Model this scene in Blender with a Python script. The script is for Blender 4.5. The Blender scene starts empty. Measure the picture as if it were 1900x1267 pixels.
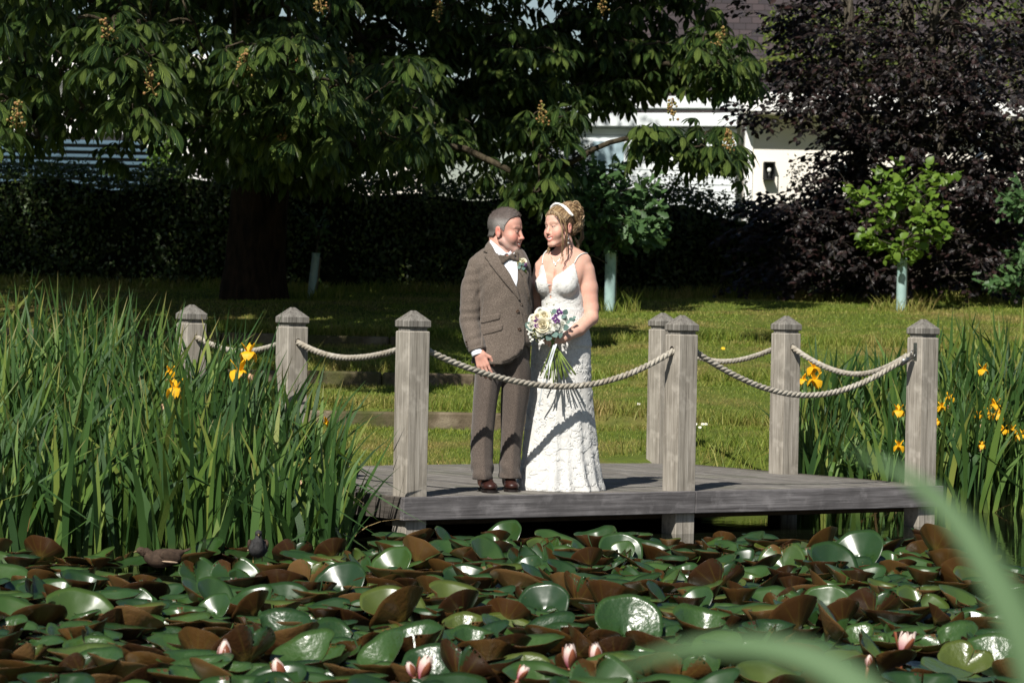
import bpy, math, random
import numpy as np
from mathutils import Vector, Matrix
from mathutils.bvhtree import BVHTree

# ------------------------------------------------------------------ camera, sky, sun, exposure
SC = bpy.context.scene
F_PX, PITCH_PX, ROLL, CAM_Z = 6073.0, 80.0, 0.02, 1.48     # focal length in pixels of a 1900 px wide picture
cam_d = bpy.data.cameras.new('camera'); cam = bpy.data.objects.new('camera', cam_d)
SC.collection.objects.link(cam)
cam_d.sensor_width = 36.0; cam_d.lens = 36.0 * F_PX / 1900.0
cam_d.clip_start = 0.1; cam_d.clip_end = 2000.0
_th = math.atan(PITCH_PX / F_PX); _cr, _sr = math.cos(ROLL), math.sin(ROLL)
_fw = Vector((0, math.cos(_th), -math.sin(_th))); _up0 = Vector((0, math.sin(_th), math.cos(_th)))
_R = Vector((1, 0, 0)) * _cr + _up0 * _sr
_U = -Vector((1, 0, 0)) * _sr + _up0 * _cr
cam.matrix_world = Matrix(((_R.x, _U.x, -_fw.x, 0), (_R.y, _U.y, -_fw.y, 0), (_R.z, _U.z, -_fw.z, CAM_Z), (0, 0, 0, 1)))
cam_d.dof.use_dof = True; cam_d.dof.focus_distance = 20.5; cam_d.dof.aperture_fstop = 7.0
SC.camera = cam

SUN_TO = Vector((-0.34, -0.94, 0)).normalized(); SUN_EL = math.radians(44)
wd = bpy.data.worlds.new('World'); SC.world = wd; wd.use_nodes = True
_nt = wd.node_tree; _sky = _nt.nodes.new('ShaderNodeTexSky'); _sky.sky_type = 'NISHITA'
_sky.sun_disc = False; _sky.sun_elevation = SUN_EL; _sky.sun_rotation = math.atan2(SUN_TO.x, SUN_TO.y)
_sky.air_density = 1.0; _sky.dust_density = 0.6; _sky.ozone_density = 1.0
_bg = _nt.nodes['Background']; _bg.inputs['Strength'].default_value = 0.05
_nt.links.new(_sky.outputs[0], _bg.inputs['Color'])
sun_d = bpy.data.lights.new('sun', 'SUN'); sun_d.energy = 5.0; sun_d.angle = math.radians(0.5); sun_d.color = (1.0, 0.955, 0.88)
sun = bpy.data.objects.new('sun', sun_d); SC.collection.objects.link(sun)
_dir = Vector((SUN_TO.x * math.cos(SUN_EL), SUN_TO.y * math.cos(SUN_EL), math.sin(SUN_EL)))
sun.rotation_euler = _dir.to_track_quat('Z', 'Y').to_euler(); sun.location = (-6, -12, 20)
SC.view_settings.view_transform = 'Standard'; SC.view_settings.look = 'None'
SC.view_settings.exposure = 0.5; SC.view_settings.gamma = 1.0
SC.cycles.max_bounces = 6; SC.cycles.transparent_max_bounces = 6; SC.cycles.diffuse_bounces = 3
SC.cycles.glossy_bounces = 3; SC.cycles.transmission_bounces = 3
# ------------------------------------------------------------------ helpers
def unit(a): return a / (np.linalg.norm(a, axis=-1, keepdims=True) + 1e-9)
def rs(seed): return np.random.default_rng(seed)

def ray(px, py):
    u, v = px - 950.0, py - 633.5
    d = _fw * F_PX + _R * u - _U * v
    return d / d.y
def at(px, py, d):
    """The point that a pixel of the photograph shows at depth d metres."""
    r = ray(px, py); return Vector((r.x * d, d, CAM_Z + r.z * d))
def at_np(px, py, d):
    px, py, d = np.broadcast_arrays(np.asarray(px, float), np.asarray(py, float), np.asarray(d, float))
    u, v = px - 950.0, py - 633.5
    D = np.array(_fw)[None] * F_PX + np.array(_R)[None] * u.ravel()[:, None] - np.array(_U)[None] * v.ravel()[:, None]
    D = D / D[:, 1:2] * d.ravel()[:, None]; D[:, 2] += CAM_Z
    return D
def pix(P):
    """The inverse: world points to photograph pixels."""
    Q = np.asarray(P, float) - np.array((0, 0, CAM_Z))
    z = Q @ np.array(_fw)
    return 950.0 + F_PX * (Q @ np.array(_R)) / z, 633.5 - F_PX * (Q @ np.array(_U)) / z

ORG = {}
def empty(name, loc, label, cat, group=None, rz=0.0):
    o = bpy.data.objects.new(name, None); SC.collection.objects.link(o)
    o.empty_display_size = 0.1; o.location = loc; o.rotation_euler = (0, 0, rz)
    ORG[o] = (np.array(loc, float), rz)
    return tag(o, label, cat, group)
def tag(o, label=None, cat=None, group=None, kind=None):
    if label: o['label'] = label
    if cat: o['category'] = cat
    if group: o['group'] = group
    if kind: o['kind'] = kind
    return o

def mk(name, V, F, mat, parent=None, uv=None, smooth=True, col=None, local=False, fmat=None):
    """One mesh object from vertex and face arrays; F is an array or a list of arrays of 3 or 4 wide rows."""
    V = np.asarray(V, np.float64).reshape(-1, 3)
    if parent is not None and not local:
        og, rz = ORG[parent]; V = V - og
        if rz:
            c, s = math.cos(-rz), math.sin(-rz); V = np.stack([V[:, 0] * c - V[:, 1] * s, V[:, 0] * s + V[:, 1] * c, V[:, 2]], 1)
    if not isinstance(F, (list, tuple)): F = [F]
    F = [np.asarray(f, np.int32) for f in F if len(f)]
    me = bpy.data.meshes.new(name)
    li = np.concatenate([f.ravel() for f in F]); tot = np.concatenate([np.full(len(f), f.shape[1], np.int32) for f in F])
    st = np.concatenate([[0], np.cumsum(tot)[:-1]]).astype(np.int32)
    me.vertices.add(len(V)); me.vertices.foreach_set('co', V.astype(np.float32).ravel())
    me.loops.add(len(li)); me.loops.foreach_set('vertex_index', li)
    me.polygons.add(len(tot)); me.polygons.foreach_set('loop_start', st); me.polygons.foreach_set('loop_total', tot)
    me.polygons.foreach_set('use_smooth', np.full(len(tot), bool(smooth)))
    if fmat is not None: me.polygons.foreach_set('material_index', np.asarray(fmat, np.int32))
    if uv is not None:
        l = me.uv_layers.new(name='UVMap'); l.data.foreach_set('uv', np.asarray(uv, np.float32)[li].ravel())
    me.update(calc_edges=True); me.validate()
    if col is not None:
        a = me.color_attributes.new('tint', 'FLOAT_COLOR', 'POINT')
        c = np.ones((len(V), 4), np.float32); c[:, :3] = col; a.data.foreach_set('color', c.ravel())
    for m in (mat if isinstance(mat, (list, tuple)) else [mat]): me.materials.append(m)
    o = bpy.data.objects.new(name, me); SC.collection.objects.link(o)
    if parent is not None:
        o.parent = parent; ORG[o] = ORG[parent] if not local else ORG[parent]
    else: ORG[o] = (np.zeros(3), 0.0)
    return o
def structure(o): o['kind'] = 'structure'; return o

def dup(root, loc, rz=None, label=None, group=None, scale=None):
    r = root.copy(); SC.collection.objects.link(r); r.location = loc
    if rz is not None: r.rotation_euler = (0, 0, rz) if not isinstance(rz, tuple) else rz
    if scale is not None: r.scale = (scale,) * 3
    if label: r['label'] = label
    if group: r['group'] = group
    for ch in list(root.children):
        c = ch.copy(); SC.collection.objects.link(c); c.parent = r
        for g in ch.children:
            d = g.copy(); SC.collection.objects.link(d); d.parent = c
    return r

class Acc:
    def __init__(s): s.V = []; s.F3 = []; s.F4 = []; s.UV = []; s.n = 0; s.has = False
    def add(s, V, F, uv=None):
        V = np.asarray(V, float).reshape(-1, 3)
        for f in (F if isinstance(F, (list, tuple)) and len(F) and isinstance(F[0], np.ndarray) else [np.asarray(F)]):
            (s.F3 if f.shape[1] == 3 else s.F4).append(f + s.n)
        s.V.append(V); s.UV.append(np.zeros((len(V), 2)) if uv is None else np.asarray(uv)); s.n += len(V)
        return s
    def faces(s): return [np.concatenate(x) for x in (s.F3, s.F4) if x]
    def build(s, name, mat, parent=None, **k):
        return mk(name, np.concatenate(s.V), s.faces(), mat, parent, uv=np.concatenate(s.UV), **k)

BOXF = np.array([[0, 3, 2, 1], [4, 5, 6, 7], [0, 1, 5, 4], [1, 2, 6, 5], [2, 3, 7, 6], [3, 0, 4, 7]])
def box(x0, x1, y0, y1, z0, z1):
    return np.array([[x0, y0, z0], [x1, y0, z0], [x1, y1, z0], [x0, y1, z0], [x0, y0, z1], [x1, y0, z1], [x1, y1, z1], [x0, y1, z1]], float), BOXF
def bbox_bev(x0, x1, y0, y1, z0, z1, b):
    """A box whose edges are chamfered by b."""
    V = []; F = []
    xs = (x0, x1); ys = (y0, y1); zs = (z0, z1); idx = {}
    for i in (0, 1):
        for j in (0, 1):
            for k in (0, 1):
                sx, sy, sz = (1 - 2 * i), (1 - 2 * j), (1 - 2 * k)
                p = (xs[i], ys[j], zs[k])
                for a in range(3):
                    q = [p[0] + sx * b, p[1] + sy * b, p[2] + sz * b]; q[a] = p[a]
                    idx[i, j, k, a] = len(V); V.append(q)
    def f(*q): F.append(q)
    quads = []; tris = []
    for a in range(3):
        o = [x for x in range(3) if x != a]
        for s in (0, 1):
            c = []
            for (m, n) in ((0, 0), (1, 0), (1, 1), (0, 1)):
                key = [0, 0, 0]; key[a] = s; key[o[0]] = m; key[o[1]] = n; c.append(idx[(*key, a)])
            quads.append(c)
        for m in (0, 1):
            for n in (0, 1):
                k0 = [0, 0, 0]; k1 = [0, 0, 0]; k0[a] = 0; k1[a] = 1
                for k in (k0, k1): k[o[0]] = m; k[o[1]] = n
                quads.append([idx[(*k0, o[0])], idx[(*k1, o[0])], idx[(*k1, o[1])], idx[(*k0, o[1])]])
    for i in (0, 1):
        for j in (0, 1):
            for k in (0, 1): tris.append([idx[i, j, k, 0], idx[i, j, k, 1], idx[i, j, k, 2]])
    V = np.array(V); C = V.mean(0)
    def orient(fs):
        fs = np.array(fs); n = np.cross(V[fs[:, 1]] - V[fs[:, 0]], V[fs[:, 2]] - V[fs[:, 0]])
        flip = ((V[fs].mean(1) - C) * n).sum(1) < 0; fs[flip] = fs[flip][:, ::-1]; return fs
    return V, [orient(tris), orient(quads)]

def tube(P, r, n=8, cap=True, uvs=False):
    """A tube along points P with radii r."""
    P = np.asarray(P, float); m = len(P); r = np.broadcast_to(np.asarray(r, float), (m,))
    T = np.gradient(P, axis=0); T /= np.linalg.norm(T, axis=1)[:, None] + 1e-12
    ref = np.array((0, 0, 1.0)) if abs(T[0, 2]) < 0.9 else np.array((1.0, 0, 0))
    A = np.zeros_like(P); a = np.cross(T[0], ref)
    for i in range(m):
        a = a - T[i] * (a @ T[i]); a /= np.linalg.norm(a) + 1e-12; A[i] = a
    B = np.cross(T, A); ang = np.arange(n) / n * 2 * np.pi
    V = P[:, None] + r[:, None, None] * (np.cos(ang)[None, :, None] * A[:, None] + np.sin(ang)[None, :, None] * B[:, None])
    V = V.reshape(-1, 3); i = np.arange(m - 1)[:, None] * n; j = np.arange(n)[None]; k = (j + 1) % n
    F = np.stack([i + j, i + k, i + n + k, i + n + j], -1).reshape(-1, 4)
    uv = np.stack([np.tile(np.arange(n) / n, m), np.repeat(np.linspace(0, 1, m), n)], 1)
    Fs = [F]
    if cap:
        V = np.concatenate([V, P[:1], P[-1:]]); uv = np.concatenate([uv, [[0.5, 0], [0.5, 1]]])
        j = np.arange(n); k = (j + 1) % n
        Fs.append(np.concatenate([np.stack([k, j, np.full(n, m * n)], 1), np.stack([(m - 1) * n + j, (m - 1) * n + k, np.full(n, m * n + 1)], 1)]))
    return (V, Fs, uv) if uvs else (V, Fs)
def lathe(prof, c, n=16):
    """Rings (r, z) about the vertical through c."""
    P = np.array([[0, 0, z] for r, z in prof], float); ang = np.arange(n) / n * 2 * np.pi
    V = np.stack([np.stack([r * np.cos(ang), r * np.sin(ang), np.full(n, z)], 1) for r, z in prof]).reshape(-1, 3) + np.asarray(c, float)
    m = len(prof); i = np.arange(m - 1)[:, None] * n; j = np.arange(n)[None]; k = (j + 1) % n
    return V, np.stack([i + j, i + k, i + n + k, i + n + j], -1).reshape(-1, 4)
def catmull(P, m):
    P = np.asarray(P, float); Q = np.concatenate([[2 * P[0] - P[1]], P, [2 * P[-1] - P[-2]]]); out = []
    n = len(P) - 1; t = np.linspace(0, n, m); i = np.minimum(t.astype(int), n - 1); f = (t - i)[:, None]
    p0, p1, p2, p3 = Q[i], Q[i + 1], Q[i + 2], Q[i + 3]
    return 0.5 * (2 * p1 + (p2 - p0) * f + (2 * p0 - 5 * p1 + 4 * p2 - p3) * f**2 + (3 * p1 - p0 - 3 * p2 + p3) * f**3)
def ellipsoid(c, r, rot=None, n=12, m=8):
    th = np.linspace(0, np.pi, m + 1); ph = np.arange(n) / n * 2 * np.pi
    V = np.stack([np.outer(np.sin(th), np.cos(ph)), np.outer(np.sin(th), np.sin(ph)), np.outer(np.cos(th), np.ones(n))], -1).reshape(-1, 3) * np.asarray(r)
    if rot is not None: V = V @ np.asarray(rot).T
    i = np.arange(m)[:, None] * n; j = np.arange(n)[None]; k = (j + 1) % n
    return V + np.asarray(c), np.stack([i + j, i + n + j, i + n + k, i + k], -1).reshape(-1, 4)
def rot_from(fwd, up):
    """Rotation matrices (N,3,3) whose columns are side, fwd, up-ish normal for arrays of directions."""
    fwd = fwd / (np.linalg.norm(fwd, axis=-1, keepdims=True) + 1e-12)
    s = np.cross(fwd, up); s /= np.linalg.norm(s, axis=-1, keepdims=True) + 1e-12
    n = np.cross(s, fwd); return np.stack([s, fwd, n], -1)
def scatter(tv, tf, tuv, pos, rot, scale):
    """Copies of a template (k,3) at N positions, rotations and scales, as one array."""
    N, k = len(pos), len(tv); sc = np.asarray(scale, float)
    if sc.ndim == 0: sc = np.full((N, 3), sc)
    if sc.ndim == 1: sc = np.repeat(sc[:, None], 3, 1)
    V = np.einsum('nij,nkj->nki', rot, tv[None] * sc[:, None]) + pos[:, None]
    off = (np.arange(N) * k)[:, None, None]
    Fs = [(f[None] + off).reshape(-1, f.shape[1]) for f in (tf if isinstance(tf, list) else [tf])]
    return V.reshape(-1, 3), Fs, np.tile(tuv, (N, 1))

def leaflet(n=5, fold=0.28, droop=0.35, wide=0.36, pos=0.62, wav=0.0):
    """One leaf blade of length 1 along +y, normal +z: widest at pos, folded along its midrib, bowed down towards the tip."""
    t = np.linspace(0, 1, n + 1); w = wide * 0.5 * np.clip(np.sin(np.pi * t ** (math.log(0.5) / math.log(pos))), 0, 1) ** 0.85
    z = -droop * t ** 2; y = t * (1 - 0.18 * droop * t)
    V = []; UV = []
    for s in (-1, 0, 1):
        V.append(np.stack([s * w, y, z - abs(s) * fold * w * -1 - (0 if s else 0)], 1)); UV.append(np.stack([np.full(n + 1, 0.5 + 0.5 * s), t], 1))
    V = np.stack(V, 1).reshape(-1, 3); UV = np.stack(UV, 1).reshape(-1, 2)
    if wav: V[:, 2] += wav * np.sin(V[:, 1] * 12) * V[:, 0] / wide
    i = (np.arange(n)[:, None] * 3 + np.arange(2)[None]).ravel()
    return V, np.stack([i, i + 1, i + 4, i + 3], 1), UV
def random_dirs(g, n): return unit(g.normal(0, 1, (n, 3)))

# ------------------------------------------------------------------ materials
def lin(r, g, b): return tuple(((c / 255.0) / 12.92 if c / 255.0 < 0.04045 else ((c / 255.0 + 0.055) / 1.055) ** 2.4) for c in (r, g, b))
class Nodes:
    def __init__(s, name):
        s.m = bpy.data.materials.new(name); s.m.use_nodes = True; s.t = s.m.node_tree
        s.b = s.t.nodes['Principled BSDF']; s.o = s.t.nodes['Material Output']
    def n(s, typ, **k):
        x = s.t.nodes.new(typ)
        for a, v in k.items():
            if a.startswith('i_'): x.inputs[int(a[2:]) if a[2:].isdigit() else a[2:].replace('_', ' ')].default_value = v
            else: setattr(x, a, v)
        return x
    def l(s, a, b): s.t.links.new(a, b)
    def coord(s, which='Object', scale=(1, 1, 1), rot=(0, 0, 0)):
        c = s.n('ShaderNodeTexCoord'); mp = s.n('ShaderNodeMapping'); mp.inputs['Scale'].default_value = scale; mp.inputs['Rotation'].default_value = rot
        s.l(c.outputs[which], mp.inputs[0]); return mp.outputs[0]
    def noise(s, vec, scale, detail=4, rough=0.55, dist=0.0):
        x = s.n('ShaderNodeTexNoise'); x.inputs['Scale'].default_value = scale; x.inputs['Detail'].default_value = detail
        x.inputs['Roughness'].default_value = rough; x.inputs['Distortion'].default_value = dist
        if vec is not None: s.l(vec, x.inputs['Vector'])
        return x.outputs['Fac']
    def ramp(s, fac, stops, interp='LINEAR'):
        x = s.n('ShaderNodeValToRGB'); x.color_ramp.interpolation = interp; e = x.color_ramp.elements
        while len(e) < len(stops): e.new(0.5)
        for q, (p, c) in zip(e, stops): q.position = p; q.color = (*c, 1) if len(c) == 3 else c
        s.l(fac, x.inputs[0]); return x.outputs[0]
    def mix(s, fac, a, b, mode='MIX'):
        x = s.n('ShaderNodeMix', data_type='RGBA', blend_type=mode)
        for v, i in ((fac, 0), (a, 6), (b, 7)):
            if hasattr(v, 'is_linked'): s.l(v, x.inputs[i])
            else: x.inputs[i].default_value = v if i == 0 else (*v, 1)
        return x.outputs[2]
    def math(s, op, a, b=None):
        x = s.n('ShaderNodeMath', operation=op)
        for v, i in ((a, 0), (b, 1)):
            if v is None: continue
            if hasattr(v, 'is_linked'): s.l(v, x.inputs[i])
            else: x.inputs[i].default_value = v
        return x.outputs[0]
    def bump(s, h, strength=0.3, dist=0.01, normal=None):
        x = s.n('ShaderNodeBump'); x.inputs['Strength'].default_value = strength; x.inputs['Distance'].default_value = dist
        s.l(h, x.inputs['Height'])
        if normal is not None: s.l(normal, x.inputs['Normal'])
        return x.outputs[0]
    def base(s, col, rough=0.6, spec=0.5, normal=None, sss=0.0, coat=0.0, metal=0.0):
        b = s.b
        if hasattr(col, 'is_linked'): s.l(col, b.inputs['Base Color'])
        else: b.inputs['Base Color'].default_value = (*col, 1)
        if hasattr(rough, 'is_linked'): s.l(rough, b.inputs['Roughness'])
        else: b.inputs['Roughness'].default_value = rough
        b.inputs['Specular IOR Level'].default_value = spec; b.inputs['Metallic'].default_value = metal
        if normal is not None: s.l(normal, b.inputs['Normal'])
        if sss: b.inputs['Subsurface Weight'].default_value = sss; b.inputs['Subsurface Scale'].default_value = 0.01; b.inputs['Subsurface Radius'].default_value = (1, 0.35, 0.2)
        if coat: b.inputs['Coat Weight'].default_value = coat; b.inputs['Coat Roughness'].default_value = 0.2
        return s.m
    def rnd(s): return s.n('ShaderNodeNewGeometry').outputs['Random Per Island']

def plain(name, c, rough=0.6, spec=0.4, var=0.25, scale=8, bump=0.0, metal=0.0, sss=0.0):
    """A slightly mottled surface of one colour."""
    N = Nodes(name); v = N.coord(); f = N.noise(v, scale, 5)
    lo = tuple(x * (1 - var) for x in c); hi = tuple(min(1, x * (1 + var)) for x in c)
    col = N.ramp(f, [(0.3, lo), (0.7, hi)])
    nm = N.bump(N.noise(v, scale * 6, 3), bump, 0.01) if bump else None
    return N.base(col, rough, spec, nm, sss=sss, metal=metal)

def leafmat(name, cols, rough=0.45, spec=0.4, transl=0.3, veins=0.0, tcol=None, basefade=None, sheen=0.0):
    """Leaves: each leaf takes its own tone, the light shines partly through; veins along the leaf's own UV."""
    N = Nodes(name); r = N.rnd()
    col = N.ramp(r, [((i + 0.5) / len(cols), c) for i, c in enumerate(cols)])
    nm = None
    if veins or basefade:
        uvn = N.n('ShaderNodeUVMap'); sep = N.n('ShaderNodeSeparateXYZ'); N.l(uvn.outputs[0], sep.inputs[0])
        u, v = sep.outputs[0], sep.outputs[1]
        if veins:
            au = N.math('ABSOLUTE', N.math('SUBTRACT', u, 0.5))
            ph = N.math('SUBTRACT', N.math('MULTIPLY', v, 8.5), N.math('MULTIPLY', au, 5.0))
            w = N.math('ABSOLUTE', N.math('SUBTRACT', N.math('FRACT', ph), 0.5))
            mid = N.math('LESS_THAN', au, 0.035)
            h = N.math('SUBTRACT', w, N.math('MULTIPLY', mid, 0.4))
            nm = N.bump(h, veins, 0.03)
            col = N.mix(N.math('MULTIPLY', mid, 0.45), col, tuple(min(1, c * 2.2) for c in cols[-1]))
        if basefade: col = N.mix(N.ramp(v, [(0.0, (1, 1, 1)), (basefade[1], (0, 0, 0))]), col, basefade[0])
    N.base(col, rough, spec, nm)
    tr = N.n('ShaderNodeBsdfTranslucent'); tc = tcol or tuple(min(1, c * 1.4) for c in cols[-1])
    N.l(N.mix(0.5, col, tc), tr.inputs[0])
    if nm is not None: N.l(nm, tr.inputs['Normal'])
    mx = N.n('ShaderNodeMixShader'); mx.inputs[0].default_value = transl
    N.l(N.b.outputs[0], mx.inputs[1]); N.l(tr.outputs[0], mx.inputs[2]); N.l(mx.outputs[0], N.o.inputs[0])
    return N.m
# ------------------------------------------------------------------ ground, water, lawn
FRONT_A = math.radians(34.7); UX = np.array((math.cos(FRONT_A), math.sin(FRONT_A))); NX = np.array((-UX[1], UX[0]))
C1 = np.array((-0.60, 19.78)); DECK_Z = 0.27
def shore_y(x):
    """Depth at which the far bank rises out of the water."""
    return np.interp(x, [-14, -3.5, -2.0, -1.2, 0.5, 1.5, 4.5, 14], [19.2, 20.2, 21.2, 22.2, 23.2, 24.0, 24.6, 25.5])
def ground_z(x, y):
    x = np.asarray(x, float); y = np.asarray(y, float)
    s = y - shore_y(x)
    far = np.interp(y, [20, 23, 24.6, 26.4, 29.1, 32.1, 36, 38, 40, 45, 70, 400], [0.0, 0.12, 0.27, 0.47, 0.76, 1.05, 1.33, 1.43, 1.50, 1.54, 1.6, 2.0])
    # the terraces hold level strips between stone kerbs, fading out to the smooth slope further along
    ter = np.interp(y, [20, 23, 24.6, 26.30, 26.42, 26.5, 28.92, 29.0, 29.1, 31.9, 32.0, 32.1, 36, 38, 40, 45, 70, 400],
                    [0.0, 0.12, 0.27, 0.385, 0.40, 0.535, 0.66, 0.67, 0.79, 0.955, 0.965, 1.07, 1.33, 1.43, 1.50, 1.54, 1.6, 2.0])
    w = np.clip((1.6 - x) / 1.4, 0, 1); land = far * (1 - w) + ter * w
    land = land + 0.012 * np.sin(x * 2.1 + y * 0.7) + 0.01 * np.sin(y * 1.9 - x)
    bank = np.clip(s / 1.2, -1, 1); z = np.where(bank > 0, land * np.clip(s / 0.9, 0, 1) ** 0.7 + 0.03 * bank, 0.55 * bank)
    near = np.clip((4.2 - y) / 2.0, 0, 1); z = np.where(y < 8, -0.55 + near * 0.72, z)
    side = np.clip((np.abs(x) - 13) / 3, 0, 1); z = np.where((y < 30) & (side > 0), z * (1 - side) + 0.3 * side, z)
    return z
def axis(parts): return np.unique(np.concatenate([np.arange(a, b, s) for a, b, s in parts]))
_gx = axis([(-400, -40, 30), (-40, -9, 1.5), (-9, 9, 0.12), (9, 40, 1.5), (40, 401, 30)])
_gy = axis([(-200, -4, 20), (-4, 18, 0.6), (18, 42, 0.085), (42, 60, 0.6), (60, 420, 20)])
_X, _Y = np.meshgrid(_gx, _gy); _Z = ground_z(_X, _Y); _n = len(_gx)
_i = (np.arange(len(_gy) - 1)[:, None] * _n + np.arange(_n - 1)[None]).ravel()
def ground_mat():
    N = Nodes('turf_soil'); v = N.coord()
    a = N.noise(v, 0.9, 6, 0.6); b = N.noise(v, 14, 4)
    c = N.ramp(a, [(0.30, (0.085, 0.130, 0.016)), (0.50, (0.11, 0.15, 0.02)), (0.62, (0.20, 0.165, 0.05)), (0.76, (0.27, 0.19, 0.08))])
    c = N.mix(b, c, (0.05, 0.06, 0.018))
    return N.base(c, 0.95, 0.1, N.bump(N.noise(v, 60, 3), 0.5, 0.03))
M_GROUND = ground_mat()
structure(mk('lawn', np.stack([_X, _Y, _Z], -1).reshape(-1, 3), np.stack([_i, _i + 1, _i + _n + 1, _i + _n], 1), M_GROUND))
def water_mat():
    N = Nodes('pond_water'); v = N.coord()
    h = N.noise(v, 5, 3); return N.base((0.006, 0.008, 0.004), 0.04, 0.5, N.bump(h, 0.06, 0.02))
structure(mk('pond_water', [(-16, 1.5, 0), (16, 1.5, 0), (16, 27, 0), (-16, 27, 0)], np.array([[0, 1, 2, 3]]), water_mat(), smooth=False))

# grass: single blades over the part of the lawn that can be seen
def frustum_half(y): return 0.157 * y + 1.3
def blades(n, y0, y1, seed, hmin, hmax, w, keep=None, xr=None):
    g = rs(seed); y = y0 + (y1 - y0) * g.random(n); x = (g.random(n) * 2 - 1) * frustum_half(y)
    if xr: x = xr[0] + (xr[1] - xr[0]) * g.random(n)
    s = y - shore_y(x); ok = s > 0.25
    loc = np.stack([x - C1[0], y - C1[1]], 1); du, dn = loc @ UX, loc @ NX
    ok &= ~((du > -0.2) & (du < 4.35) & (dn < 3.12))
    if keep is not None: ok &= keep(x, y, g)
    x, y = x[ok], y[ok]; n = len(x)
    z = ground_z(x, y) - 0.01; h = hmin + (hmax - hmin) * g.random(n) ** 1.5
    patch = np.sin(x * 2.3 + 1.7 * np.sin(y * 1.3)) * np.sin(y * 1.7 + x * 0.6); h = h * (1 + 0.18 * patch)
    a = g.random(n) * 2 * np.pi; ld = g.random(n) * 2 * np.pi; ln = h * (0.2 + 0.7 * g.random(n))
    sx, sy = np.cos(a) * w * (0.6 + 0.7 * g.random(n)), np.sin(a) * w
    P = np.stack([x, y, z], 1); S = np.stack([sx, sy, np.zeros(n)], 1); L = np.stack([np.cos(ld) * ln, np.sin(ld) * ln, h], 1)
    V = np.stack([P - S, P + S, P + S * 0.7 + L * np.array((.4, .4, .6)), P - S * 0.7 + L * np.array((.4, .4, .6)), P + L], 1).reshape(-1, 3)
    k = (np.arange(n) * 5)[:, None]
    return V, [k + np.array([[0, 1, 2, 3]]), k + np.array([[3, 2, 4]])]
def grass_mat():
    N = Nodes('grass_blades'); v = N.coord(); r = N.rnd(); a = N.noise(v, 0.9, 6, 0.6); p = N.noise(v, 3.5, 4, 0.6)
    green = N.ramp(r, [(0.1, (0.100, 0.155, 0.016)), (0.5, (0.150, 0.210, 0.022)), (0.9, (0.235, 0.265, 0.045))])
    dry = N.ramp(r, [(0.1, (0.25, 0.175, 0.055)), (0.9, (0.42, 0.30, 0.12))])
    f = N.ramp(N.math('ADD', N.math('MULTIPLY', a, 0.6), N.math('MULTIPLY', p, 0.4)), [(0.47, (0, 0, 0)), (0.62, (1, 1, 1))])
    f = N.math('MULTIPLY', f, N.ramp(r, [(0.0, (0.35, 0.35, 0.35)), (1.0, (1, 1, 1))]))
    c = N.mix(f, green, dry); N.base(c, 0.6, 0.3)
    tr = N.n('ShaderNodeBsdfTranslucent'); N.l(c, tr.inputs[0]); mx = N.n('ShaderNodeMixShader'); mx.inputs[0].default_value = 0.3
    N.l(N.b.outputs[0], mx.inputs[1]); N.l(tr.outputs[0], mx.inputs[2]); N.l(mx.outputs[0], N.o.inputs[0]); return N.m
_A = Acc()
for (n, y0, y1, sd, h0, h1, w) in ((130000, 22.5, 28, 1, 0.018, 0.045, 0.0030), (140000, 28, 34, 2, 0.018, 0.042, 0.0035), (120000, 34, 41, 3, 0.018, 0.042, 0.0045)):
    _A.add(*blades(n, y0, y1, sd, h0, h1, w))
# longer grass hanging over the kerbs, along the hedge foot and in tufts
for yk in (26.36, 28.95, 31.95):
    _A.add(*blades(9000, yk + 0.10, yk + 0.45, int(yk * 7), 0.06, 0.14, 0.0038)); _A.add(*blades(6000, yk - 0.25, yk - 0.03, int(yk * 9), 0.03, 0.06, 0.0038))
    _A.add(*blades(5000, yk + 0.02, yk + 0.2, int(yk * 11), 0.09, 0.17, 0.004, keep=lambda x, y, g: np.sin(x * 3.1 + 1.0) + 0.7 * np.sin(x * 7.7) > 0.35))
_A.add(*blades(12000, 39.4, 40.8, 8, 0.05, 0.17, 0.005))
_A.add(*blades(22000, 22.2, 25.4, 9, 0.08, 0.2, 0.004, keep=lambda x, y, g: (y - shore_y(x) < 1.3) & (g.random(len(x)) < 0.8)))
for gx, gy in ((1.05, 36.0), (4.45, 37.6), (-2.3, 37.2), (2.4, 39.8), (3.6, 40.0), (5.2, 39.6)):
    _A.add(*blades(260, gy - 0.18, gy + 0.12, int(gx * 31 + 400), 0.06, 0.24, 0.005, xr=(gx - 0.35, gx + 0.35)))
tag(_A.build('grass', grass_mat()), 'short mown grass of the sloping lawn with straw coloured dry patches', 'grass', kind='stuff')

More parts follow.
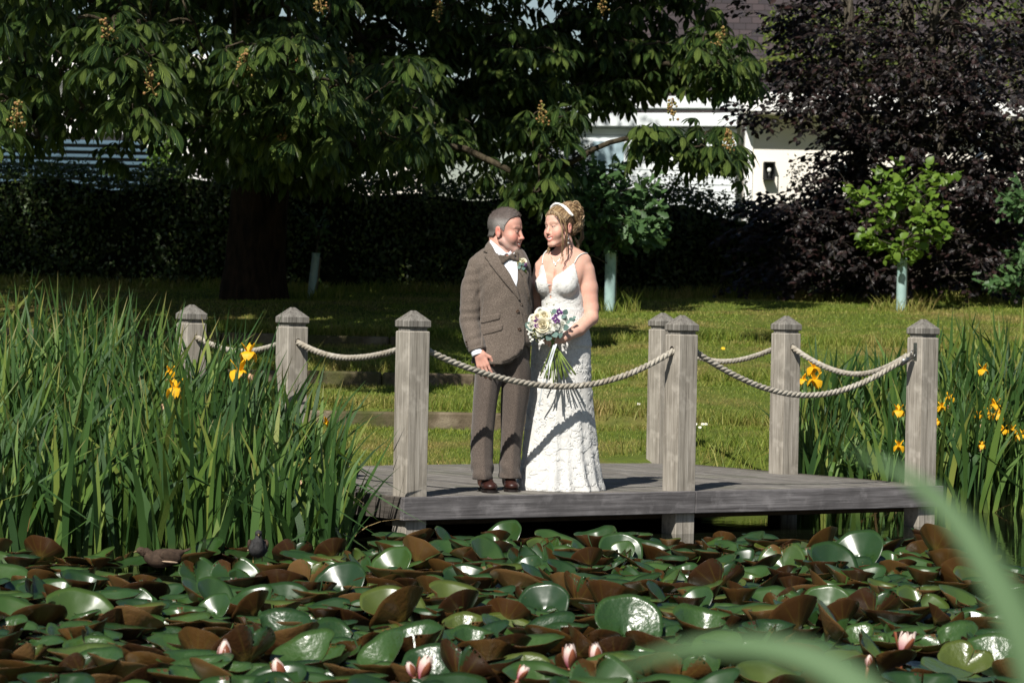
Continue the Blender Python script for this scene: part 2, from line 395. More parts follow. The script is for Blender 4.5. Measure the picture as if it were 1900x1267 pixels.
# stone kerbs that hold the terraces
def stone_mat():
    N = Nodes('kerb_stone'); v = N.coord(); a = N.noise(v, 4, 6, 0.65); b = N.noise(v, 40, 4, 0.7)
    c = N.ramp(a, [(0.3, (0.05, 0.038, 0.024)), (0.5, (0.115, 0.09, 0.06)), (0.7, (0.20, 0.165, 0.115))])
    c = N.mix(N.ramp(N.noise(v, 1.7, 5), [(0.5, (0, 0, 0)), (0.68, (1, 1, 1))]), c, (0.06, 0.065, 0.022))
    return N.base(c, 0.95, 0.1, N.bump(N.math('ADD', a, N.math('MULTIPLY', b, 0.4)), 0.8, 0.03))
M_STONE = stone_mat()
def kerb(x0, x1, y, z0, z1, seed, label):
    """A line of long kerb stones with narrow joints: uneven lengths, worn edges."""
    g = rs(seed); A = Acc(); x = x0
    while x < x1:
        L = 0.7 + 0.5 * g.random(); e = min(x + L, x1)
        V, F = bbox_bev(x, e - 0.012, y - 0.01 + 0.015 * g.random(), y + 0.17, z0 - 0.12, z1 + 0.012 * (g.random() - 0.5), 0.016)
        A.add(V, F); x = e
    o = empty('stone_kerb', (x0, y, z0), label, 'kerb', 'stone kerbs across the lawn'); A.build('kerb_stone', M_STONE, o, smooth=False)
kerb(-6.2, 0.48, 26.36, 0.38, 0.545, 11, 'sunlit stone kerb nearest the wooden deck, holding the lowest terrace')
kerb(-6.6, 0.15, 28.95, 0.665, 0.80, 12, 'shaded stone kerb between the lowest and uppermost kerbs of the lawn')
kerb(-7.0, -0.9, 31.95, 0.96, 1.085, 13, 'dark uppermost stone kerb in the tree shade behind the rope')
# ------------------------------------------------------------------ the deck over the water, its posts and ropes
def wood_mat(name, dark, mid, light, axis, stain=0.5, rough=0.8, green=0.0):
    """Weathered oak: long grain along one axis, checks, lichen and water stains."""
    N = Nodes(name)
    sc = [28.0, 28.0, 28.0]; sc[axis] = 1.3
    g = N.noise(N.coord('Object', tuple(sc)), 1.0, 6, 0.65, 0.4)
    sc2 = [90.0, 90.0, 90.0]; sc2[axis] = 3.0
    fine = N.noise(N.coord('Object', tuple(sc2)), 1.0, 3, 0.6)
    ob = N.n('ShaderNodeObjectInfo').outputs['Random']
    big = N.noise(N.coord('Object', (1, 1, 1)), 3.2, 5, 0.6)
    c = N.ramp(N.math('ADD', N.math('MULTIPLY', g, 0.6), N.math('MULTIPLY', fine, 0.4)), [(0.34, dark), (0.47, mid), (0.66, light)])
    c = N.mix(N.math('MULTIPLY', N.ramp(big, [(0.45, (0, 0, 0)), (0.7, (1, 1, 1))]), stain), c, tuple(x * 0.45 for x in mid))
    c = N.mix(N.math('MULTIPLY', N.ramp(N.noise(N.coord(), 9, 5), [(0.55, (0, 0, 0)), (0.7, (1, 1, 1))]), 0.35), c, tuple(min(1, x * 1.35) for x in light))
    if green: c = N.mix(N.math('MULTIPLY', N.ramp(N.noise(N.coord(), 2.0, 4), [(0.5, (0, 0, 0)), (0.7, (1, 1, 1))]), green), c, (0.10, 0.12, 0.04))
    rn = N.rnd()
    c = N.mix(1.0, c, N.ramp(rn, [(0, (0.82, 0.82, 0.82)), (1, (1.12, 1.1, 1.08))]), 'MULTIPLY')
    return N.base(c, rough, 0.25, N.bump(N.math('ADD', g, N.math('MULTIPLY', fine, 0.6)), 0.55, 0.006))
M_POST = wood_mat('weathered_post', (0.10, 0.088, 0.07), (0.255, 0.232, 0.195), (0.42, 0.39, 0.34), 2, 0.5)
M_CAP = wood_mat('weathered_cap', (0.055, 0.05, 0.043), (0.17, 0.158, 0.138), (0.37, 0.355, 0.32), 2, 0.8)
M_DECK = wood_mat('deck_boards', (0.06, 0.054, 0.047), (0.145, 0.134, 0.120), (0.25, 0.237, 0.217), 1, 0.45, green=0.25)
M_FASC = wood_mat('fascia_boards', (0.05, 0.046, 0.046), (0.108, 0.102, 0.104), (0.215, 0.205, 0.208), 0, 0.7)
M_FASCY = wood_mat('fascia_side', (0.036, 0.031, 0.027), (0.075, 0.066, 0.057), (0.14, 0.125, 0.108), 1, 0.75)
M_BEAM = plain('dark_beam', (0.05, 0.035, 0.022), 0.85, 0.2, 0.4, 10, 0.3)  # dark brown for the timbers below the boards
M_HOLE = plain('hole_shade', (0.015, 0.012, 0.01), 0.95, 0.1)  # flat dark discs paint the shade inside the rope holes

POST = {'a': (0, 0), 'b': (0, 1.42), 'c': (0, 2.74), 'd': (2.05, 0), 'e': (4.107, 0), 'f': (4.107, 1.45), 'g': (4.107, 2.90)}
def dk(u, n, z=0.0):
    p = C1 + UX * u + NX * n; return np.array((p[0], p[1], z))
ZR = FRONT_A
deck = empty('pond_deck', dk(0, 0, DECK_Z), 'weathered grey timber deck standing on piles over the pond under the couple', 'deck', rz=ZR)
# everything of the deck in its own frame: x along the front, y towards the bank, z from the deck surface
E0, E1, B1 = -0.115, 4.222, 3.12
A = Acc(); x = E0 + 0.045; k = 0; g = rs(21)
while x < E1 - 0.05:
    w = min(0.138, E1 - 0.045 - x)
    dz = 0.003 * (g.random() - 0.5)
    V, F = bbox_bev(x, x + w, -0.068, B1 + 0.02 * (g.random() - 0.5), -0.032, dz, 0.003); A.add(V, F); x += 0.1435
A.build('decking', M_DECK, deck, smooth=False, local=True)
def board(name, b, mat, bev=0.004, **k):
    V, F = bbox_bev(*b, bev); return mk(name, V, F, mat, deck, smooth=False, local=True)
H = 0.137
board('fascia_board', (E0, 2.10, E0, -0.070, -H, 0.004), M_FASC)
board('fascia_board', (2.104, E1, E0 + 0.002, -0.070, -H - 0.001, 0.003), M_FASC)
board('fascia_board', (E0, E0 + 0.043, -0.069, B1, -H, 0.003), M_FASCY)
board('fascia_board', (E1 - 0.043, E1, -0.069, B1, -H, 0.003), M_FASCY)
for yb in (0.1, 1.45, 2.9): board('beam', (E0 + 0.05, E1 - 0.05, yb, yb + 0.07, -H - 0.045, -0.034), M_BEAM)
for xb in (0.3, 1.2, 2.3, 3.2, 3.85): board('joist', (xb, xb + 0.05, -0.06, B1 - 0.05, -H + 0.02, -0.035), M_BEAM)

PW = 0.0765
def make_post(name, u, n, label, holes):
    o = empty(name, dk(u, n, DECK_Z), label, 'post', 'square timber posts round the deck', ZR)
    A = Acc(); V, F = bbox_bev(-PW, PW, -PW, PW, -0.75, 1.0, 0.006); A.add(V, F)
    mk('shaft', V, F, M_POST, o, smooth=False, local=True)
    V, F = bbox_bev(-PW + 0.013, PW - 0.013, -PW + 0.013, PW - 0.013, 0.996, 1.024, 0.002); mk('neck', V, F, M_CAP, o, smooth=False, local=True)
    c = PW + 0.002; b = 0.007
    V = np.array([[-c + b, -c + b, 1.02], [c - b, -c + b, 1.02], [c - b, c - b, 1.02], [-c + b, c - b, 1.02],
                  [-c, -c, 1.028], [c, -c, 1.028], [c, c, 1.028], [-c, c, 1.028], [-c, -c, 1.062], [c, -c, 1.062], [c, c, 1.062], [-c, c, 1.062],
                  [-.012, -.012, 1.124], [.012, -.012, 1.124], [.012, .012, 1.124], [-.012, .012, 1.124]])
    q = lambda a, b: [[a + i, a + (i + 1) % 4, b + (i + 1) % 4, b + i] for i in range(4)]
    mk('post_cap', V, np.array([[3, 2, 1, 0]] + q(0, 4) + q(4, 8) + q(8, 12) + [[12, 13, 14, 15]]), M_CAP, o, smooth=False, local=True)
    for ax, sg in holes:
        ang = np.arange(14) / 14 * 2 * np.pi; R = 0.021
        P = np.zeros((2, 14, 3))
        for i, (rr, dd) in enumerate(((R, PW + 0.0015), (R * 0.96, PW + 0.0028))):
            P[i, :, 2] = 0.905 + rr * np.sin(ang); P[i, :, 1 - ax] = rr * np.cos(ang); P[i, :, ax] = sg * dd
        V = P.reshape(-1, 3); j = np.arange(14); kk = (j + 1) % 14
        V = np.concatenate([V, V[14:].mean(0)[None]])
        mk('rope_hole', V, [np.stack([j, kk, 14 + kk, 14 + j], 1), np.stack([14 + j, 14 + kk, np.full(14, 28)], 1)], M_HOLE, o, smooth=False, local=True)
    return o
make_post('railing_post', *POST['a'], 'square weathered post at the deck corner between the irises and the man', [(0, 1), (1, 1)])
make_post('railing_post', *POST['b'], 'square post half hidden by iris leaves with a rope hole in its side', [(1, 1), (1, -1)])
make_post('railing_post', *POST['c'], 'dark topped post farthest among the tall iris leaves, shaded by the tree', [(1, -1)])
make_post('railing_post', *POST['d'], 'middle post on the deck front beside the woman in white', [(0, 1), (0, -1)])
make_post('railing_post', *POST['e'], 'square post at the deck corner beside the yellow irises, ropes hooked to a steel plate', [])
make_post('railing_post', *POST['f'], 'post on the deck side standing in front of the lawn next to yellow irises', [(1, 1), (1, -1)])
make_post('railing_post', *POST['g'], 'rear post mostly hidden behind the middle front post', [(1, -1)])

def rope_mat():
    N = Nodes('hemp_rope'); v = N.coord(); a = N.noise(v, 30, 4); b = N.noise(v, 4, 4)
    c = N.ramp(a, [(0.3, (0.22, 0.195, 0.155)), (0.7, (0.43, 0.40, 0.34))])
    c = N.mix(N.ramp(b, [(0.5, (0, 0, 0)), (0.75, (0.7, 0.7, 0.7))]), c, (0.19, 0.145, 0.09))
    return N.base(c, 0.9, 0.15, N.bump(N.noise(v, 160, 2), 0.4, 0.004))
M_ROPE = rope_mat(); M_STEEL = plain('dull_steel', (0.22, 0.22, 0.21), 0.35, 0.5, 0.3, 20, metal=0.9)
def rope(p0, p1, sag, label, s0=0.0, s1=0.0):
    p0, p1 = np.array(p0), np.array(p1); L = np.linalg.norm(p1 - p0); m = int(L / 0.012)
    t = np.linspace(0, 1, m); C = p0 + (p1 - p0) * t[:, None]; C[:, 2] -= sag * (1 - (2 * t - 1) ** 2)
    C[:, 2] += sag * 0.06 * np.sin(t * 6.28 + s0 * 3)
    T = np.gradient(C, axis=0); T /= np.linalg.norm(T, axis=1)[:, None]
    side = np.cross(T, (0, 0, 1)); side /= np.linalg.norm(side, axis=1)[:, None]; up = np.cross(side, T)
    arc = np.concatenate([[0], np.cumsum(np.linalg.norm(np.diff(C, axis=0), axis=1))])
    A = Acc()
    for q in range(3):
        ph = arc / 0.115 * 2 * np.pi + q * 2 * np.pi / 3
        S = C + 0.0100 * (np.cos(ph)[:, None] * side + np.sin(ph)[:, None] * up)
        A.add(*tube(S, 0.0112, 7))
    o = A.build('rope', M_ROPE); return tag(o, label, 'rope', 'ropes between the deck posts')
HZ = DECK_Z + 0.905; e = PW - 0.02
def rp(k, du, dn, z=HZ): return dk(POST[k][0] + du, POST[k][1] + dn, z)
rope(rp('a', e, -.01), rp('d', -e, -.01), 0.235, 'long grey rope sagging in front of the couple between two front posts')
hook = dk(POST['e'][0] - PW - 0.045, POST['e'][1] - 0.01, HZ - 0.035)
rope(rp('d', e, -.01), hook, 0.26, 'grey rope sagging along the open deck front to the steel hook, no one behind it', 0.4)
hook2 = dk(POST['e'][0] - 0.02, POST['e'][1] + PW + 0.05, HZ - 0.03)
rope(rp('f', 0, -e), hook2, 0.15, 'short rope on the deck side in front of yellow iris blooms', 0.2)
rope(rp('g', 0, -e), rp('f', 0, e), 0.12, 'short rope on the deck side in front of plain lawn', 0.7)
rope(rp('a', 0, e), rp('b', 0, -e), 0.085, 'pale rope above the shaded kerb between two posts by the irises', 0.1)
rope(rp('b', 0, e), rp('c', 0, -e), 0.075, 'short rope mostly hidden behind iris leaves and yellow blooms', 0.5)
hk = empty('rope_hook', dk(POST['e'][0], POST['e'][1], HZ), 'steel plate and hook on the corner post holding two rope ends', 'hook', rz=ZR)
V, F = bbox_bev(-PW - 0.004, -PW, -0.03, 0.005, -0.06, 0.06, 0.001); mk('plate', V, F, M_STEEL, hk, smooth=False, local=True)
ang = np.linspace(0, 2 * np.pi, 17); mk('ring', *tube(np.stack([-PW - 0.022 + 0.02 * np.cos(ang), np.full(17, -0.012), -0.015 + 0.022 * np.sin(ang)], 1), 0.0045, 6, False), M_STEEL, hk, local=True)
mk('ferrule', *tube([(-PW - 0.035, -0.011, -0.03), (-PW - 0.125, -0.010, -0.075)], [0.022, 0.025], 12), M_STEEL, hk, local=True)
# ------------------------------------------------------------------ irises
def iris_blades(P, h, w, seed, lean=0.25, droop=0.25, segs=7, bend_frac=0.12, az=None):
    """Sword leaves: flat tapering blades that rise, lean and bow; some are bent over near the tip."""
    g = rs(seed); N = len(P); t = np.linspace(0, 1, segs + 1)
    la = g.random(N) * 2 * np.pi if az is None else az + g.normal(0, 0.7, N)
    ln = np.abs(g.normal(0, lean, N)); dr = np.abs(g.normal(0, droop, N)); cur = g.normal(0, 0.1, N)
    bent = g.random(N) < bend_frac; tb = 0.5 + 0.3 * g.random(N)
    D = np.stack([np.cos(la), np.sin(la), np.zeros(N)], 1); Q = np.stack([-D[:, 1], D[:, 0], np.zeros(N)], 1)
    hor = ln[:, None] * t + dr[:, None] * t ** 3; ver = t - 0.35 * (dr[:, None] * t ** 2.5)
    ex = np.clip(t[None] - tb[:, None], 0, None) * bent[:, None]
    hor = hor + ex * 0.75; ver = ver - ex * (1.3 + 0.5 * g.random(N))[:, None]
    C = P[:, None] + h[:, None, None] * (hor[..., None] * D[:, None] + (cur[:, None] * t ** 2)[..., None] * Q[:, None])
    C[..., 2] += h[:, None] * ver
    wp = np.minimum(1, 0.75 + 0.6 * t) * np.clip((1 - t) / 0.45, 0, 1) ** 0.75
    fa = g.random(N) * np.pi; tw = g.normal(0, 0.5, N)
    a = fa[:, None] + tw[:, None] * t
    S = np.stack([np.cos(a), np.sin(a), np.zeros_like(a)], -1) * (w[:, None] * wp[None])[..., None]
    V = np.stack([C - S, C + S], 2).reshape(N, -1, 3)
    k = np.arange(segs)[:, None] * 2; f = k + np.array([[0, 1, 3, 2]])
    F = (np.arange(N)[:, None, None] * (2 * segs + 2) + f[None]).reshape(-1, 4)
    uv = np.tile(np.stack([np.tile([0, 1], segs + 1), np.repeat(t, 2)], 1), (N, 1))
    return V.reshape(-1, 3), F, uv
def blade_mat():
    N = Nodes('iris_leaf'); r = N.rnd()
    c = N.ramp(r, [(0.05, (0.022, 0.056, 0.015)), (0.35, (0.037, 0.086, 0.020)), (0.65, (0.057, 0.118, 0.025)), (0.88, (0.105, 0.175, 0.032)), (0.98, (0.19, 0.225, 0.045))])
    uvn = N.n('ShaderNodeUVMap'); sep = N.n('ShaderNodeSeparateXYZ'); N.l(uvn.outputs[0], sep.inputs[0])
    c = N.mix(N.ramp(sep.outputs[1], [(0.0, (0.75,) * 3), (0.28, (0, 0, 0))]), c, (0.20, 0.25, 0.05))
    tip = N.math('MULTIPLY', N.ramp(sep.outputs[1], [(0.88, (0, 0, 0)), (1.0, (1, 1, 1))]), N.math('GREATER_THAN', r, 0.7))
    c = N.mix(tip, c, (0.22, 0.17, 0.06))
    wv = N.n('ShaderNodeTexWave', wave_type='BANDS', bands_direction='X'); wv.inputs['Scale'].default_value = 4.0
    N.l(uvn.outputs[0], wv.inputs['Vector'])
    N.base(c, 0.48, 0.3, N.bump(wv.outputs['Fac'], 0.25, 0.003))
    tr = N.n('ShaderNodeBsdfTranslucent'); N.l(N.mix(0.6, c, (0.16, 0.24, 0.03)), tr.inputs[0]); mx = N.n('ShaderNodeMixShader'); mx.inputs[0].default_value = 0.22
    N.l(N.b.outputs[0], mx.inputs[1]); N.l(tr.outputs[0], mx.inputs[2]); N.l(mx.outputs[0], N.o.inputs[0]); return N.m
M_IRIS = blade_mat(); M_DEADLEAF = leafmat('dead_iris_leaf', [(0.30, 0.20, 0.08), (0.42, 0.31, 0.15), (0.22, 0.12, 0.05)], 0.8, 0.1, 0.2)
def in_deck(x, y, m=0.1):
    l = np.stack([x - C1[0], y - C1[1]], 1); du, dn = l @ UX, l @ NX
    return (du > E0 - m) & (du < E1 + m) & (dn > E0 - m) & (dn < B1 + m)
def bed(n, xr, yr, seed, keep, clump=0.06):
    g = rs(seed); m = n // 6
    cx = xr[0] + (xr[1] - xr[0]) * g.random(m); cy = yr[0] + (yr[1] - yr[0]) * g.random(m)
    x = np.repeat(cx, 6) + g.normal(0, clump, m * 6); y = np.repeat(cy, 6) + g.normal(0, clump * 0.6, m * 6)
    az = np.repeat(g.random(m) * 2 * np.pi, 6); ok = keep(x, y)
    return np.stack([x, y, np.maximum(ground_z(x, y), -0.12)], 1)[ok], az[ok]
def keep_l(x, y):
    px, py = pix(np.stack([x, y, np.zeros_like(x)], 1))
    front = 17.35 + 0.25 * np.sin(x * 3.1) + np.clip(x + 1.6, 0, 2) * 0.55
    return (y > front) & ~in_deck(x, y, 0.06) & (px < 640) & (y < 22.3) & (px < 610 + (19.5 - y) * 60)
PL, azl = bed(3500, (-4.0, -0.75), (17.1, 22.3), 31, keep_l)
g = rs(32); hl = np.interp(PL[:, 1], [17.5, 19.0, 20.5, 22.3], [0.80, 1.22, 1.45, 1.50]) * (0.70 + 0.42 * g.random(len(PL)))
pxl, _ = pix(PL); hl *= np.interp(pxl, [0, 330, 470, 560, 640], [1.0, 0.95, 0.84, 0.74, 0.58]); hl -= np.minimum(PL[:, 2], 0.3)
tag(Acc().add(*iris_blades(PL, hl, 0.0145 + 0.012 * g.random(len(PL)), 33, 0.14, 0.2)).build('iris_leaves', M_IRIS),
    'dense stand of tall sword shaped iris leaves at the water edge before the deck', 'water plants', kind='stuff')
def keep_r(x, y):
    s = y - shore_y(x); px, py = pix(np.stack([x, y, np.zeros_like(x)], 1))
    return (s > -0.75) & (s < 1.2) & ~in_deck(x, y, 0.05) & (px > 1455) & (px < 2030)
PR, azr = bed(2700, (1.9, 4.6), (22.9, 26.0), 34, keep_r)
g = rs(35); pxr, _ = pix(PR)
hr = np.interp(pxr, [1455, 1500, 1600, 1700, 1800, 2000], [0.62, 0.85, 0.78, 0.95, 1.05, 1.1]) * (0.65 + 0.45 * g.random(len(PR)))
tag(Acc().add(*iris_blades(PR, hr, 0.015 + 0.012 * g.random(len(PR)), 36, 0.14, 0.2)).build('iris_leaves', M_IRIS),
    'band of upright iris leaves on the bank behind the corner post with the steel hook', 'water plants', kind='stuff')
# fallen, withered blades among them
g = rs(37); PD = np.concatenate([PL[g.integers(0, len(PL), 90)], PR[g.integers(0, len(PR), 80)]])
tag(Acc().add(*iris_blades(PD, 0.25 + 0.35 * g.random(170), np.full(170, 0.008), 38, 0.5, 0.9)).build('withered_leaves', M_DEADLEAF),
    'withered brown blades scattered low between the iris leaves', 'dead leaves', kind='stuff')

# flowering stems
M_YELLOW = leafmat('iris_petal', [(0.72, 0.36, 0.008), (0.85, 0.48, 0.015), (0.80, 0.42, 0.01)], 0.5, 0.3, 0.35, tcol=(0.9, 0.5, 0.02))
M_SPENT = leafmat('spent_petal', [(0.50, 0.30, 0.16), (0.62, 0.42, 0.26)], 0.7, 0.2, 0.3)
M_STEM = plain('iris_stem', (0.09, 0.16, 0.035), 0.5, 0.4, 0.3, 30)
def petal(L, W, up0, droop, cup=0.25, n=7):
    """One petal from the flower's heart: goes out and up, then hangs; wide beyond its middle. Local: along +x."""
    t = np.linspace(0, 1, n); x = L * (t - 0.35 * droop * t ** 2); z = L * (up0 * t - droop * t ** 2.2)
    w = W * np.sin(np.pi * np.clip(0.12 + 0.83 * t, 0, 1)) ** 0.8
    V = []; 
    for s in (-1, -0.5, 0, 0.5, 1):
        V.append(np.stack([x, s * w, z + cup * W * (0.5 - s * s) + 0.004 * np.sin(9 * t + 4 * s)], 1))
    V = np.stack(V, 1).reshape(-1, 3); i = np.arange(n - 1)[:, None] * 5 + np.arange(4)[None]; i = i.ravel()
    return V, np.stack([i, i + 1, i + 6, i + 5], 1)
def rz_(V, a): c, s = math.cos(a), math.sin(a); return np.stack([V[:, 0] * c - V[:, 1] * s, V[:, 0] * s + V[:, 1] * c, V[:, 2]], 1)
def iris_flower(px, py, d, size, label, seed, bud=True, spent=0):
    g = rs(seed); size *= 1.3; top = np.array(at(px, py, d)); base = top.copy(); base[0] += g.normal(0, 0.04); base[1] += 0.05; base[2] = max(ground_z(base[0], base[1]), -0.1)
    o = empty('iris_flower', base, label, 'flower', 'yellow flag irises in bloom')
    pts = [base, base * 0.5 + top * 0.5 + np.array((g.normal(0, 0.02), 0, 0)), top - np.array((0, 0, size * 0.15))]
    mk('stem', *tube(catmull(pts, 8), np.linspace(0.007, 0.0045, 8), 6), M_STEM, o)
    a0 = g.random() * 6.28
    for q in range(3):
        V, F = petal(size * 0.62, size * 0.30, 0.5, 0.95 + 0.25 * g.random()); mk('fall', rz_(V, a0 + q * 2.094) + top, F, M_YELLOW, o)
    for q in range(3):
        V, F = petal(size * 0.40, size * 0.12, 1.5, 0.35); mk('standard', rz_(V, a0 + 1.05 + q * 2.094) + top, F, M_YELLOW, o)
    if bud:
        b = top + np.array((g.normal(0, size * 0.35), 0, -size * 0.5))
        A = Acc(); A.add(*tube(catmull([b + (top - b) * np.array((0.6, 0, -1.2)), b, b + np.array((0, 0, size * 0.55))], 6), [0.004, 0.006, 0.010, 0.010, 0.006, 0.001], 6)); mk('bud', np.concatenate(A.V), A.faces(), M_STEM, o)
    for q in range(spent):
        s = top + np.array((g.normal(0, size * 0.4), -0.01, -size * (0.5 + 0.5 * g.random()))); V, F = petal(size * 0.28, size * 0.10, 0.3, 1.2)
        A = Acc(); A.add(rz_(V, g.random() * 6) + s, F); A.add(rz_(V, g.random() * 6) + s, F); A.build('spent_bloom', M_SPENT, o)
    return o
LB = 'yellow iris bloom '
for args in [
    (325, 722, 19.0, .105, LB + 'low at the heart of the leaf bed, upright bud above it', 41, True, 1), (315, 690, 19.05, .06, LB + 'small and half open just above a wider bloom in the leaf bed', 42, True, 1),
    (444, 690, 19.3, .12, LB + 'largest of the leaf bed, hanging below another before the shaded post', 43, False, 0), (461, 655, 19.4, .10, LB + 'topmost of the leaf bed, in front of the rope', 44, True, 2),
    (517, 915, 18.9, .10, LB + 'beside the deck edge, lowest over the water', 45, True, 0), (560, 870, 19.2, .06, LB + 'small and closed beside the side of the deck', 46, False, 1), (580, 850, 19.5, .05, 'withering orange iris bloom above the side of the deck', 47, False, 2),
    (607, 785, 20.0, .065, LB + 'small against the sunlit kerb', 48, False, 2), (480, 798, 19.6, .045, LB + 'tiny among dark leaves below the second post', 49, False, 1),
    (1510, 683, 23.9, .10, LB + 'highest beside the side post of the deck', 51, True, 0), (1512, 706, 23.85, .105, LB + 'hanging just under the highest one beside the side post', 52, False, 0), (1490, 705, 23.9, .08, LB + 'touching the side post of the deck', 53, False, 0),
    (1667, 763, 23.6, .085, LB + 'leaning on the corner post with the hook', 54, False, 0), (1668, 828, 23.5, .075, LB + 'nearly closed low beside the corner post', 55, True, 0),
    (1825, 687, 24.6, .085, LB + 'topmost beyond the corner post, standing clear over the leaves', 56, True, 0), (1762, 738, 24.2, .07, LB + 'small one in the row just beyond the corner post', 57, True, 1), (1747, 755, 24.1, .065, LB + 'drooping right against the far side of the corner post', 58, False, 0),
    (1846, 752, 24.0, .085, LB + 'upper of the cluster of three in the bank leaves', 59, False, 0), (1852, 768, 23.95, .085, LB + 'lower of the cluster of three in the bank leaves', 60, False, 0), (1832, 766, 24.0, .075, LB + 'small member of the cluster of three in the bank leaves', 61, True, 1),
    (1861, 798, 23.8, .065, LB + 'below the cluster of three, narrow and upright', 62, True, 0), (1878, 797, 23.8, .06, LB + 'closed and upright, next below the cluster of three', 63, True, 0), (1893, 808, 23.7, .075, LB + 'at the picture edge among the bank leaves', 64, False, 0), (1822, 826, 23.6, .05, LB + 'lowest and smallest in the bank leaves', 65, False, 1),
    (1738, 782, 23.9, .05, LB + 'fading pale one close beyond the corner post', 66, False, 1), (1815, 770, 24.1, .05, LB + 'short stem bud between the corner post and the cluster', 67, True, 1)]:
    iris_flower(*args)

# the two big out of focus leaves close to the camera
def big_leaf(name, pts, w, label, seed):
    P = catmull([np.array(p) for p in pts], 26); n = len(P); t = np.linspace(0, 1, n)
    T = np.gradient(P, axis=0); T /= np.linalg.norm(T, axis=1)[:, None]
    S = np.cross(T, (0.12, -1.0, 0.25)); S /= np.linalg.norm(S, axis=1)[:, None]; nrm = np.cross(S, T)
    ww = w * np.minimum(1, 1.0) * np.clip((1 - t) / 0.7, 0, 1) ** 0.8
    V = np.stack([P + S * (ww * s)[:, None] + nrm * (0.0022 * (1 - s * s) * sg) for s, sg in ((-1, 1), (-.5, 1), (0, 1), (.5, 1), (1, 1), (.5, -1), (0, -1), (-.5, -1))], 1).reshape(-1, 3)
    i = np.arange(n - 1)[:, None] * 8; j = np.arange(8)[None]; k = (j + 1) % 8
    F = np.stack([i + j, i + k, i + 8 + k, i + 8 + j], -1).reshape(-1, 4)
    uv = np.stack([np.tile(np.array([0, .25, .5, .75, 1, .75, .5, .25]), n), np.repeat(t * 0.6 + 0.3, 8)], 1)
    return tag(mk(name, V, F, M_FG, uv=uv), label, 'leaf')
M_FG = leafmat('near_leaf', [(0.10, 0.175, 0.08), (0.11, 0.185, 0.085)], 0.65, 0.25, 0.25)
big_leaf('iris_leaf', [at(2010, 1700, 2.05), at(1965, 1400, 2.05), at(1900, 1180, 2.06), at(1800, 1000, 2.08), at(1700, 895, 2.1), at(1570, 832, 2.14)], 0.0165,
         'large blurred iris leaf arching over the deck corner, close to the camera', 71)
big_leaf('iris_leaf', [at(1780, 1500, 1.95), at(1650, 1330, 1.96), at(1530, 1235, 1.98), at(1390, 1200, 2.0), at(1230, 1215, 2.03), at(1060, 1290, 2.08)], 0.0135,
         'blurred iris leaf bowed low over the lily pads, close to the camera', 72)

# ------------------------------------------------------------------ water lilies
def pad_mats():
    N = Nodes('lily_pad_top'); oi = N.n('ShaderNodeObjectInfo').outputs['Random']; r = N.rnd()
    rr = N.math('FRACT', N.math('ADD', oi, r)); v = N.coord('Object', (6, 6, 6))
    c = N.ramp(rr, [(0.1, (0.012, 0.034, 0.007)), (0.5, (0.021, 0.053, 0.010)), (0.85, (0.033, 0.070, 0.012)), (0.97, (0.058, 0.078, 0.012))])
    blot = N.ramp(N.noise(v, 1.3, 5, 0.65), [(0.56, (0, 0, 0)), (0.72, (1, 1, 1))]); c = N.mix(N.math('MULTIPLY', blot, 0.3), c, (0.05, 0.065, 0.014))
    spot = N.ramp(N.noise(v, 7, 3, 0.7), [(0.69, (0, 0, 0)), (0.75, (1, 1, 1))]); c = N.mix(N.math('MULTIPLY', spot, 0.6), c, (0.22, 0.17, 0.05))
    nb = N.bump(N.noise(N.coord('Object', (1, 1, 1)), 5.0, 3, 0.5), 0.16, 0.05); top = N.base(c, N.ramp(N.noise(v, 2.0, 3), [(0.3, (0.27,) * 3), (0.7, (0.40,) * 3)]), 0.85, nb)
    N = Nodes('lily_pad_underside'); oi = N.n('ShaderNodeObjectInfo').outputs['Random']; r = N.rnd(); rr = N.math('FRACT', N.math('ADD', oi, r)); v = N.coord('Object', (8, 8, 8))
    c = N.ramp(rr, [(0.1, (0.034, 0.014, 0.005)), (0.45, (0.056, 0.024, 0.007)), (0.75, (0.075, 0.037, 0.009)), (0.95, (0.13, 0.07, 0.025))])
    uvn = N.n('ShaderNodeUVMap'); sep = N.n('ShaderNodeSeparateXYZ'); N.l(uvn.outputs[0], sep.inputs[0])
    w = N.math('ABSOLUTE', N.math('SUBTRACT', N.math('FRACT', N.math('MULTIPLY', sep.outputs[0], 12)), 0.5))
    vein = N.math('MULTIPLY', N.ramp(w, [(0.0, (1, 1, 1)), (0.13, (0, 0, 0))]), N.ramp(sep.outputs[1], [(0.1, (0.6,) * 3), (0.9, (0.1,) * 3)]))
    c = N.mix(vein, c, (0.12, 0.085, 0.014)); c = N.mix(N.ramp(sep.outputs[1], [(0.0, (0.5,) * 3), (0.45, (0, 0, 0))]), c, (0.10, 0.09, 0.015))
    N.base(c, 0.38, 0.45, N.bump(N.math('ADD', N.noise(v, 1.0, 4), N.math('MULTIPLY', vein, 0.3)), 0.2, 0.02))
    return top, N.m
M_PADTOP, M_PADUND = pad_mats()
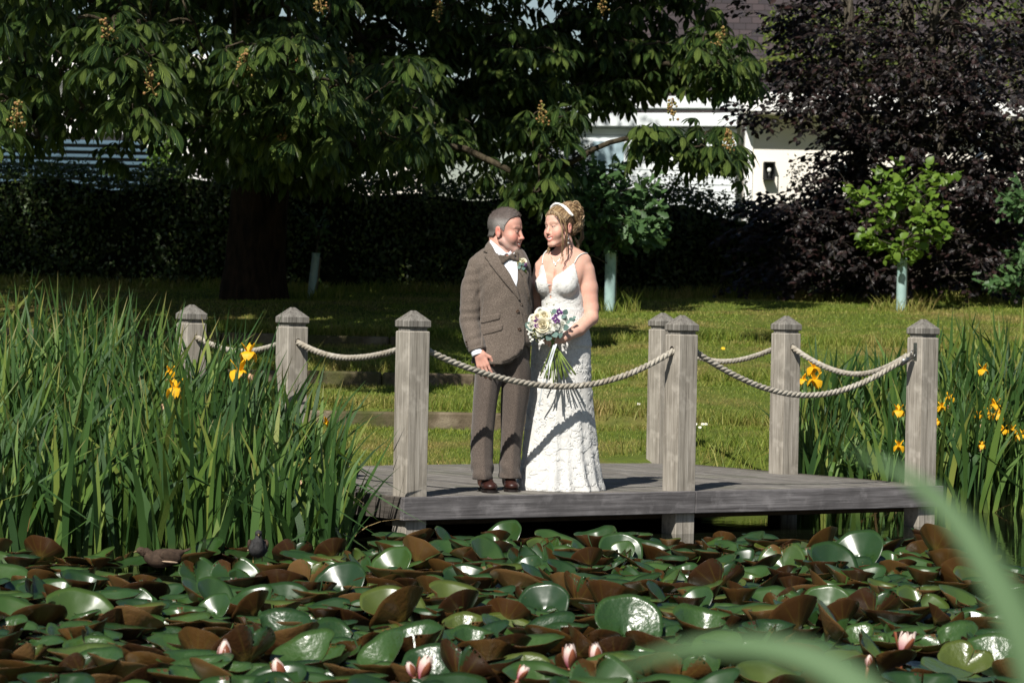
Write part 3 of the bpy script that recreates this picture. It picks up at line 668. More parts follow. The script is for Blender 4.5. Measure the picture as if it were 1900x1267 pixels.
def pad_shape(seed, funnel, fold, tilt, ripple, nr=7, nt=38):
    """A round notched pad with a skin above and one below: funnel lifts the rim, fold raises one side, the rim ripples."""
    g = rs(seed); th = np.linspace(0.05, 2 * np.pi - 0.05, nt); r = np.linspace(0.0, 1, nr + 1)[1:] ** 0.9
    ph = g.random(4) * 6.28; out = 1 + 0.03 * np.sin(3 * th + ph[0]) + 0.02 * np.sin(7 * th + ph[1])
    R, T = np.meshgrid(r, th, indexing='ij'); O = out[None]
    lobes = 1 - 0.42 * np.exp(-(np.minimum(T, 2 * np.pi - T) / 0.34) ** 2) * R
    x, y = R * O * np.cos(T) * lobes, R * O * np.sin(T) * lobes
    z = funnel * R ** 1.2 * (1 + 0.10 * np.sin(T + ph[2]) + 0.05 * np.sin(2 * T + ph[3]) + 0.025 * np.sin(3 * T + ph[0]))
    z += fold * np.clip(x * math.cos(ph[0]) + y * math.sin(ph[0]), 0, None) ** 2.0
    z += ripple * R ** 2.5 * (np.sin(4 * T + ph[1]) + 0.6 * np.sin(9 * T + ph[2]))
    sh = 1 / np.sqrt(1 + (0.9 * (z / np.maximum(R, .1))) ** 2); x, y = x * sh, y * sh
    ta = tilt; c, sn = math.cos(ph[3]), math.sin(ph[3]); u = x * c + y * sn; v = -x * sn + y * c
    u, z = u * math.cos(ta) - z * math.sin(ta), u * math.sin(ta) + z * math.cos(ta); x, y = u * c - v * sn, u * sn + v * c; z = z - min(0.0, float(z.min()) + 0.12)
    P = np.stack([x, y, z], -1); c = np.zeros((1, 3)); base = P.reshape(-1, 3)
    up = np.concatenate([c, base]); lo = up.copy(); lo[:, 2] -= 0.012
    rim = (nr - 1) * nt + 1 + np.arange(nt); lo[rim] = up[rim] - np.array((0, 0, 0.006))
    i = (np.arange(nr - 1)[:, None] * nt + np.arange(nt - 1)[None]).ravel() + 1
    Fq = np.stack([i, i + nt, i + nt + 1, i + 1], 1); j = np.arange(nt - 1) + 1; Ft = np.stack([np.zeros_like(j), j, j + 1], 1)
    n = len(up); Eg = np.stack([rim[:-1], rim[:-1] + n, rim[1:] + n, rim[1:]], 1)
    uv1 = np.concatenate([[[0.5, 0]], np.stack([(T / 6.2832).ravel(), R.ravel()], 1)])
    V = np.concatenate([up, lo]); F3 = np.concatenate([Ft, Ft[:, ::-1] + n]); F4 = np.concatenate([Fq, Fq[:, ::-1] + n, Eg])
    mi = np.concatenate([np.zeros(len(Ft)), np.ones(len(Ft)), np.zeros(len(Fq)), np.ones(len(Fq)), np.ones(len(Eg))]).astype(int)
    return V, F3, F4, np.concatenate([uv1, uv1]), mi
g = rs(80); PADS = []
for i in range(26):
    kind = i % 5
    fu, fo, ti, ri = [(0.55, 0.0, 0.24, 0.012), (0.36, 0.25, 0.36, 0.014), (0.82, 0.0, 0.20, 0.012), (0.15, 0.12, 0.20, 0.02), (0.42, 0.12, 0.52, 0.012)][kind]
    PADS.append(pad_shape(100 + i, fu * (0.8 + 0.4 * g.random()), fo * (0.7 + 0.6 * g.random()), ti * g.normal(0, 1), ri))
# where they float: a jittered hexagonal spread, crowded, thinner at the edges of the colony
cand = []
g = rs(81); row = 0; y = 11.3
while y < 21.2:
    st = 0.176
    for x in np.arange(-3.9, 4.2, st):
        X = x + (row % 2) * st / 2 + g.normal(0, 0.05); Y = y + g.normal(0, 0.045)
        px, py = pix(np.array([[X, Y, 0.0]])); px, py = px[0], py[0]
        if px < -260 or px > 2160: continue
        fr = 17.45 + 0.25 * math.sin(X * 3.1) + max(X + 1.6, 0) * 0.5
        edge = C1[1] + (X - C1[0]) * math.tan(FRONT_A) - 0.27
        if X < -0.75 and Y > fr: continue
        if X >= -0.75 and (Y > min(edge, 21) or py < 1024 + 4 * math.sin(X * 7)): continue
        if px > 1735 + 0.9 * (1000 - py) * 0 and py < 1045 + (px - 1735) * 0.25: continue
        if any(abs(X - bx_) < 0.23 and -1.25 < Y - by_ < 0.14 for bx_, by_ in ((-1.84, 17.05), (-1.35, 17.25))): continue
        if py > 1235 and px > 1500 and g.random() < 0.5: continue
        cand.append((X, Y, px, py))
    row += 1; y += st * 0.80
cand = np.array(cand); vis = (cand[:, 2] > -40) & (cand[:, 2] < 1940) & (cand[:, 3] < 1300)
order = np.argsort(np.where(vis, cand[:, 1], 99)); g = rs(82)
PWT = np.array([(1.0, 1.0, 0.45, 1.3, 1.1)[i % 5] for i in range(26)]); PWT /= PWT.sum(); protos = {}; A3 = {}; NIND = 296; kk = 0
LABEL = {0: 'glossy green lily pad cupped like a shallow bowl among the crowded pads', 1: 'lily pad with one half raised upright over its neighbours on the pond',
         2: 'funnel shaped lily pad showing its russet brown underside above the water', 3: 'flat green lily pad lying open on the pond among raised ones', 4: 'tilted lily pad half green and half brown in the crowded colony'}
GROUP = {0: 'cupped lily pads', 1: 'half raised lily pads', 2: 'funnel lily pads', 3: 'flat lily pads', 4: 'tilted lily pads'}
rest = []
for n, ci in enumerate(order):
    X, Y, px, py = cand[ci]; v = int(g.choice(26, p=PWT)); s = 0.119 * (0.72 + 0.7 * g.random() ** 1.5) * (0.8 if Y > 18.9 else 1.0); a = g.random() * 6.28; z = 0.01 + 0.035 * g.random()
    if n < NIND and vis[ci]:
        V, F3, F4, uv, mi = PADS[v]; k = v % 5
        if v not in protos:
            o = mk('lily_pad', V, [F3, F4], [M_PADTOP, M_PADUND], uv=uv, fmat=mi, local=True); tag(o, LABEL[k], 'lily pad', GROUP[k]); protos[v] = o
        else: o = protos[v].copy(); SC.collection.objects.link(o)
        o.location = (X, Y, z); o.rotation_euler = (0, 0, a); o.scale = (s, s, s)
    else: rest.append((X, Y, z, v, s, a))
Vs, f3, f4, uvs, m3, m4, off = [], [], [], [], [], [], 0
for X, Y, z, v, s, a in rest:
    V, F3, F4, uv, mi = PADS[v]; Vs.append(rz_(V * s, a) + np.array((X, Y, z))); f3.append(F3 + off); f4.append(F4 + off); uvs.append(uv)
    m3.append(mi[:len(F3)]); m4.append(mi[len(F3):]); off += len(V)
tag(mk('lily_pads', np.concatenate(Vs), [np.concatenate(f3), np.concatenate(f4)], [M_PADTOP, M_PADUND], uv=np.concatenate(uvs), fmat=np.concatenate(m3 + m4)),
    'mass of smaller lily pads crowding the water up to the deck and the irises', 'lily pads', kind='stuff')

# lily buds
M_PINK = leafmat('lily_petal', [(0.75, 0.55, 0.50), (0.80, 0.68, 0.60)], 0.45, 0.4, 0.3, basefade=((0.62, 0.10, 0.20), 0.75))
M_SEPAL = leafmat('lily_sepal', [(0.20, 0.05, 0.035), (0.25, 0.09, 0.04)], 0.4, 0.4, 0.15)
def bud_petal(L, W, open_, n=7):
    t = np.linspace(0, 1, n); rr = W * 1.1 * np.sin(np.pi * (0.12 + 0.8 * t)) + open_ * L * t ** 2; z = L * t
    V = np.stack([np.stack([rr * (1 - 0.25 * s * s), s * W * np.sin(np.pi * (0.1 + 0.88 * t)) ** 0.8, z], 1) for s in (-1, -.5, 0, .5, 1)], 1).reshape(-1, 3)
    i = (np.arange(n - 1)[:, None] * 5 + np.arange(4)[None]).ravel()
    return V, np.stack([i, i + 5, i + 6, i + 1], 1), np.stack([np.tile(np.linspace(0, 1, 5), n), np.repeat(t, 5)], 1)
def lily_bud(px, py, d, L, opened, lean, label, seed):
    g = rs(seed); r_ = ray(px, py); d = (0.135 - CAM_Z) / r_.z; c = np.array(at(px, py, d)); o = empty('lily_bud', (c[0], c[1], -0.02), label, 'flower bud', 'water lily buds')
    ax = np.array((lean, -0.15, 1.0)); ax /= np.linalg.norm(ax); s = np.cross((0, 1.0, 0), ax); s /= np.linalg.norm(s); Rm = np.stack([s, np.cross(ax, s), ax], 1)
    b0 = c - ax * L * 0.5
    mk('stalk', *tube([(c[0] - lean * 0.05, c[1], -0.02), b0 - ax * 0.03, b0 + ax * 0.005], 0.007, 6), M_SEPAL, o)
    for q in range(5):
        V, F, uv = bud_petal(L * (0.92 + 0.1 * g.random()), L * 0.22, opened * (0.7 + 0.6 * g.random())); mk('petal', rz_(V, q * 1.257 + 0.3) @ Rm.T + b0, F, M_PINK, o, uv=uv)
    for q in range(3):
        V, F, uv = bud_petal(L * 0.85, L * 0.19, opened * 2.0 + 0.06); V[:, 0] += L * 0.05; mk('sepal', rz_(V, q * 2.09 + 1.0) @ Rm.T + b0, F, M_SEPAL if q else M_PINK, o, uv=uv)
for a in [(416, 1208, 13.2, .095, .0, .1, 'red lily bud with a cream tip standing above brown pads', 91), (516, 1240, 12.8, .085, .05, -.35, 'slim white and pink lily bud leaning out between green pads', 92),
          (788, 1237, 12.85, .09, .12, .3, 'opening white lily bud with a brown outer leaf, leaning beside a smaller white one', 93), (762, 1240, 12.8, .06, .05, -.4, 'small white lily bud lying low beside an opening one', 94),
          (970, 1247, 12.7, .06, .15, .6, 'half sunken cream lily bud tipped over near the bowed leaf', 95), (1057, 1215, 13.0, .09, .1, .0, 'cream lily bud with amber streaks opening in front of a brown pad', 96),
          (1105, 1212, 13.05, .09, .05, -.05, 'upright pink lily bud on a green stalk beside a brown pad', 97), (1680, 1192, 13.3, .10, .25, .2, 'pink and white lily flower starting to open at the far side of the bowed leaf', 98),
          (1612, 1225, 12.95, .05, .0, .1, 'tiny closed cream lily bud low among the pads by the bowed leaf', 99)]:
    lily_bud(*a)

# ------------------------------------------------------------------ two moorhens at the foot of the irises
M_FEATHB = plain('brown_feathers', (0.055, 0.036, 0.024), 0.8, 0.2, 0.4, 30, 0.5); M_FEATHG = plain('slate_feathers', (0.035, 0.034, 0.034), 0.8, 0.2, 0.4, 30, 0.5)
M_PALEF = plain('pale_feathers', (0.40, 0.29, 0.20), 0.8, 0.2, 0.2, 30); M_BEAK = plain('dull_beak', (0.13, 0.10, 0.04), 0.5, 0.3); M_LEGB = plain('bird_leg', (0.22, 0.16, 0.05), 0.6, 0.3); M_EYE = plain('dark_eye', (0.01, 0.008, 0.006), 0.1, 0.6)
# ------------------------------------------------------------------ birds
def bird(loc, rz, label, fmat, head, standing, seed):
    """A moorhen: one body skin (trunk, neck, head), wings folded over it, beak, tail, legs."""
    o = empty('moorhen', loc, label, 'bird', rz=rz); o.scale = (0.78,) * 3
    L = []
    zb = 0.115 if standing else 0.085
    # rings along the back line: (y, z, half width, half height); head is towards -y
    rings = [(0.155, zb + 0.045, 0.006, 0.006), (0.125, zb + 0.035, 0.024, 0.022), (0.07, zb + 0.015, 0.052, 0.050), (0.01, zb, 0.066, 0.064), (-0.05, zb - 0.004, 0.060, 0.060), (-0.09, zb + 0.008, 0.042, 0.046)]
    hy, hz = head
    rings += [(-0.105 + (hy + 0.105) * 0.4, zb + 0.02 + (hz - zb) * 0.45, 0.027, 0.030), (hy + 0.012, hz - 0.018, 0.022, 0.024), (hy, hz, 0.024, 0.026), (hy - 0.02, hz + 0.002, 0.020, 0.021), (hy - 0.036, hz - 0.001, 0.009, 0.009)]
    P = catmull([(0, r[0], r[1]) for r in rings], 44); R = catmull([(r[2], r[3], 0) for r in rings], 44); n = 16; ang = np.arange(n) / n * 2 * np.pi
    T = np.gradient(P, axis=0); T /= np.linalg.norm(T, axis=1)[:, None]; U = np.cross(T, (1.0, 0, 0))
    V = (P[:, None] + np.cos(ang)[None, :, None] * np.array((1.0, 0, 0)) * R[:, None, :1] + np.sin(ang)[None, :, None] * U[:, None] * R[:, None, 1:2]).reshape(-1, 3)
    V[:, 2] += 0.0016 * np.sin(V[:, 1] * 260 + V[:, 0] * 170)
    i = np.arange(43)[:, None] * n; j = np.arange(n)[None]; k = (j + 1) % n; F = np.stack([i + j, i + k, i + n + k, i + n + j], -1).reshape(-1, 4)
    mk('body', V, F, fmat, o, local=True)
    for s in (-1, 1):
        V, F = ellipsoid((s * 0.050, 0.035, zb + 0.012), (0.020, 0.085, 0.040), Matrix.Rotation(-0.25, 3, 'X') @ Matrix.Rotation(s * 0.15, 3, 'Z'), 14, 10)
        mk('wing', V, F, M_FEATHB, o, local=True)
        V, F = ellipsoid((s * 0.066, 0.03, zb - 0.022), (0.006, 0.06, 0.007), Matrix.Rotation(-0.1, 3, 'X'), 8, 6); mk('flank_stripe', V, F, M_PALEF, o, local=True)
        V, F = ellipsoid((s * 0.021, hy - 0.012, hz + 0.006), (0.004, 0.004, 0.004), None, 8, 6); mk('eye', V, F, M_EYE, o, local=True)
        if standing: mk('leg', *tube([(s * 0.025, 0.0, zb - 0.05), (s * 0.03, 0.012, 0.045), (s * 0.03, -0.002, 0.004), (s * 0.032, -0.04, 0.002)], [0.006, 0.0045, 0.004, 0.003], 6), M_LEGB, o, local=True)
    mk('beak', *tube([(0, hy - 0.03, hz - 0.002), (0, hy - 0.045, hz - 0.006), (0, hy - 0.058, hz - 0.011)], [0.009, 0.006, 0.001], 8), M_BEAK, o, local=True)
    V, F = ellipsoid((0, 0.165, zb + 0.05), (0.02, 0.035, 0.008), Matrix.Rotation(0.4, 3, 'X'), 10, 6); mk('tail', V, F, fmat, o, local=True)
b = at(302, 1058, 17.05); bird((b.x, b.y, 0.025), -1.15, 'brown moorhen bending its head into the iris stems at the water edge', M_FEATHB, (-0.15, 0.135), False, 1)
b = at(478, 1046, 17.25); bird((b.x, b.y, 0.05), 0.1, 'slate grey moorhen facing the camera between two pale iris stalks', M_FEATHG, (-0.085, 0.215), True, 2)

# ------------------------------------------------------------------ trees
def bark_mat(name, a, b, sc=8):
    N = Nodes(name); v = N.coord('Object', (sc, sc, sc * 0.25)); f = N.noise(v, 1.5, 6, 0.65, 0.6)
    return N.base(N.ramp(f, [(0.35, a), (0.65, b)]), 0.95, 0.1, N.bump(f, 0.9, 0.05))
M_BARK = bark_mat('chestnut_bark', (0.009, 0.007, 0.005), (0.042, 0.026, 0.016)); M_BARKG = bark_mat('grey_bark', (0.04, 0.035, 0.025), (0.15, 0.13, 0.10), 20)
M_BOUGH = bark_mat('bough_bark', (0.022, 0.017, 0.011), (0.085, 0.070, 0.045), 12)
M_TWIG = plain('twig_bark', (0.15, 0.125, 0.085), 0.85, 0.2, 0.5, 12, 0.3)
def compound_leaf(seed, k=7, n=5, droop=0.48):
    """A horse chestnut leaf: leaflets spread like fingers from the end of the stalk and hang."""
    g = rs(seed); A = Acc(); ang = np.linspace(-2.15, 2.15, k)
    for q, a in enumerate(ang):
        L = (1.0 - 0.42 * (abs(a) / 2.15) ** 1.4) * (0.92 + 0.16 * g.random()); V, F, UV = leaflet(n, 0.22, droop * (0.8 + 0.4 * g.random()), 0.34, 0.66, 0.02)
        el = -0.12 - 0.28 * g.random(); V = V * L
        c, s = math.cos(el), math.sin(el); V = np.stack([V[:, 0], V[:, 1] * c - V[:, 2] * s, V[:, 1] * s + V[:, 2] * c], 1)
        V = rz_(V, -a); A.add(V, F, UV)
    return np.concatenate(A.V), A.faces(), np.concatenate(A.UV)
def limb(A, p0, p1, r0, r1, seed, sag=0.0, n=10, wob=0.06, sides=7):
    g = rs(seed); p0, p1 = np.array(p0, float), np.array(p1, float); t = np.linspace(0, 1, 5)[:, None]; P = p0 + (p1 - p0) * t
    L = np.linalg.norm(p1 - p0); P[1:-1] += g.normal(0, wob * L * 0.5, (3, 3)); P[:, 2] += sag * np.sin(np.pi * t[:, 0]) * L
    C = catmull(P, n); A.add(*tube(C, np.linspace(r0, r1, n), sides)); return C

def px_region(g, n, x0, x1, y0, y1, d0, d1):
    d = d0 + (d1 - d0) * g.random(n); return at_np(x0 + (x1 - x0) * g.random(n), y0 + (y1 - y0) * g.random(n), d)

# ---- horse chestnut
chest = empty('horse_chestnut', (at(470, 535, 37.0).x, 37.0, ground_z(-2.95, 37.0)), 'large horse chestnut with broad drooping fingered leaves hanging over the shaded lawn', 'tree')
g = rs(200); TW = []
for (n, x0, x1, y0, y1, d0, d1) in [
    (150, -180, 640, -300, 60, 25, 33), (120, -180, 640, 40, 170, 26, 34), (34, -120, 160, 150, 260, 28, 34), (26, 340, 640, 230, 300, 29, 33), (12, 160, 300, 20, 130, 24.5, 26), (12, 210, 320, 130, 225, 24.5, 26), (8, -70, 45, 175, 250, 24.5, 26), (26, 400, 640, 60, 190, 26, 28),
    (70, 380, 800, 110, 270, 27.5, 33), (26, 430, 620, 200, 290, 27.5, 30), (40, 610, 800, 120, 290, 30, 33), (190, 620, 1040, -300, 120, 34, 38.5), (90, 640, 1030, 100, 265, 34, 38), (16, 680, 900, 200, 330, 33, 35),
    (140, 1040, 1320, -300, 80, 35.8, 39), (34, 1080, 1330, 70, 140, 35.8, 38), (14, 1290, 1390, 60, 150, 34.5, 36.5), (10, 960, 1040, 230, 330, 31, 32), (8, 985, 1060, 180, 270, 31, 32), (10, 1195, 1260, 225, 275, 30.5, 31.5), (12, 1250, 1340, 235, 300, 30.5, 31.5), (5, 1320, 1375, 270, 320, 30.5, 31.5), (4, 985, 1005, 330, 360, 30.5, 31),
    (150, -180, 980, -260, 150, 34, 41), (40, 520, 980, 140, 290, 36, 40), (12, 130, 290, 280, 330, 33, 35), (16, -100, 90, 170, 270, 31, 34), (50, -180, 460, 130, 230, 34, 38), (26, 350, 480, 150, 270, 30, 34), (8, 560, 760, 270, 340, 33, 35)]:
    TW.append(px_region(g, n, x0, x1, y0, y1, d0, d1))
TW = np.concatenate(TW)
def in_px(P, x0, x1, y0, y1):
    x, y = pix(P); return (x > x0) & (x < x1) & (y > y0) & (y < y1)
gap = in_px(TW, -60, 385, 215, 400) & (TW[:, 1] > 27) & (g.random(len(TW)) < 0.75); TW = TW[~gap]
TW = np.concatenate([TW, px_region(g, 18, 1040, 1180, 140, 195, 35.5, 37), px_region(g, 30, -60, 420, 140, 215, 30, 35), px_region(g, 36, 400, 640, 250, 335, 33, 35.8), px_region(g, 80, 250, 760, -90, 45, 33, 40), px_region(g, 26, 940, 1050, 30, 170, 34, 37), px_region(g, 40, -60, 250, -60, 60, 33, 39), px_region(g, 60, 1040, 1300, 70, 150, 35.8, 38), px_region(g, 16, 1300, 1385, 90, 160, 35, 37), px_region(g, 30, 900, 1040, 150, 240, 34.5, 37)])
# crown above the picture: shades the ground behind
n = 1500; q = random_dirs(g, n) * (0.35 + 0.65 * g.random(n) ** 0.4)[:, None]
UP = np.array((-4.3, 36.6, 8.6)) + q * np.array((5.4, 7.2, 4.8)); ux, uy = pix(UP); UP = UP[(uy < -180) & (UP[:, 2] > 4.6)]
n = 260; q = random_dirs(g, n) * (g.random(n) ** 0.4)[:, None]; U2 = np.array((0.6, 39.5, 7.2)) + q * np.array((2.6, 3.0, 2.6)); ux, uy = pix(U2); UP = np.concatenate([UP, U2[uy < -60]])
n = 135; q = random_dirs(g, n) * (g.random(n) ** 0.4)[:, None]; U3 = np.array((-4.9, 28.6, 6.9)) + q * np.array((3.4, 5.2, 1.6)); ux, uy = pix(U3); UP = np.concatenate([UP, U3[uy < -170]])
trunk0 = np.array((chest.location.x, 37.0, chest.location.z)); A = Acc()
tp = catmull([trunk0 + np.array(o) for o in ((0.02, 0, -0.3), (0, 0, 0.1), (0.02, 0, 0.5), (0.06, 0.0, 1.6), (-0.02, 0, 2.6), (-0.1, 0.1, 4.5), (-0.3, 0.0, 7.5))], 40)
tr_ = np.interp(np.linspace(0, 1, 40), [0, .05, .1, .3, .6, 1], [0.62, 0.50, 0.40, 0.34, 0.30, 0.12]); V, Fs, uv = tube(tp, tr_, 28, uvs=True)
ph = np.arctan2(V[:, 1] - 37.0, V[:, 0] - trunk0[0]); rr = 1 + 0.05 * np.sin(ph * 5 + V[:, 2] * 1.2) + 0.03 * np.sin(ph * 11 + V[:, 2] * 2.5) + 0.02 * np.sin(ph * 23 - V[:, 2] * 4)
V[:, 0] = trunk0[0] + (V[:, 0] - trunk0[0]) * rr; V[:, 1] = 37 + (V[:, 1] - 37) * rr; A.add(V, Fs)
mk('trunk', np.concatenate(A.V), A.faces(), M_BARK, chest)
# limbs: each to a group of twigs, then a bough to each few twigs
A = Acc(); g = rs(203); allp = np.concatenate([TW, UP]); nodes = np.concatenate([tp[14:], allp]); nt0 = len(tp) - 14; ref = tp[16:]
dt = np.sqrt(((nodes[:, None] - ref[None]) ** 2).sum(-1)).min(1); order_ = np.argsort(dt[nt0:]) + nt0; par = np.full(len(nodes), -1); done = list(range(nt0)); path = np.zeros(len(nodes))
for i in order_:
    dd = np.asarray(done); L = np.linalg.norm(nodes[dd] - nodes[i], axis=1); j = dd[(L + 0.25 * path[dd] + 0.15 * np.clip(nodes[dd, 2] - nodes[i, 2] - 0.5, 0, 9)).argmin()]; par[i] = j; path[i] = path[j] + np.linalg.norm(nodes[j] - nodes[i]); done.append(i)
cnt_ = np.ones(len(nodes))
for i in order_[::-1]:
    if par[i] >= nt0: cnt_[par[i]] += cnt_[i]
for i in order_:
    j = par[i]; r0 = min(0.0055 * cnt_[i] ** 0.46 + 0.001, 0.10); limb(A, nodes[j], nodes[i], r0 * 1.08, r0 * 0.9, int(g.integers(1e6)), 0.05, 7, 0.13, 6 if r0 > .02 else 4)
mk('boughs', np.concatenate(A.V), A.faces(), M_BOUGH, chest)
M_CHEST = leafmat('chestnut_leaf', [(0.020, 0.048, 0.012), (0.040, 0.086, 0.018), (0.080, 0.140, 0.028), (0.165, 0.230, 0.050)], 0.42, 0.45, 0.22, 1.0, tcol=(0.13, 0.22, 0.03))  # wide dark-to-bright spread imitates shaded and sunlit leaves
def whorls(P, seed, per, size, stalk, tmpl, out_from):
    """At each twig end a whorl of compound leaves on arching stalks."""
    g = rs(seed); N = len(P) * per; Q = np.repeat(P, per, 0); az = g.random(N) * 2 * np.pi; el = g.normal(0.15, 0.35, N)
    D = np.stack([np.cos(az) * np.cos(el), np.sin(az) * np.cos(el), np.sin(el)], 1); bias = unit(Q - out_from) * 0.35; bias[:, 2] *= 0.3; D = unit(D + bias)
    sl = stalk * (0.6 + 0.7 * g.random(N)); pos = Q + D * sl[:, None] - np.array((0, 0, 1.0)) * (sl * 0.25)[:, None]
    up = unit(np.array((0, 0, 1.0)) + 0.45 * D * np.array((1, 1, 0)) + g.normal(0, 0.22, (N, 3)))
    fw = unit(D * np.array((1, 1, 0.35)) + np.array((0, 0, -0.15))); R = rot_from(fw, up)
    return pos, R, size * (0.7 + 0.55 * g.random(N)), Q
A = Acc(); TP = [compound_leaf(s, 7 if s % 3 else 5) for s in range(5)]
sel = rs(5).integers(0, 5, len(TW))
for v in range(5):
    pos, R, sz, Q = whorls(TW[sel == v], 210 + v, 6, 0.205, 0.17, None, np.array((-2.9, 37, 4.0)))
    A.add(*scatter(*TP[v], pos, R, sz))
A2 = Acc(); T2 = compound_leaf(9, 5, 2)
pos, R, sz, Q = whorls(UP, 220, 7, 0.42, 0.4, None, np.array((-2.9, 37, 5.0))); A.add(*scatter(*T2, pos, R, sz))
A.build('crown', M_CHEST, chest)
# flower spikes going to seed
M_PANICLE = leafmat('panicle', [(0.26, 0.18, 0.055), (0.30, 0.15, 0.06), (0.20, 0.20, 0.05)], 0.6, 0.3, 0.2)
def panicle(P, L, seed):
    g = rs(seed); A = Acc(); ax = unit(np.array((g.normal(0, 0.25), g.normal(0, 0.25), 1.0)))
    A.add(*tube([P, P + ax * L], [0.006, 0.002], 5))
    for q in range(34):
        t = 0.1 + 0.88 * g.random(); b = P + ax * L * t; d = unit(random_dirs(g, 1)[0] * np.array((1, 1, 0.5)) + np.array((0, 0, 0.15))); r = 0.075 * (1.05 - t * 0.75)
        e = b + d * r * (0.6 + 0.5 * g.random()); A.add(*tube([b, e], [0.0022, 0.0015], 3, False))
        V, F = ellipsoid(e, np.full(3, 0.0085 + 0.006 * g.random()), None, 6, 4); A.add(V, F)
    return A
for q, (x, y, d) in enumerate([(205, 62, 24.6), (285, 150, 24.6), (452, 120, 26.0), (520, 260, 27.5), (30, 215, 24.6), (650, 120, 29.5), (735, 165, 29.6), (810, 20, 33), (1120, 10, 33.2), (1250, 205, 30.6), (1355, 265, 30.6), (1010, 215, 31), (600, 5, 26), (1330, 70, 33.8), (560, 110, 26.2), (690, 235, 29.8)]):
    P = np.array(at(x, y, d)); panicle(P - np.array((0, 0, 0.1)), 0.22, 400 + q).build('flower_spike', M_PANICLE, chest)

# ---- copper beech
M_BEECH = leafmat('copper_leaf', [(0.005, 0.0045, 0.0045), (0.008, 0.006, 0.006), (0.011, 0.0075, 0.007), (0.022, 0.010, 0.009)], 0.40, 0.4, 0.05, 0.35, tcol=(0.08, 0.012, 0.01))
beech = empty('copper_beech', (at(1660, 560, 40.2).x, 40.2, ground_z(4.6, 40.2)), 'dark purple copper beech spreading before the cream building', 'tree')
b0 = np.array(beech.location)
A = Acc(); stems = []
for i, (dx, top, lean) in enumerate(((0, 9.0, (0.1, 0.2)), (-0.12, 7.5, (-1.0, 0.1)), (0.15, 7.5, (1.2, -0.2)), (0.05, 6, (0.5, -0.8)))):
    P = b0 + np.array((dx, 0, -0.2)); C = limb(A, P, b0 + np.array((dx + lean[0], lean[1], top)), 0.11 - 0.015 * i, 0.03, 500 + i, 0.0, 24, 0.02, 9); stems.append(C)
mk('trunk', np.concatenate(A.V), A.faces(), M_BARKG, beech)
g = rs(510); BT = []
for (n, x0, x1, y0, y1, d0, d1) in [(260, 1385, 1960, -320, 60, 38.6, 42), (190, 1450, 1960, 40, 180, 38.6, 42), (85, 1570, 1800, 170, 270, 38.8, 41.5), (14, 1430, 1560, 195, 235, 38.8, 39.4), (16, 1530, 1620, 240, 300, 38.8, 40.2), (60, 1780, 1960, 170, 300, 38.6, 41), (5, 1370, 1440, 205, 225, 38.8, 39.2),
    (70, 1520, 1640, 330, 430, 39, 40.4), (90, 1380, 1640, 400, 545, 38.9, 40.3), (130, 1680, 1880, 290, 540, 38.8, 41), (60, 1790, 1960, 300, 460, 38.7, 41), (50, 1560, 1700, 290, 420, 39.4, 41), (16, 1400, 1500, 380, 400, 39, 40.2)]:
    BT.append(px_region(g, n, x0, x1, y0, y1, d0, d1))
BT = np.concatenate(BT); n = 260; q = random_dirs(g, n) * (g.random(n) ** 0.35)[:, None]; BU = b0 + np.array((0.3, 0.5, 7.2)) + q * np.array((2.6, 2.4, 2.8)); _, uy = pix(BU); BU = BU[uy < -280]
A = Acc(); g = rs(511); TWB = []
def spray(C, s, e, seed, A, n, step):
    """A flat spray: leaves alternate along a thin twig that droops outwards."""
    g = rs(seed); P = catmull([s, s * 0.5 + e * 0.5 + np.array((0, 0, 0.08)), e], 6); A.add(*tube(P, np.linspace(0.006, 0.002, 6), 4, False))
    return P
LP, LR, LS = [], [], []
allb = np.concatenate([BT, BU]); C0 = np.concatenate(stems)
for p in allb:
    h = p[2] - 0.8 - 0.2 * g.random(); j = np.argsort(np.abs(C0[:, 2] - max(h, b0[2] + 0.3)) + 0.25 * np.abs(C0[:, 0] - p[0]))[g.integers(0, 3)]; s = C0[j]
    if g.random() < 0.3: limb(A, s, p, 0.016, 0.005, int(g.integers(1e6)), 0.04, 7, 0.06, 4)
    az = math.atan2(p[1] - s[1], p[0] - s[0]) + g.normal(0, 0.8)
    for w in range(3):
        a = az + g.normal(0, 0.9); L = 0.22 + 0.26 * g.random(); D = np.array((math.cos(a), math.sin(a), g.normal(-0.12, 0.25))); q = p + g.normal(0, 0.08, 3)
        P = catmull([q, q + D * L * 0.5 + np.array((0, 0, 0.03)), q + D * L - np.array((0, 0, 0.05))], 10); A.add(*tube(P, np.linspace(0.004, 0.0015, 10), 3, False))
        S = unit(np.cross(D, (0, 0, 1.0)))
        for m in range(10):
            sg = 1 if m % 2 else -1; LP.append(P[m] + S * sg * 0.008); LR.append(unit(S * sg * 0.8 + D * 0.8 + np.array((0, 0, -0.25)) + g.normal(0, 0.25, 3))); LS.append(0.075 + 0.04 * g.random())
mk('boughs', np.concatenate(A.V), A.faces(), M_BARKG, beech)
LP, LR, LS = np.array(LP), np.array(LR), np.array(LS); up = unit(np.array((0, -0.25, 1.0)) + rs(3).normal(0, 0.4, (len(LP), 3)))
TB = leaflet(3, 0.2, 0.2, 0.62, 0.46); mk_b = Acc().add(*scatter(*TB, LP, rot_from(LR, up), LS)); mk_b.build('crown', M_BEECH, beech)

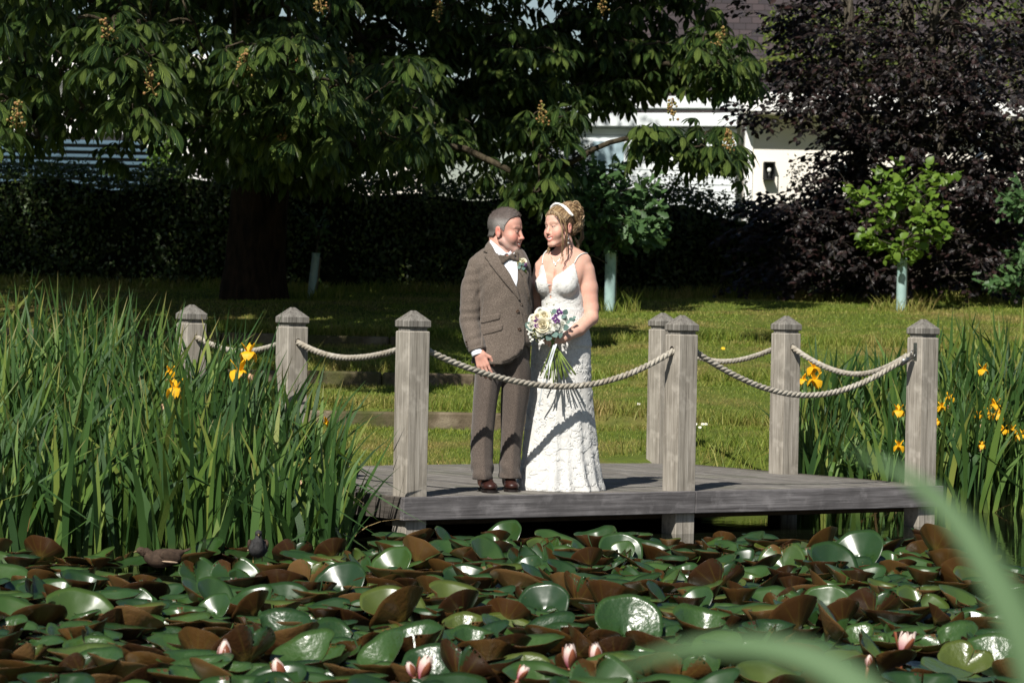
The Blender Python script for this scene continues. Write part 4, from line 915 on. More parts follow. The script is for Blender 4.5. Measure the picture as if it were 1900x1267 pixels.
# ---- simple leafy trees and shrubs
def leafy(name, base, label, cat, mat, tmpl, twigs, per, size, tw_len, seed, trunk=None, group=None, bark=None, up_bias=0.3, crown='crown', twig=True):
    g = rs(seed); o = empty(name, base, label, cat, group); base = np.array(base, float)
    A = Acc(); LP, LF = [], []
    tops = twigs
    if trunk is not None:
        mk('trunk', *tube(catmull(trunk[0], 16), np.linspace(trunk[1], trunk[2], 16), 9), bark or M_BARKG, o)
        tr = catmull(trunk[0], 30)
    for p in tops:
        if trunk is not None:
            h = p[2] - 0.35 * np.linalg.norm(p[:2] - base[:2]); s = tr[np.abs(tr[:, 2] - h).argmin()]
            if twig: limb(A, s, p, 0.009, 0.003, int(g.integers(1e6)), 0.05, 6, 0.05, 4)
            out = unit(p - s)
        else: out = unit(random_dirs(g, 1)[0] + np.array((0, 0, up_bias)))
        Q = p + out * tw_len * np.linspace(-0.6, 0.5, per)[:, None] + g.normal(0, tw_len * 0.22, (per, 3)); LP.append(Q)
        LF.append(unit(out * 0.7 + random_dirs(g, per) * 0.8 + np.array((0, 0, -0.1))))
    if A.n: mk('branches', np.concatenate(A.V), A.faces(), bark or M_BARKG, o)
    LP, LF = np.concatenate(LP), np.concatenate(LF); up = unit(np.array((-0.1, -0.45, 0.9)) + g.normal(0, 0.42, (len(LP), 3)))
    Acc().add(*scatter(*tmpl, LP, rot_from(LF, up), size * (0.65 + 0.6 * g.random(len(LP))))).build(crown, mat, o); return o
def oak_leaf():
    n = 8; t = np.linspace(0, 1, n + 1); w = np.array([0.02, 0.10, 0.17, 0.12, 0.25, 0.17, 0.28, 0.16, 0.03]); V = np.stack([np.stack([s * w, t, 0.25 * w * abs(s) - 0.15 * t ** 2], 1) for s in (-1, 0, 1)], 1).reshape(-1, 3)
    i = (np.arange(n)[:, None] * 3 + np.arange(2)[None]).ravel(); return V, np.stack([i, i + 1, i + 4, i + 3], 1), np.stack([np.tile([0, .5, 1], n + 1), np.repeat(t, 3)], 1)
M_OAK = leafmat('oak_leaf', [(0.040, 0.085, 0.028), (0.052, 0.108, 0.034), (0.068, 0.130, 0.040)], 0.5, 0.35, 0.2)
M_LIME = leafmat('lime_leaf', [(0.085, 0.155, 0.018), (0.11, 0.19, 0.024), (0.14, 0.22, 0.03)], 0.45, 0.35, 0.35, tcol=(0.25, 0.38, 0.03))
g = rs(600); d = 36.0; ob = np.array(at(1131, 577, d)); ob[2] = ground_z(ob[0], d)
tw = np.concatenate([px_region(g, 34, 1090, 1190, 370, 455, 35.6, 36.4), px_region(g, 22, 1085, 1160, 310, 380, 35.7, 36.4), px_region(g, 8, 1195, 1215, 410, 445, 35.8, 36.2), px_region(g, 14, 1060, 1100, 345, 470, 35.7, 36.3), px_region(g, 12, 1140, 1205, 340, 400, 35.7, 36.3)])
leafy('young_oak', ob, 'young oak with lobed bluish green leaves growing out of a pale guard tube', 'tree', M_OAK, oak_leaf(), tw, 12, 0.13, 0.22, 601, ([ob, ob + (0.0, 0, 0.8), ob + (-.03, 0, 1.6)], 0.022, 0.008))
d = 37.6; lb = np.array(at(1672, 574, d)); lb[2] = ground_z(lb[0], d); g = rs(610)
tw = np.concatenate([px_region(g, 40, 1612, 1742, 340, 462, d - .4, d + .4), px_region(g, 9, 1635, 1725, 305, 350, d - .3, d + .3), px_region(g, 4, 1740, 1760, 325, 350, d - .1, d + .1), px_region(g, 5, 1590, 1615, 360, 400, d - .1, d + .1), px_region(g, 7, 1655, 1695, 455, 485, d - .2, d + .1), px_region(g, 4, 1725, 1752, 425, 445, d - .1, d + .1), px_region(g, 5, 1605, 1630, 400, 460, d - .1, d + .1)])
leafy('young_lime_tree', lb, 'bright yellow green young tree glowing against the dark copper beech', 'tree', M_LIME, leaflet(4, 0.25, 0.3, 0.85, 0.4), tw, 8, 0.105, 0.20, 611, ([lb, lb + (0.0, 0, 0.7), lb + (0.02, 0, 1.45)], 0.03, 0.008))
M_GUARD = None
def guard_mat():
    N = Nodes('guard_tube'); v = N.coord(); a = N.ramp(N.noise(v, 3.0, 5, 0.6), [(0.35, (0.24, 0.36, 0.34)), (0.62, (0.34, 0.46, 0.44))]); a = N.mix(N.ramp(N.noise(v, 11, 4), [(0.58, (0, 0, 0)), (0.66, (0.6, 0.6, 0.6))]), a, (0.12, 0.22, 0.18))
    return N.base(a, 0.5, 0.4, N.bump(N.noise(v, 40, 2), 0.1, 0.005))
M_GUARD = guard_mat()
def guard(base, h, r, label, tilt=0.0, n=18, square=False):
    o = empty('tree_guard', base, label, 'tree guard'); A = Acc()
    V, F = lathe([(r, -0.05), (r * 1.01, h * 0.5), (r, h), (r * 1.06, h + 0.008), (r * 0.92, h + 0.004), (r * 0.92, 0.0)], (0, 0, 0), 4 if square else n)
    V[:, 0] += V[:, 2] * tilt; mk('tube', V, F, M_GUARD, o, smooth=not square, local=True)
    V, F = bbox_bev(r * 0.75, r * 0.75 + 0.028, 0.02, 0.045, -0.05, h * 0.92, 0.003); V[:, 0] += V[:, 2] * tilt; mk('stake', V, F, M_TWIG, o, smooth=False, local=True); return o
guard(ob, 0.66, 0.060, 'pale green guard tube round the young oak beside the woman'); 
guard(lb, 0.60, 0.058, 'shaded green guard tube and stake under the bright young tree')
d = 37.2; gb = np.array(at(577, 530, d)); gb[2] = ground_z(gb[0], d); guard(gb, 0.52, 0.045, 'dark leaning guard tube in the deep shade beside the chestnut trunk', 0.10)
g = rs(620); leafy('sapling', gb, 'small shaded sapling growing out of the leaning guard tube', 'tree', M_OAK, oak_leaf(), px_region(g, 9, 560, 600, 405, 455, d - .2, d + .2), 7, 0.09, 0.15, 621, ([gb, gb + (0.05, 0, 0.5), gb + (0.08, 0, 0.75)], 0.012, 0.005))

# ---- hedges
M_HEDGE = leafmat('hedge_leaf', [(0.020, 0.042, 0.012), (0.032, 0.062, 0.016), (0.05, 0.085, 0.020), (0.08, 0.11, 0.025)], 0.45, 0.4, 0.2)
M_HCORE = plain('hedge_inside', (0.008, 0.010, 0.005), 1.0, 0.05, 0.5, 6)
def hedge(x0, x1, yf, th, top, label, seed, n, size=0.06):
    """Small leaves over an uneven box of twigs; top(x) is the height of its upper edge."""
    g = rs(seed); o = empty('hedge', ((x0 + x1) / 2, yf, ground_z((x0 + x1) / 2, yf)), label, 'hedge')
    xs = np.linspace(x0, x1, 60); A = Acc(); rows = []
    for x in xs:
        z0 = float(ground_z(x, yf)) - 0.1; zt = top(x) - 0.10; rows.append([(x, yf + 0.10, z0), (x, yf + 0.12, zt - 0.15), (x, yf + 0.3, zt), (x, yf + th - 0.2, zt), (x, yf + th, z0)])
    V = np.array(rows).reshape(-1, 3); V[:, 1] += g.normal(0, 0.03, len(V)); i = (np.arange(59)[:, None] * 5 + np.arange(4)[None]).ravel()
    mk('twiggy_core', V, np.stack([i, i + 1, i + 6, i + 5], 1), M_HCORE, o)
    x = x0 + (x1 - x0) * g.random(n); f = g.random(n); zt = np.array([top(v) for v in x]); z0 = ground_z(x, np.full(n, yf)); face = f < 0.62
    bul = 0.10 * np.sin(x * 2.3) + 0.07 * np.sin(x * 5.1 + 1)
    P = np.stack([x, np.where(face, yf + bul + g.normal(0, 0.07, n), yf + th * g.random(n)), np.where(face, z0 + (zt - z0) * g.random(n), zt + g.normal(0, 0.06, n) + np.abs(g.normal(0, 0.05, n)))], 1)
    out = np.where(face[:, None], np.array((0, -1.0, 0.25)), np.array((0, -0.2, 1.0))); up = unit(out + g.normal(0, 0.45, (n, 3))); fw = unit(random_dirs(g, n) + np.array((0, 0, 0.35)))
    Acc().add(*scatter(*leaflet(2, 0.2, 0.25, 0.6, 0.5), P, rot_from(fw, up), size * (0.6 + 0.8 * g.random(n)))).build('foliage', M_HEDGE, o)
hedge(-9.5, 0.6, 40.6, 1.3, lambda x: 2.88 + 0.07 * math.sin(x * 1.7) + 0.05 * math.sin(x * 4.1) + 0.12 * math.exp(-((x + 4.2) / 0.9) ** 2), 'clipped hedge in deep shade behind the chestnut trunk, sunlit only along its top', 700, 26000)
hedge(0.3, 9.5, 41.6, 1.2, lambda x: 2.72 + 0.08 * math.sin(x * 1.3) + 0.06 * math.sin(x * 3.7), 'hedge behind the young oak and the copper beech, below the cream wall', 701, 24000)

# ---- plants over and between the hedges, with an added evergreen
M_IVY = leafmat('ivy_leaf', [(0.06, 0.12, 0.018), (0.09, 0.16, 0.024), (0.12, 0.20, 0.03)], 0.3, 0.5, 0.25)
g = rs(630); d = 50.5; ib = at(318, 330, d); leafy('ivy_column', (ib.x, ib.y, 1.5), 'bright sunlit ivy covered stump standing over the shaded hedge', 'shrub', M_IVY, leaflet(2, 0.2, 0.2, 0.9, 0.4), np.concatenate([px_region(g, 120, 285, 350, 240, 325, d - .3, d + .2), px_region(g, 40, 270, 335, 300, 350, d - .3, d + .2)]), 9, 0.075, 0.18, 631, ([(ib.x, ib.y, 1.4), (ib.x, ib.y, 2.8), (ib.x, ib.y, 3.9)], 0.12, 0.1), twig=False)
M_GREYF = leafmat('grey_needles', [(0.035, 0.045, 0.035), (0.05, 0.06, 0.048), (0.065, 0.072, 0.058)], 0.7, 0.2, 0.1)
g = rs(640); cb = at(1060, 350, 44.0); leafy('grey_shrub', (cb.x, cb.y, 1.5), 'dull grey green shrub before the pale shaded wall', 'shrub', M_GREYF, leaflet(2, 0.2, 0.2, 0.45, 0.5), np.concatenate([px_region(g, 90, 1010, 1090, 245, 345, 43.6, 44.4), px_region(g, 40, 1000, 1110, 300, 350, 43.6, 44.4)]), 12, 0.055, 0.26, 641, ([(cb.x, cb.y, 1.4), (cb.x, cb.y, 2.6), (cb.x + .03, cb.y, 4.0)], 0.05, 0.01))
g = rs(645); eb = np.array((-1.25, 46.8, 1.5)); q = random_dirs(g, 520) * (g.random(520) ** 0.4)[:, None]; eq = eb + np.array((0, 0, 5.6)) + q * np.array((1.45, 1.4, 5.2))  # evergreen added to fill the dark gap and shade the pale wing
leafy('shading_evergreen', eb, 'tall dark evergreen added behind the hedge to shade the pale boarded wing', 'tree', M_HEDGE, leaflet(2, 0.2, 0.3, 0.5, 0.5), eq[eq[:, 2] > 1.7], 11, 0.13, 0.34, 646, ([eb, eb + (0.05, 0, 3), eb + (0, 0, 9.5)], 0.16, 0.03), twig=False)
M_FARG = leafmat('far_leaf', [(0.06, 0.09, 0.016), (0.09, 0.125, 0.02), (0.13, 0.16, 0.028)], 0.5, 0.3, 0.3)
g = rs(650); fb = at(1600, 300, 47.0); leafy('ash_tree', (fb.x, fb.y, 1.6), 'yellow green tree seen through the gaps of the copper beech', 'tree', M_FARG, leaflet(2, 0.2, 0.3, 0.42, 0.5), np.concatenate([px_region(g, 220, 1430, 1640, 30, 150, 46.3, 47.6), px_region(g, 200, 1640, 1960, -60, 190, 46.3, 47.6), px_region(g, 30, 1440, 1520, 130, 160, 46.5, 47)]), 10, 0.12, 0.3, 651, ([(fb.x, fb.y, 1.5), (fb.x, fb.y, 4), (fb.x + .2, fb.y, 6.5)], 0.12, 0.04), twig=False)
g = rs(660); rb = at(1885, 520, 38.3); leafy('oak_bush', (rb.x, rb.y, ground_z(rb.x, 38.3)), 'green oak bush at the picture edge beside the copper beech', 'shrub', M_OAK, oak_leaf(), np.concatenate([px_region(g, 30, 1870, 1960, 345, 400, 38, 38.6), px_region(g, 24, 1880, 1960, 450, 500, 38, 38.6), px_region(g, 14, 1840, 1900, 505, 535, 38, 38.6)]), 10, 0.11, 0.2, 661, ([(rb.x + .15, rb.y, 1.4), (rb.x + .15, rb.y, 2.0), (rb.x + .2, rb.y, 3.0)], 0.03, 0.01))
g = rs(670); sb = at(1260, 370, 43.0); leafy('rambling_shrub', (sb.x, sb.y, 1.5), 'loose shrub with sunlit tips rising over the hedge before the white wall', 'shrub', M_FARG, leaflet(2, 0.2, 0.3, 0.6, 0.5), np.concatenate([px_region(g, 70, 1190, 1390, 335, 395, 42.5, 43.3), px_region(g, 8, 1200, 1270, 300, 340, 42.6, 43)]), 10, 0.06, 0.22, 671)
g = rs(671); sb = at(1490, 340, 43.0); leafy('rambling_shrub', (sb.x, sb.y, 1.5), 'thin upright sprays of small leaves against the cream wall', 'shrub', M_HEDGE, leaflet(2, 0.2, 0.3, 0.6, 0.5), np.concatenate([px_region(g, 12, 1468, 1482, 295, 350, 42.8, 43), px_region(g, 14, 1500, 1525, 305, 350, 42.8, 43), px_region(g, 16, 1460, 1540, 335, 360, 42.6, 43), px_region(g, 8, 1540, 1550, 300, 340, 42.8, 43)]), 9, 0.05, 0.16, 672)

# ---- small flowers in the turf
M_DAISY = plain('daisy_white', (0.80, 0.80, 0.78), 0.7); M_DYE = plain('flower_yellow', (0.75, 0.48, 0.02), 0.7)
def turf_flower(name, px, py, d, r, mat, label, cat, group=None):
    c = at(px, py, d); z = float(ground_z(c.x, d)); o = empty(name, (c.x, d, z), label, cat, group); h = 0.06
    mk('stem', *tube([(0, 0, -0.01), (0.004, -0.003, h * .6), (0, -0.004, h)], 0.0014, 4), M_STEM, o, local=True)
    T_ = leaflet(2, .05, .1, .32, .6); n = 13; a = np.arange(n) / n * 6.283; D = np.stack([np.cos(a), np.sin(a), np.full(n, .15)], 1)
    mk('petals', *scatter(*T_, np.tile([[0, -0.004, h]], (n, 1)), rot_from(unit(D @ np.array(Matrix.Rotation(-.7, 3, 'X'))), np.tile([[0, -.6, .8]], (n, 1))), r)[:2], mat, o, local=True)
    V, F = ellipsoid((0, -0.006, h + .001), (r * .35, r * .3, r * .3), None, 8, 6); mk('flower_head', V, F, M_DYE, o, local=True)
for px, py, d in ((1291, 771, 26.0), (1299, 776, 25.8), (1304, 771, 26.0), (1310, 772, 26.0), (1185, 749, 26.9), (1287, 768, 26.1)): turf_flower('daisy', px, py, d, .016, M_DAISY, 'tiny white daisy growing in the turf behind the deck posts', 'flower', 'daisies in the turf')
turf_flower('dandelion', 1342, 634, 31.0, .024, M_DYE, 'single yellow dandelion in the open lawn beyond the deck', 'flower')
# ------------------------------------------------------------------ buildings behind the hedge
def render_mat(name, c, var=0.08):
    N = Nodes(name); v = N.coord(); a = N.noise(v, 0.8, 5); col = N.ramp(a, [(0.3, tuple(x * (1 - var) for x in c)), (0.7, tuple(min(1, x * (1 + var)) for x in c))]); return N.base(col, 0.85, 0.2, N.bump(N.noise(v, 50, 3), 0.15, 0.01))
M_CREAM = render_mat('cream_render', (0.76, 0.72, 0.65)); M_WHITE = render_mat('white_board', (0.80, 0.80, 0.78)); M_BLUEW = render_mat('pale_board', (0.66, 0.70, 0.71))
M_GLASS = plain('window_glass', (0.015, 0.02, 0.022), 0.05, 0.6); M_LOUV = render_mat('louvre_blade', (0.055, 0.095, 0.125)); M_DARK = plain('black_metal', (0.012, 0.012, 0.013), 0.4, 0.5)
def tile_mat():
    N = Nodes('hung_tiles'); v = N.coord('Object', (1, 1, 1)); br = N.n('ShaderNodeTexBrick'); mp = N.n('ShaderNodeMapping'); mp.inputs['Rotation'].default_value = (math.pi / 2, 0, 0); N.l(v, mp.inputs[0]); N.l(mp.outputs[0], br.inputs['Vector'])
    for k, c in (('Color1', (0.045, 0.038, 0.043, 1)), ('Color2', (0.075, 0.057, 0.060, 1)), ('Mortar', (0.02, 0.016, 0.016, 1))): br.inputs[k].default_value = c
    br.inputs['Scale'].default_value = 1.0; br.inputs['Brick Width'].default_value = 0.20; br.inputs['Row Height'].default_value = 0.105; br.inputs['Mortar Size'].default_value = 0.006; br.inputs['Bias'].default_value = -0.1
    return N.base(br.outputs['Color'], 0.8, 0.25, N.bump(br.outputs['Fac'], -0.6, 0.02))
M_TILE = tile_mat(); M_PANEREFL = render_mat('pane_reflection', (0.30, 0.40, 0.44))  # blue-grey pane colour stands in for a reflection
YB = 52.0
def W(px, py, d=YB): return at(px, py, d)
bl = empty('cream_house', (W(1500, 540).x, YB, 1.5), 'cream rendered house with white eaves boards and dark tile hung upper storey', 'building')
def bx(name, x0, x1, y0, y1, z0, z1, mat, par, bev=0.01):
    V, F = bbox_bev(x0, x1, y0, y1, z0, z1, bev); return mk(name, V, F, mat, par, smooth=False)
xs = lambda p: W(p, 300).x; zs = lambda p: W(1450, p).z
xw0 = xs(1385)
bx('wall', xw0, xs(2300), YB, YB + 6, 0.8, zs(212), M_CREAM, bl)
bx('eaves_board', xw0 - 0.12, xs(2300), YB - 0.55, YB + 0.3, zs(212) + 0.003, zs(176), M_WHITE, bl)
bx('soffit', xw0 - 0.10, xs(2300), YB - 0.53, YB - 0.004, zs(212) - 0.03, zs(212), M_CREAM, bl)
bx('upper_storey', xs(1150), xs(2300), YB + 1.2, YB + 6, zs(176) - 0.3, zs(176) + 4.2, M_TILE, bl)
bx('corner_pilaster', xw0 - 0.02, xw0 + 0.10, YB - 0.03, YB + 0.2, 0.8, zs(212) - 0.035, M_WHITE, bl)
wf = bx('window', xs(1548), xs(1600), YB - 0.035, YB + 0.05, zs(335), zs(300), M_WHITE, bl); bx('pane', xs(1552), xs(1597), YB - 0.04, YB - 0.034, zs(332), zs(303), M_GLASS, wf, 0.001)
# the pale boarded wing that stands back in the shade, with sloping white verge
wg = empty('boarded_wing', (W(1200, 540).x, YB + 1, 1.5), 'pale boarded wing half shaded by the added evergreen, with white fascia boards', 'building')
bx('wall', xs(985), xw0 - 0.13, YB + 0.5, YB + 1.15, 0.8, zs(238), M_BLUEW, wg)
for k in range(int((zs(240) - 1.6) / 0.11)):
    z = 1.6 + k * 0.11; bx('weatherboard', xs(985), xw0 - 0.132, YB + 0.475 + 0.003 * (k % 2), YB + 0.499, z, z + 0.098, M_BLUEW, wg, 0.004)
V, F = bbox_bev(xs(975), xw0 - 0.125, YB + 0.30, YB + 0.47, zs(238), zs(213), 0.01); V[:, 2] += (V[:, 0] - xs(1200)) * 0.02; mk('fascia', V, F, M_BLUEW, wg, smooth=False)
V, F = bbox_bev(xs(970), xw0 - 0.125, YB + 0.25, YB + 0.9, zs(205), zs(182), 0.01); V[:, 2] += (V[:, 0] - xs(1200)) * 0.02; mk('fascia', V, F, M_BLUEW, wg, smooth=False)
wf = bx('window', xs(1095), xs(1165), YB + 0.43, YB + 0.473, zs(330), zs(262), M_BLUEW, wg); bx('pane', xs(1101), xs(1159), YB + 0.425, YB + 0.431, zs(325), zs(267), M_PANEREFL, wf, 0.001)
wf = bx('window', xs(1255), xs(1300), YB + 1.15, YB + 1.199, zs(142), zs(116), M_WHITE, bl); bx('pane', xs(1263), xs(1290), YB + 1.144, YB + 1.151, zs(140), zs(119), M_GLASS, wf, 0.001)
# left: grey blue louvred store under a white wall
st = empty('louvred_store', (W(140, 540).x, YB, 1.5), 'blue grey louvred store with a white wall above it behind the dark hedge', 'building')
zl = W(150, 247).z; bx('backing', xs(-320), xs(300), YB + 0.1, YB + 4, 0.8, zl, M_DARK, st)
bx('upper_wall', xs(-320), xs(395), YB + 0.3, YB + 5, zl + 0.004, zl + 1.3, M_WHITE, st)
bx('end_wall', xs(303), xs(395), YB + 0.31, YB + 4, 0.8, zl, M_WHITE, st)
nl = int((zl - 1.7) / 0.105)
for k in range(nl):
    z = 1.7 + k * 0.105; V, F = bbox_bev(xs(-320), xs(300), YB - 0.02, YB + 0.06, z, z + 0.022, 0.003); V[:, 2] += (YB - V[:, 1]) * -0.6; mk('louvre_slat', V, F, M_LOUV, st, smooth=False)
far = empty('white_house', (W(600, 540).x, 60, 1.6), 'low white house wall glimpsed between the trunk and the hanging leaves', 'building')
xq = lambda p: W(p, 300, 60).x; bx('wall', xq(600), xq(790), 60, 66, 0.8, W(680, 268, 60).z, M_CREAM, far); bx('roof', xq(590), xq(800), 59.6, 66, W(680, 268, 60).z + 0.003, W(680, 250, 60).z, M_TILE, far)
wf = bx('window', xq(640), xq(725), 59.95, 59.999, W(680, 330, 60).z, W(680, 285, 60).z, M_BLUEW, far)

# wall lantern: box frame of black metal with glass and a bulb
lc = W(1426, 318); LX, LY, LZ = lc.x, YB - 0.12, lc.z
la = empty('wall_lantern', (LX, LY, LZ), 'black box lantern with a round bulb on the cream wall', 'lamp')
bx('back_plate', LX - 0.075, LX + 0.075, YB - 0.02, YB - 0.001, LZ - 0.15, LZ + 0.13, M_DARK, la, 0.003)
w, h = 0.082, 0.125
for sx in (-1, 1):
    for yy in (LY - 0.075, YB - 0.032): bx('frame_bar', LX + sx * w - 0.009, LX + sx * w + 0.009, yy - 0.009, yy + 0.009, LZ - h, LZ + h, M_DARK, la, 0.002)
bx('top_plate', LX - w - 0.01, LX + w + 0.01, LY - 0.088, YB - 0.021, LZ + h + 0.001, LZ + h + 0.018, M_DARK, la, 0.002); bx('bottom_plate', LX - w - 0.01, LX + w + 0.01, LY - 0.088, YB - 0.021, LZ - h - 0.018, LZ - h - 0.001, M_DARK, la, 0.002)
M_BULB = plain('bulb_glass', (0.75, 0.74, 0.70), 0.15, 0.5); V, F = ellipsoid((LX, LY, LZ + 0.015), (0.032, 0.032, 0.038), None, 12, 8); mk('bulb', V, F, M_BULB, la)
mk('bulb_socket', *tube([(LX, LY, LZ - h), (LX, LY, LZ - 0.02)], [0.022, 0.016], 10), M_DARK, la)
# street lamp and the white rail by it
M_LAMPP = plain('galvanised_steel', (0.42, 0.45, 0.46), 0.45, 0.5, 0.15, 10, metal=0.4); d = 46.0
sl0 = at(1812, 560, d); sl = empty('lamp_column', (sl0.x, d, 1.5), 'grey steel lamp column with a slanting panel on top behind the beech', 'street lamp')
zt = at(1812, 104, d).z; mk('pole', *tube([(sl0.x, d, 1.3), (sl0.x, d, 3.0), (sl0.x, d, zt)], [0.075, 0.06, 0.05], 14), M_LAMPP, sl)
V, F = bbox_bev(-0.19, 0.19, -0.03, 0.03, -0.02, 0.02, 0.005); V = V @ np.array(Matrix.Rotation(0.55, 3, 'Y')).T @ np.array(Matrix.Rotation(0.3, 3, 'Z')).T; V[:, 1] *= 5; mk('panel', V + np.array((sl0.x + 0.06, d - 0.1, zt + 0.05)), F, M_BLUEW, sl, smooth=False)
# ------------------------------------------------------------------ bodies: distance fields meshed into one continuous skin
import openvdb
class Field:
    """A distance field on a grid; every shape is blended into it only near itself."""
    def __init__(s, lo, hi, h):
        s.lo = np.array(lo, float); s.h = h; n = np.ceil((np.array(hi) - s.lo) / h).astype(int) + 1
        s.a = np.full(n, 0.08, np.float32); s.T = Matrix.Identity(4)
    def copy(s):
        c = Field.__new__(Field); c.lo, c.h, c.a, c.T = s.lo, s.h, s.a.copy(), s.T; return c
    def win(s, lo, hi, pad):
        i0 = np.maximum(np.floor((np.asarray(lo) - pad - s.lo) / s.h).astype(int), 0); i1 = np.minimum(np.ceil((np.asarray(hi) + pad - s.lo) / s.h).astype(int) + 1, s.a.shape)
        if (i1 <= i0).any(): return None, None
        sl = tuple(slice(a, b) for a, b in zip(i0, i1)); ax = [s.lo[k] + s.h * np.arange(i0[k], i1[k]) for k in range(3)]
        return sl, np.stack(np.meshgrid(*ax, indexing='ij'), -1).astype(np.float32)
    def blend(s, sl, d, k, op):
        a = s.a[sl]; d = d.astype(np.float32)
        if op == 's': d = -d; s.a[sl] = np.maximum(a, d) + np.maximum(k - np.abs(a - d), 0) ** 2 / (4 * k)
        else: s.a[sl] = np.minimum(a, d) - np.maximum(k - np.abs(a - d), 0) ** 2 / (4 * k)
    def ell(s, c, r, k=0.01, op='u', rot=None):
        Rm = s.T.to_3x3(); sc = Rm.col[0].length; c = np.array(s.T @ Vector(c)); r = np.array(r, float) * sc
        M = np.array(Rm) / sc
        if rot is not None: M = M @ np.array(rot)
        sl, P = s.win(c - r.max(), c + r.max(), k + 0.015)
        if sl is None: return s
        q = ((P - c) @ M) / r; k0 = np.linalg.norm(q, axis=-1); k1 = np.linalg.norm(q / r, axis=-1) + 1e-9
        s.blend(sl, k0 * (k0 - 1) / k1, k, op); return s
    def cap(s, p0, p1, r0, r1, k=0.01, op='u', flat=None):
        """A tapered capsule; flat = (direction, factor) squeezes it along a direction."""
        sc = s.T.to_3x3().col[0].length; p0 = np.array(s.T @ Vector(p0)); p1 = np.array(s.T @ Vector(p1)); r0 *= sc; r1 *= sc; m = max(r0, r1)
        sl, P = s.win(np.minimum(p0, p1) - m, np.maximum(p0, p1) + m, k + 0.015)
        if sl is None: return s
        if flat:
            ax = np.array(s.T.to_3x3() @ Vector(flat[0])); ax /= np.linalg.norm(ax); mid = (p0 + p1) / 2; f = 1 / flat[1] - 1
            P = P + ((P - mid) @ ax)[..., None] * ax * f; p0 = p0 + ((p0 - mid) @ ax) * ax * f; p1 = p1 + ((p1 - mid) @ ax) * ax * f
        d = p1 - p0; t = np.clip(((P - p0) @ d) / (d @ d + 1e-12), 0, 1)
        s.blend(sl, (np.linalg.norm(P - (p0 + t[..., None] * d), axis=-1) - (r0 + (r1 - r0) * t)) * (flat[1] ** 0.5 if flat else 1), k, op); return s
    def chain(s, pts, rads, k=0.01, flat=None):
        for i in range(len(pts) - 1): s.cap(pts[i], pts[i + 1], rads[i], rads[i + 1], k, 'u', flat)
        return s
    def prof(s, rows, k=0.02, yaw=0.0, wob=None, pw=2.2, op='u'):
        """Stacked ovals: rows of (z, centre x, centre y, half width, half depth), smoothly joined."""
        R = np.array(sorted(rows)); z0, z1 = R[0, 0], R[-1, 0]; m = R[:, 3:].max()
        sl, P = s.win((R[:, 1].min() - m, R[:, 2].min() - m, z0), (R[:, 1].max() + m, R[:, 2].max() + m, z1), k + 0.02)
        z = P[0, 0, :, 2]; zz = np.clip(z, z0, z1)
        n = len(R); u = np.interp(zz, R[:, 0], np.arange(n)); C = catmull(R[:, 1:], 400); uu = np.linspace(0, n - 1, 400)
        cx, cy, a, b = (np.interp(u, uu, C[:, q]).astype(np.float32) for q in range(4))
        x = P[..., 0] - cx; y = P[..., 1] - cy; c, sn = math.cos(yaw), math.sin(yaw); x, y = x * c + y * sn, -x * sn + y * c
        q = (np.abs(x / a) ** pw + np.abs(y / b) ** pw + 1e-9) ** (1 / pw); d = (q - 1) * np.minimum(a, b) * 0.9
        if wob is not None: d = d + wob(np.arctan2(y, x), P[..., 2], P)
        d = np.maximum(d, np.maximum(z0 - P[..., 2], P[..., 2] - z1)); s.blend(sl, d, k, op); return s
    def cut(s, fn, k=0.004):
        """Keep only where fn(P) < 0."""
        sl, P = s.win(s.lo, s.lo + s.h * np.array(s.a.shape), 0); d = fn(P).astype(np.float32); s.a = np.maximum(s.a, d) + np.maximum(k - np.abs(s.a - d), 0) ** 2 / (4 * k); return s
    def mesh(s, smooth=2):
        g = openvdb.FloatGrid(0.08); g.copyFromArray(s.a); P, Q = g.convertToQuads(0.0)
        P = np.asarray(P, float) * s.h + s.lo; Q = np.asarray(Q, int)
        # wind the faces outwards
        n = np.cross(P[Q[:, 1]] - P[Q[:, 0]], P[Q[:, 2]] - P[Q[:, 0]]); c = P[Q].mean(1); e = np.abs(n).sum(1) > 0
        i = np.clip(np.round((c + n / (np.linalg.norm(n, axis=1)[:, None] + 1e-12) * s.h * 1.5 - s.lo) / s.h).astype(int), 0, np.array(s.a.shape) - 1)
        j = np.clip(np.round((c - n / (np.linalg.norm(n, axis=1)[:, None] + 1e-12) * s.h * 1.5 - s.lo) / s.h).astype(int), 0, np.array(s.a.shape) - 1)
        if (s.a[tuple(i.T)] - s.a[tuple(j.T)])[e].mean() < 0: Q = Q[:, ::-1]
        E = np.concatenate([Q[:, [0, 1]], Q[:, [1, 2]], Q[:, [2, 3]], Q[:, [3, 0]]])
        for _ in range(smooth):
            A = np.zeros_like(P); np.add.at(A, E[:, 0], P[E[:, 1]]); np.add.at(A, E[:, 1], P[E[:, 0]]); w = np.bincount(E.ravel(), minlength=len(P))[:, None]
            P = P * 0.5 + 0.5 * A / np.maximum(w, 1)
        return P, Q
def vnormals(P, Q):
    n = np.cross(P[Q[:, 2]] - P[Q[:, 0]], P[Q[:, 3]] - P[Q[:, 1]]); N = np.zeros_like(P)
    for k in range(4): np.add.at(N, Q[:, k], n)
    return unit(N)
def bvh(*meshes):
    V, F, o = [], [], 0
    for P, Q in meshes: V.append(P); F += (Q + o).tolist(); o += len(P)
    return BVHTree.FromPolygons([tuple(v) for v in np.concatenate(V)], F)
CAMP = Vector((0, 0, CAM_Z))
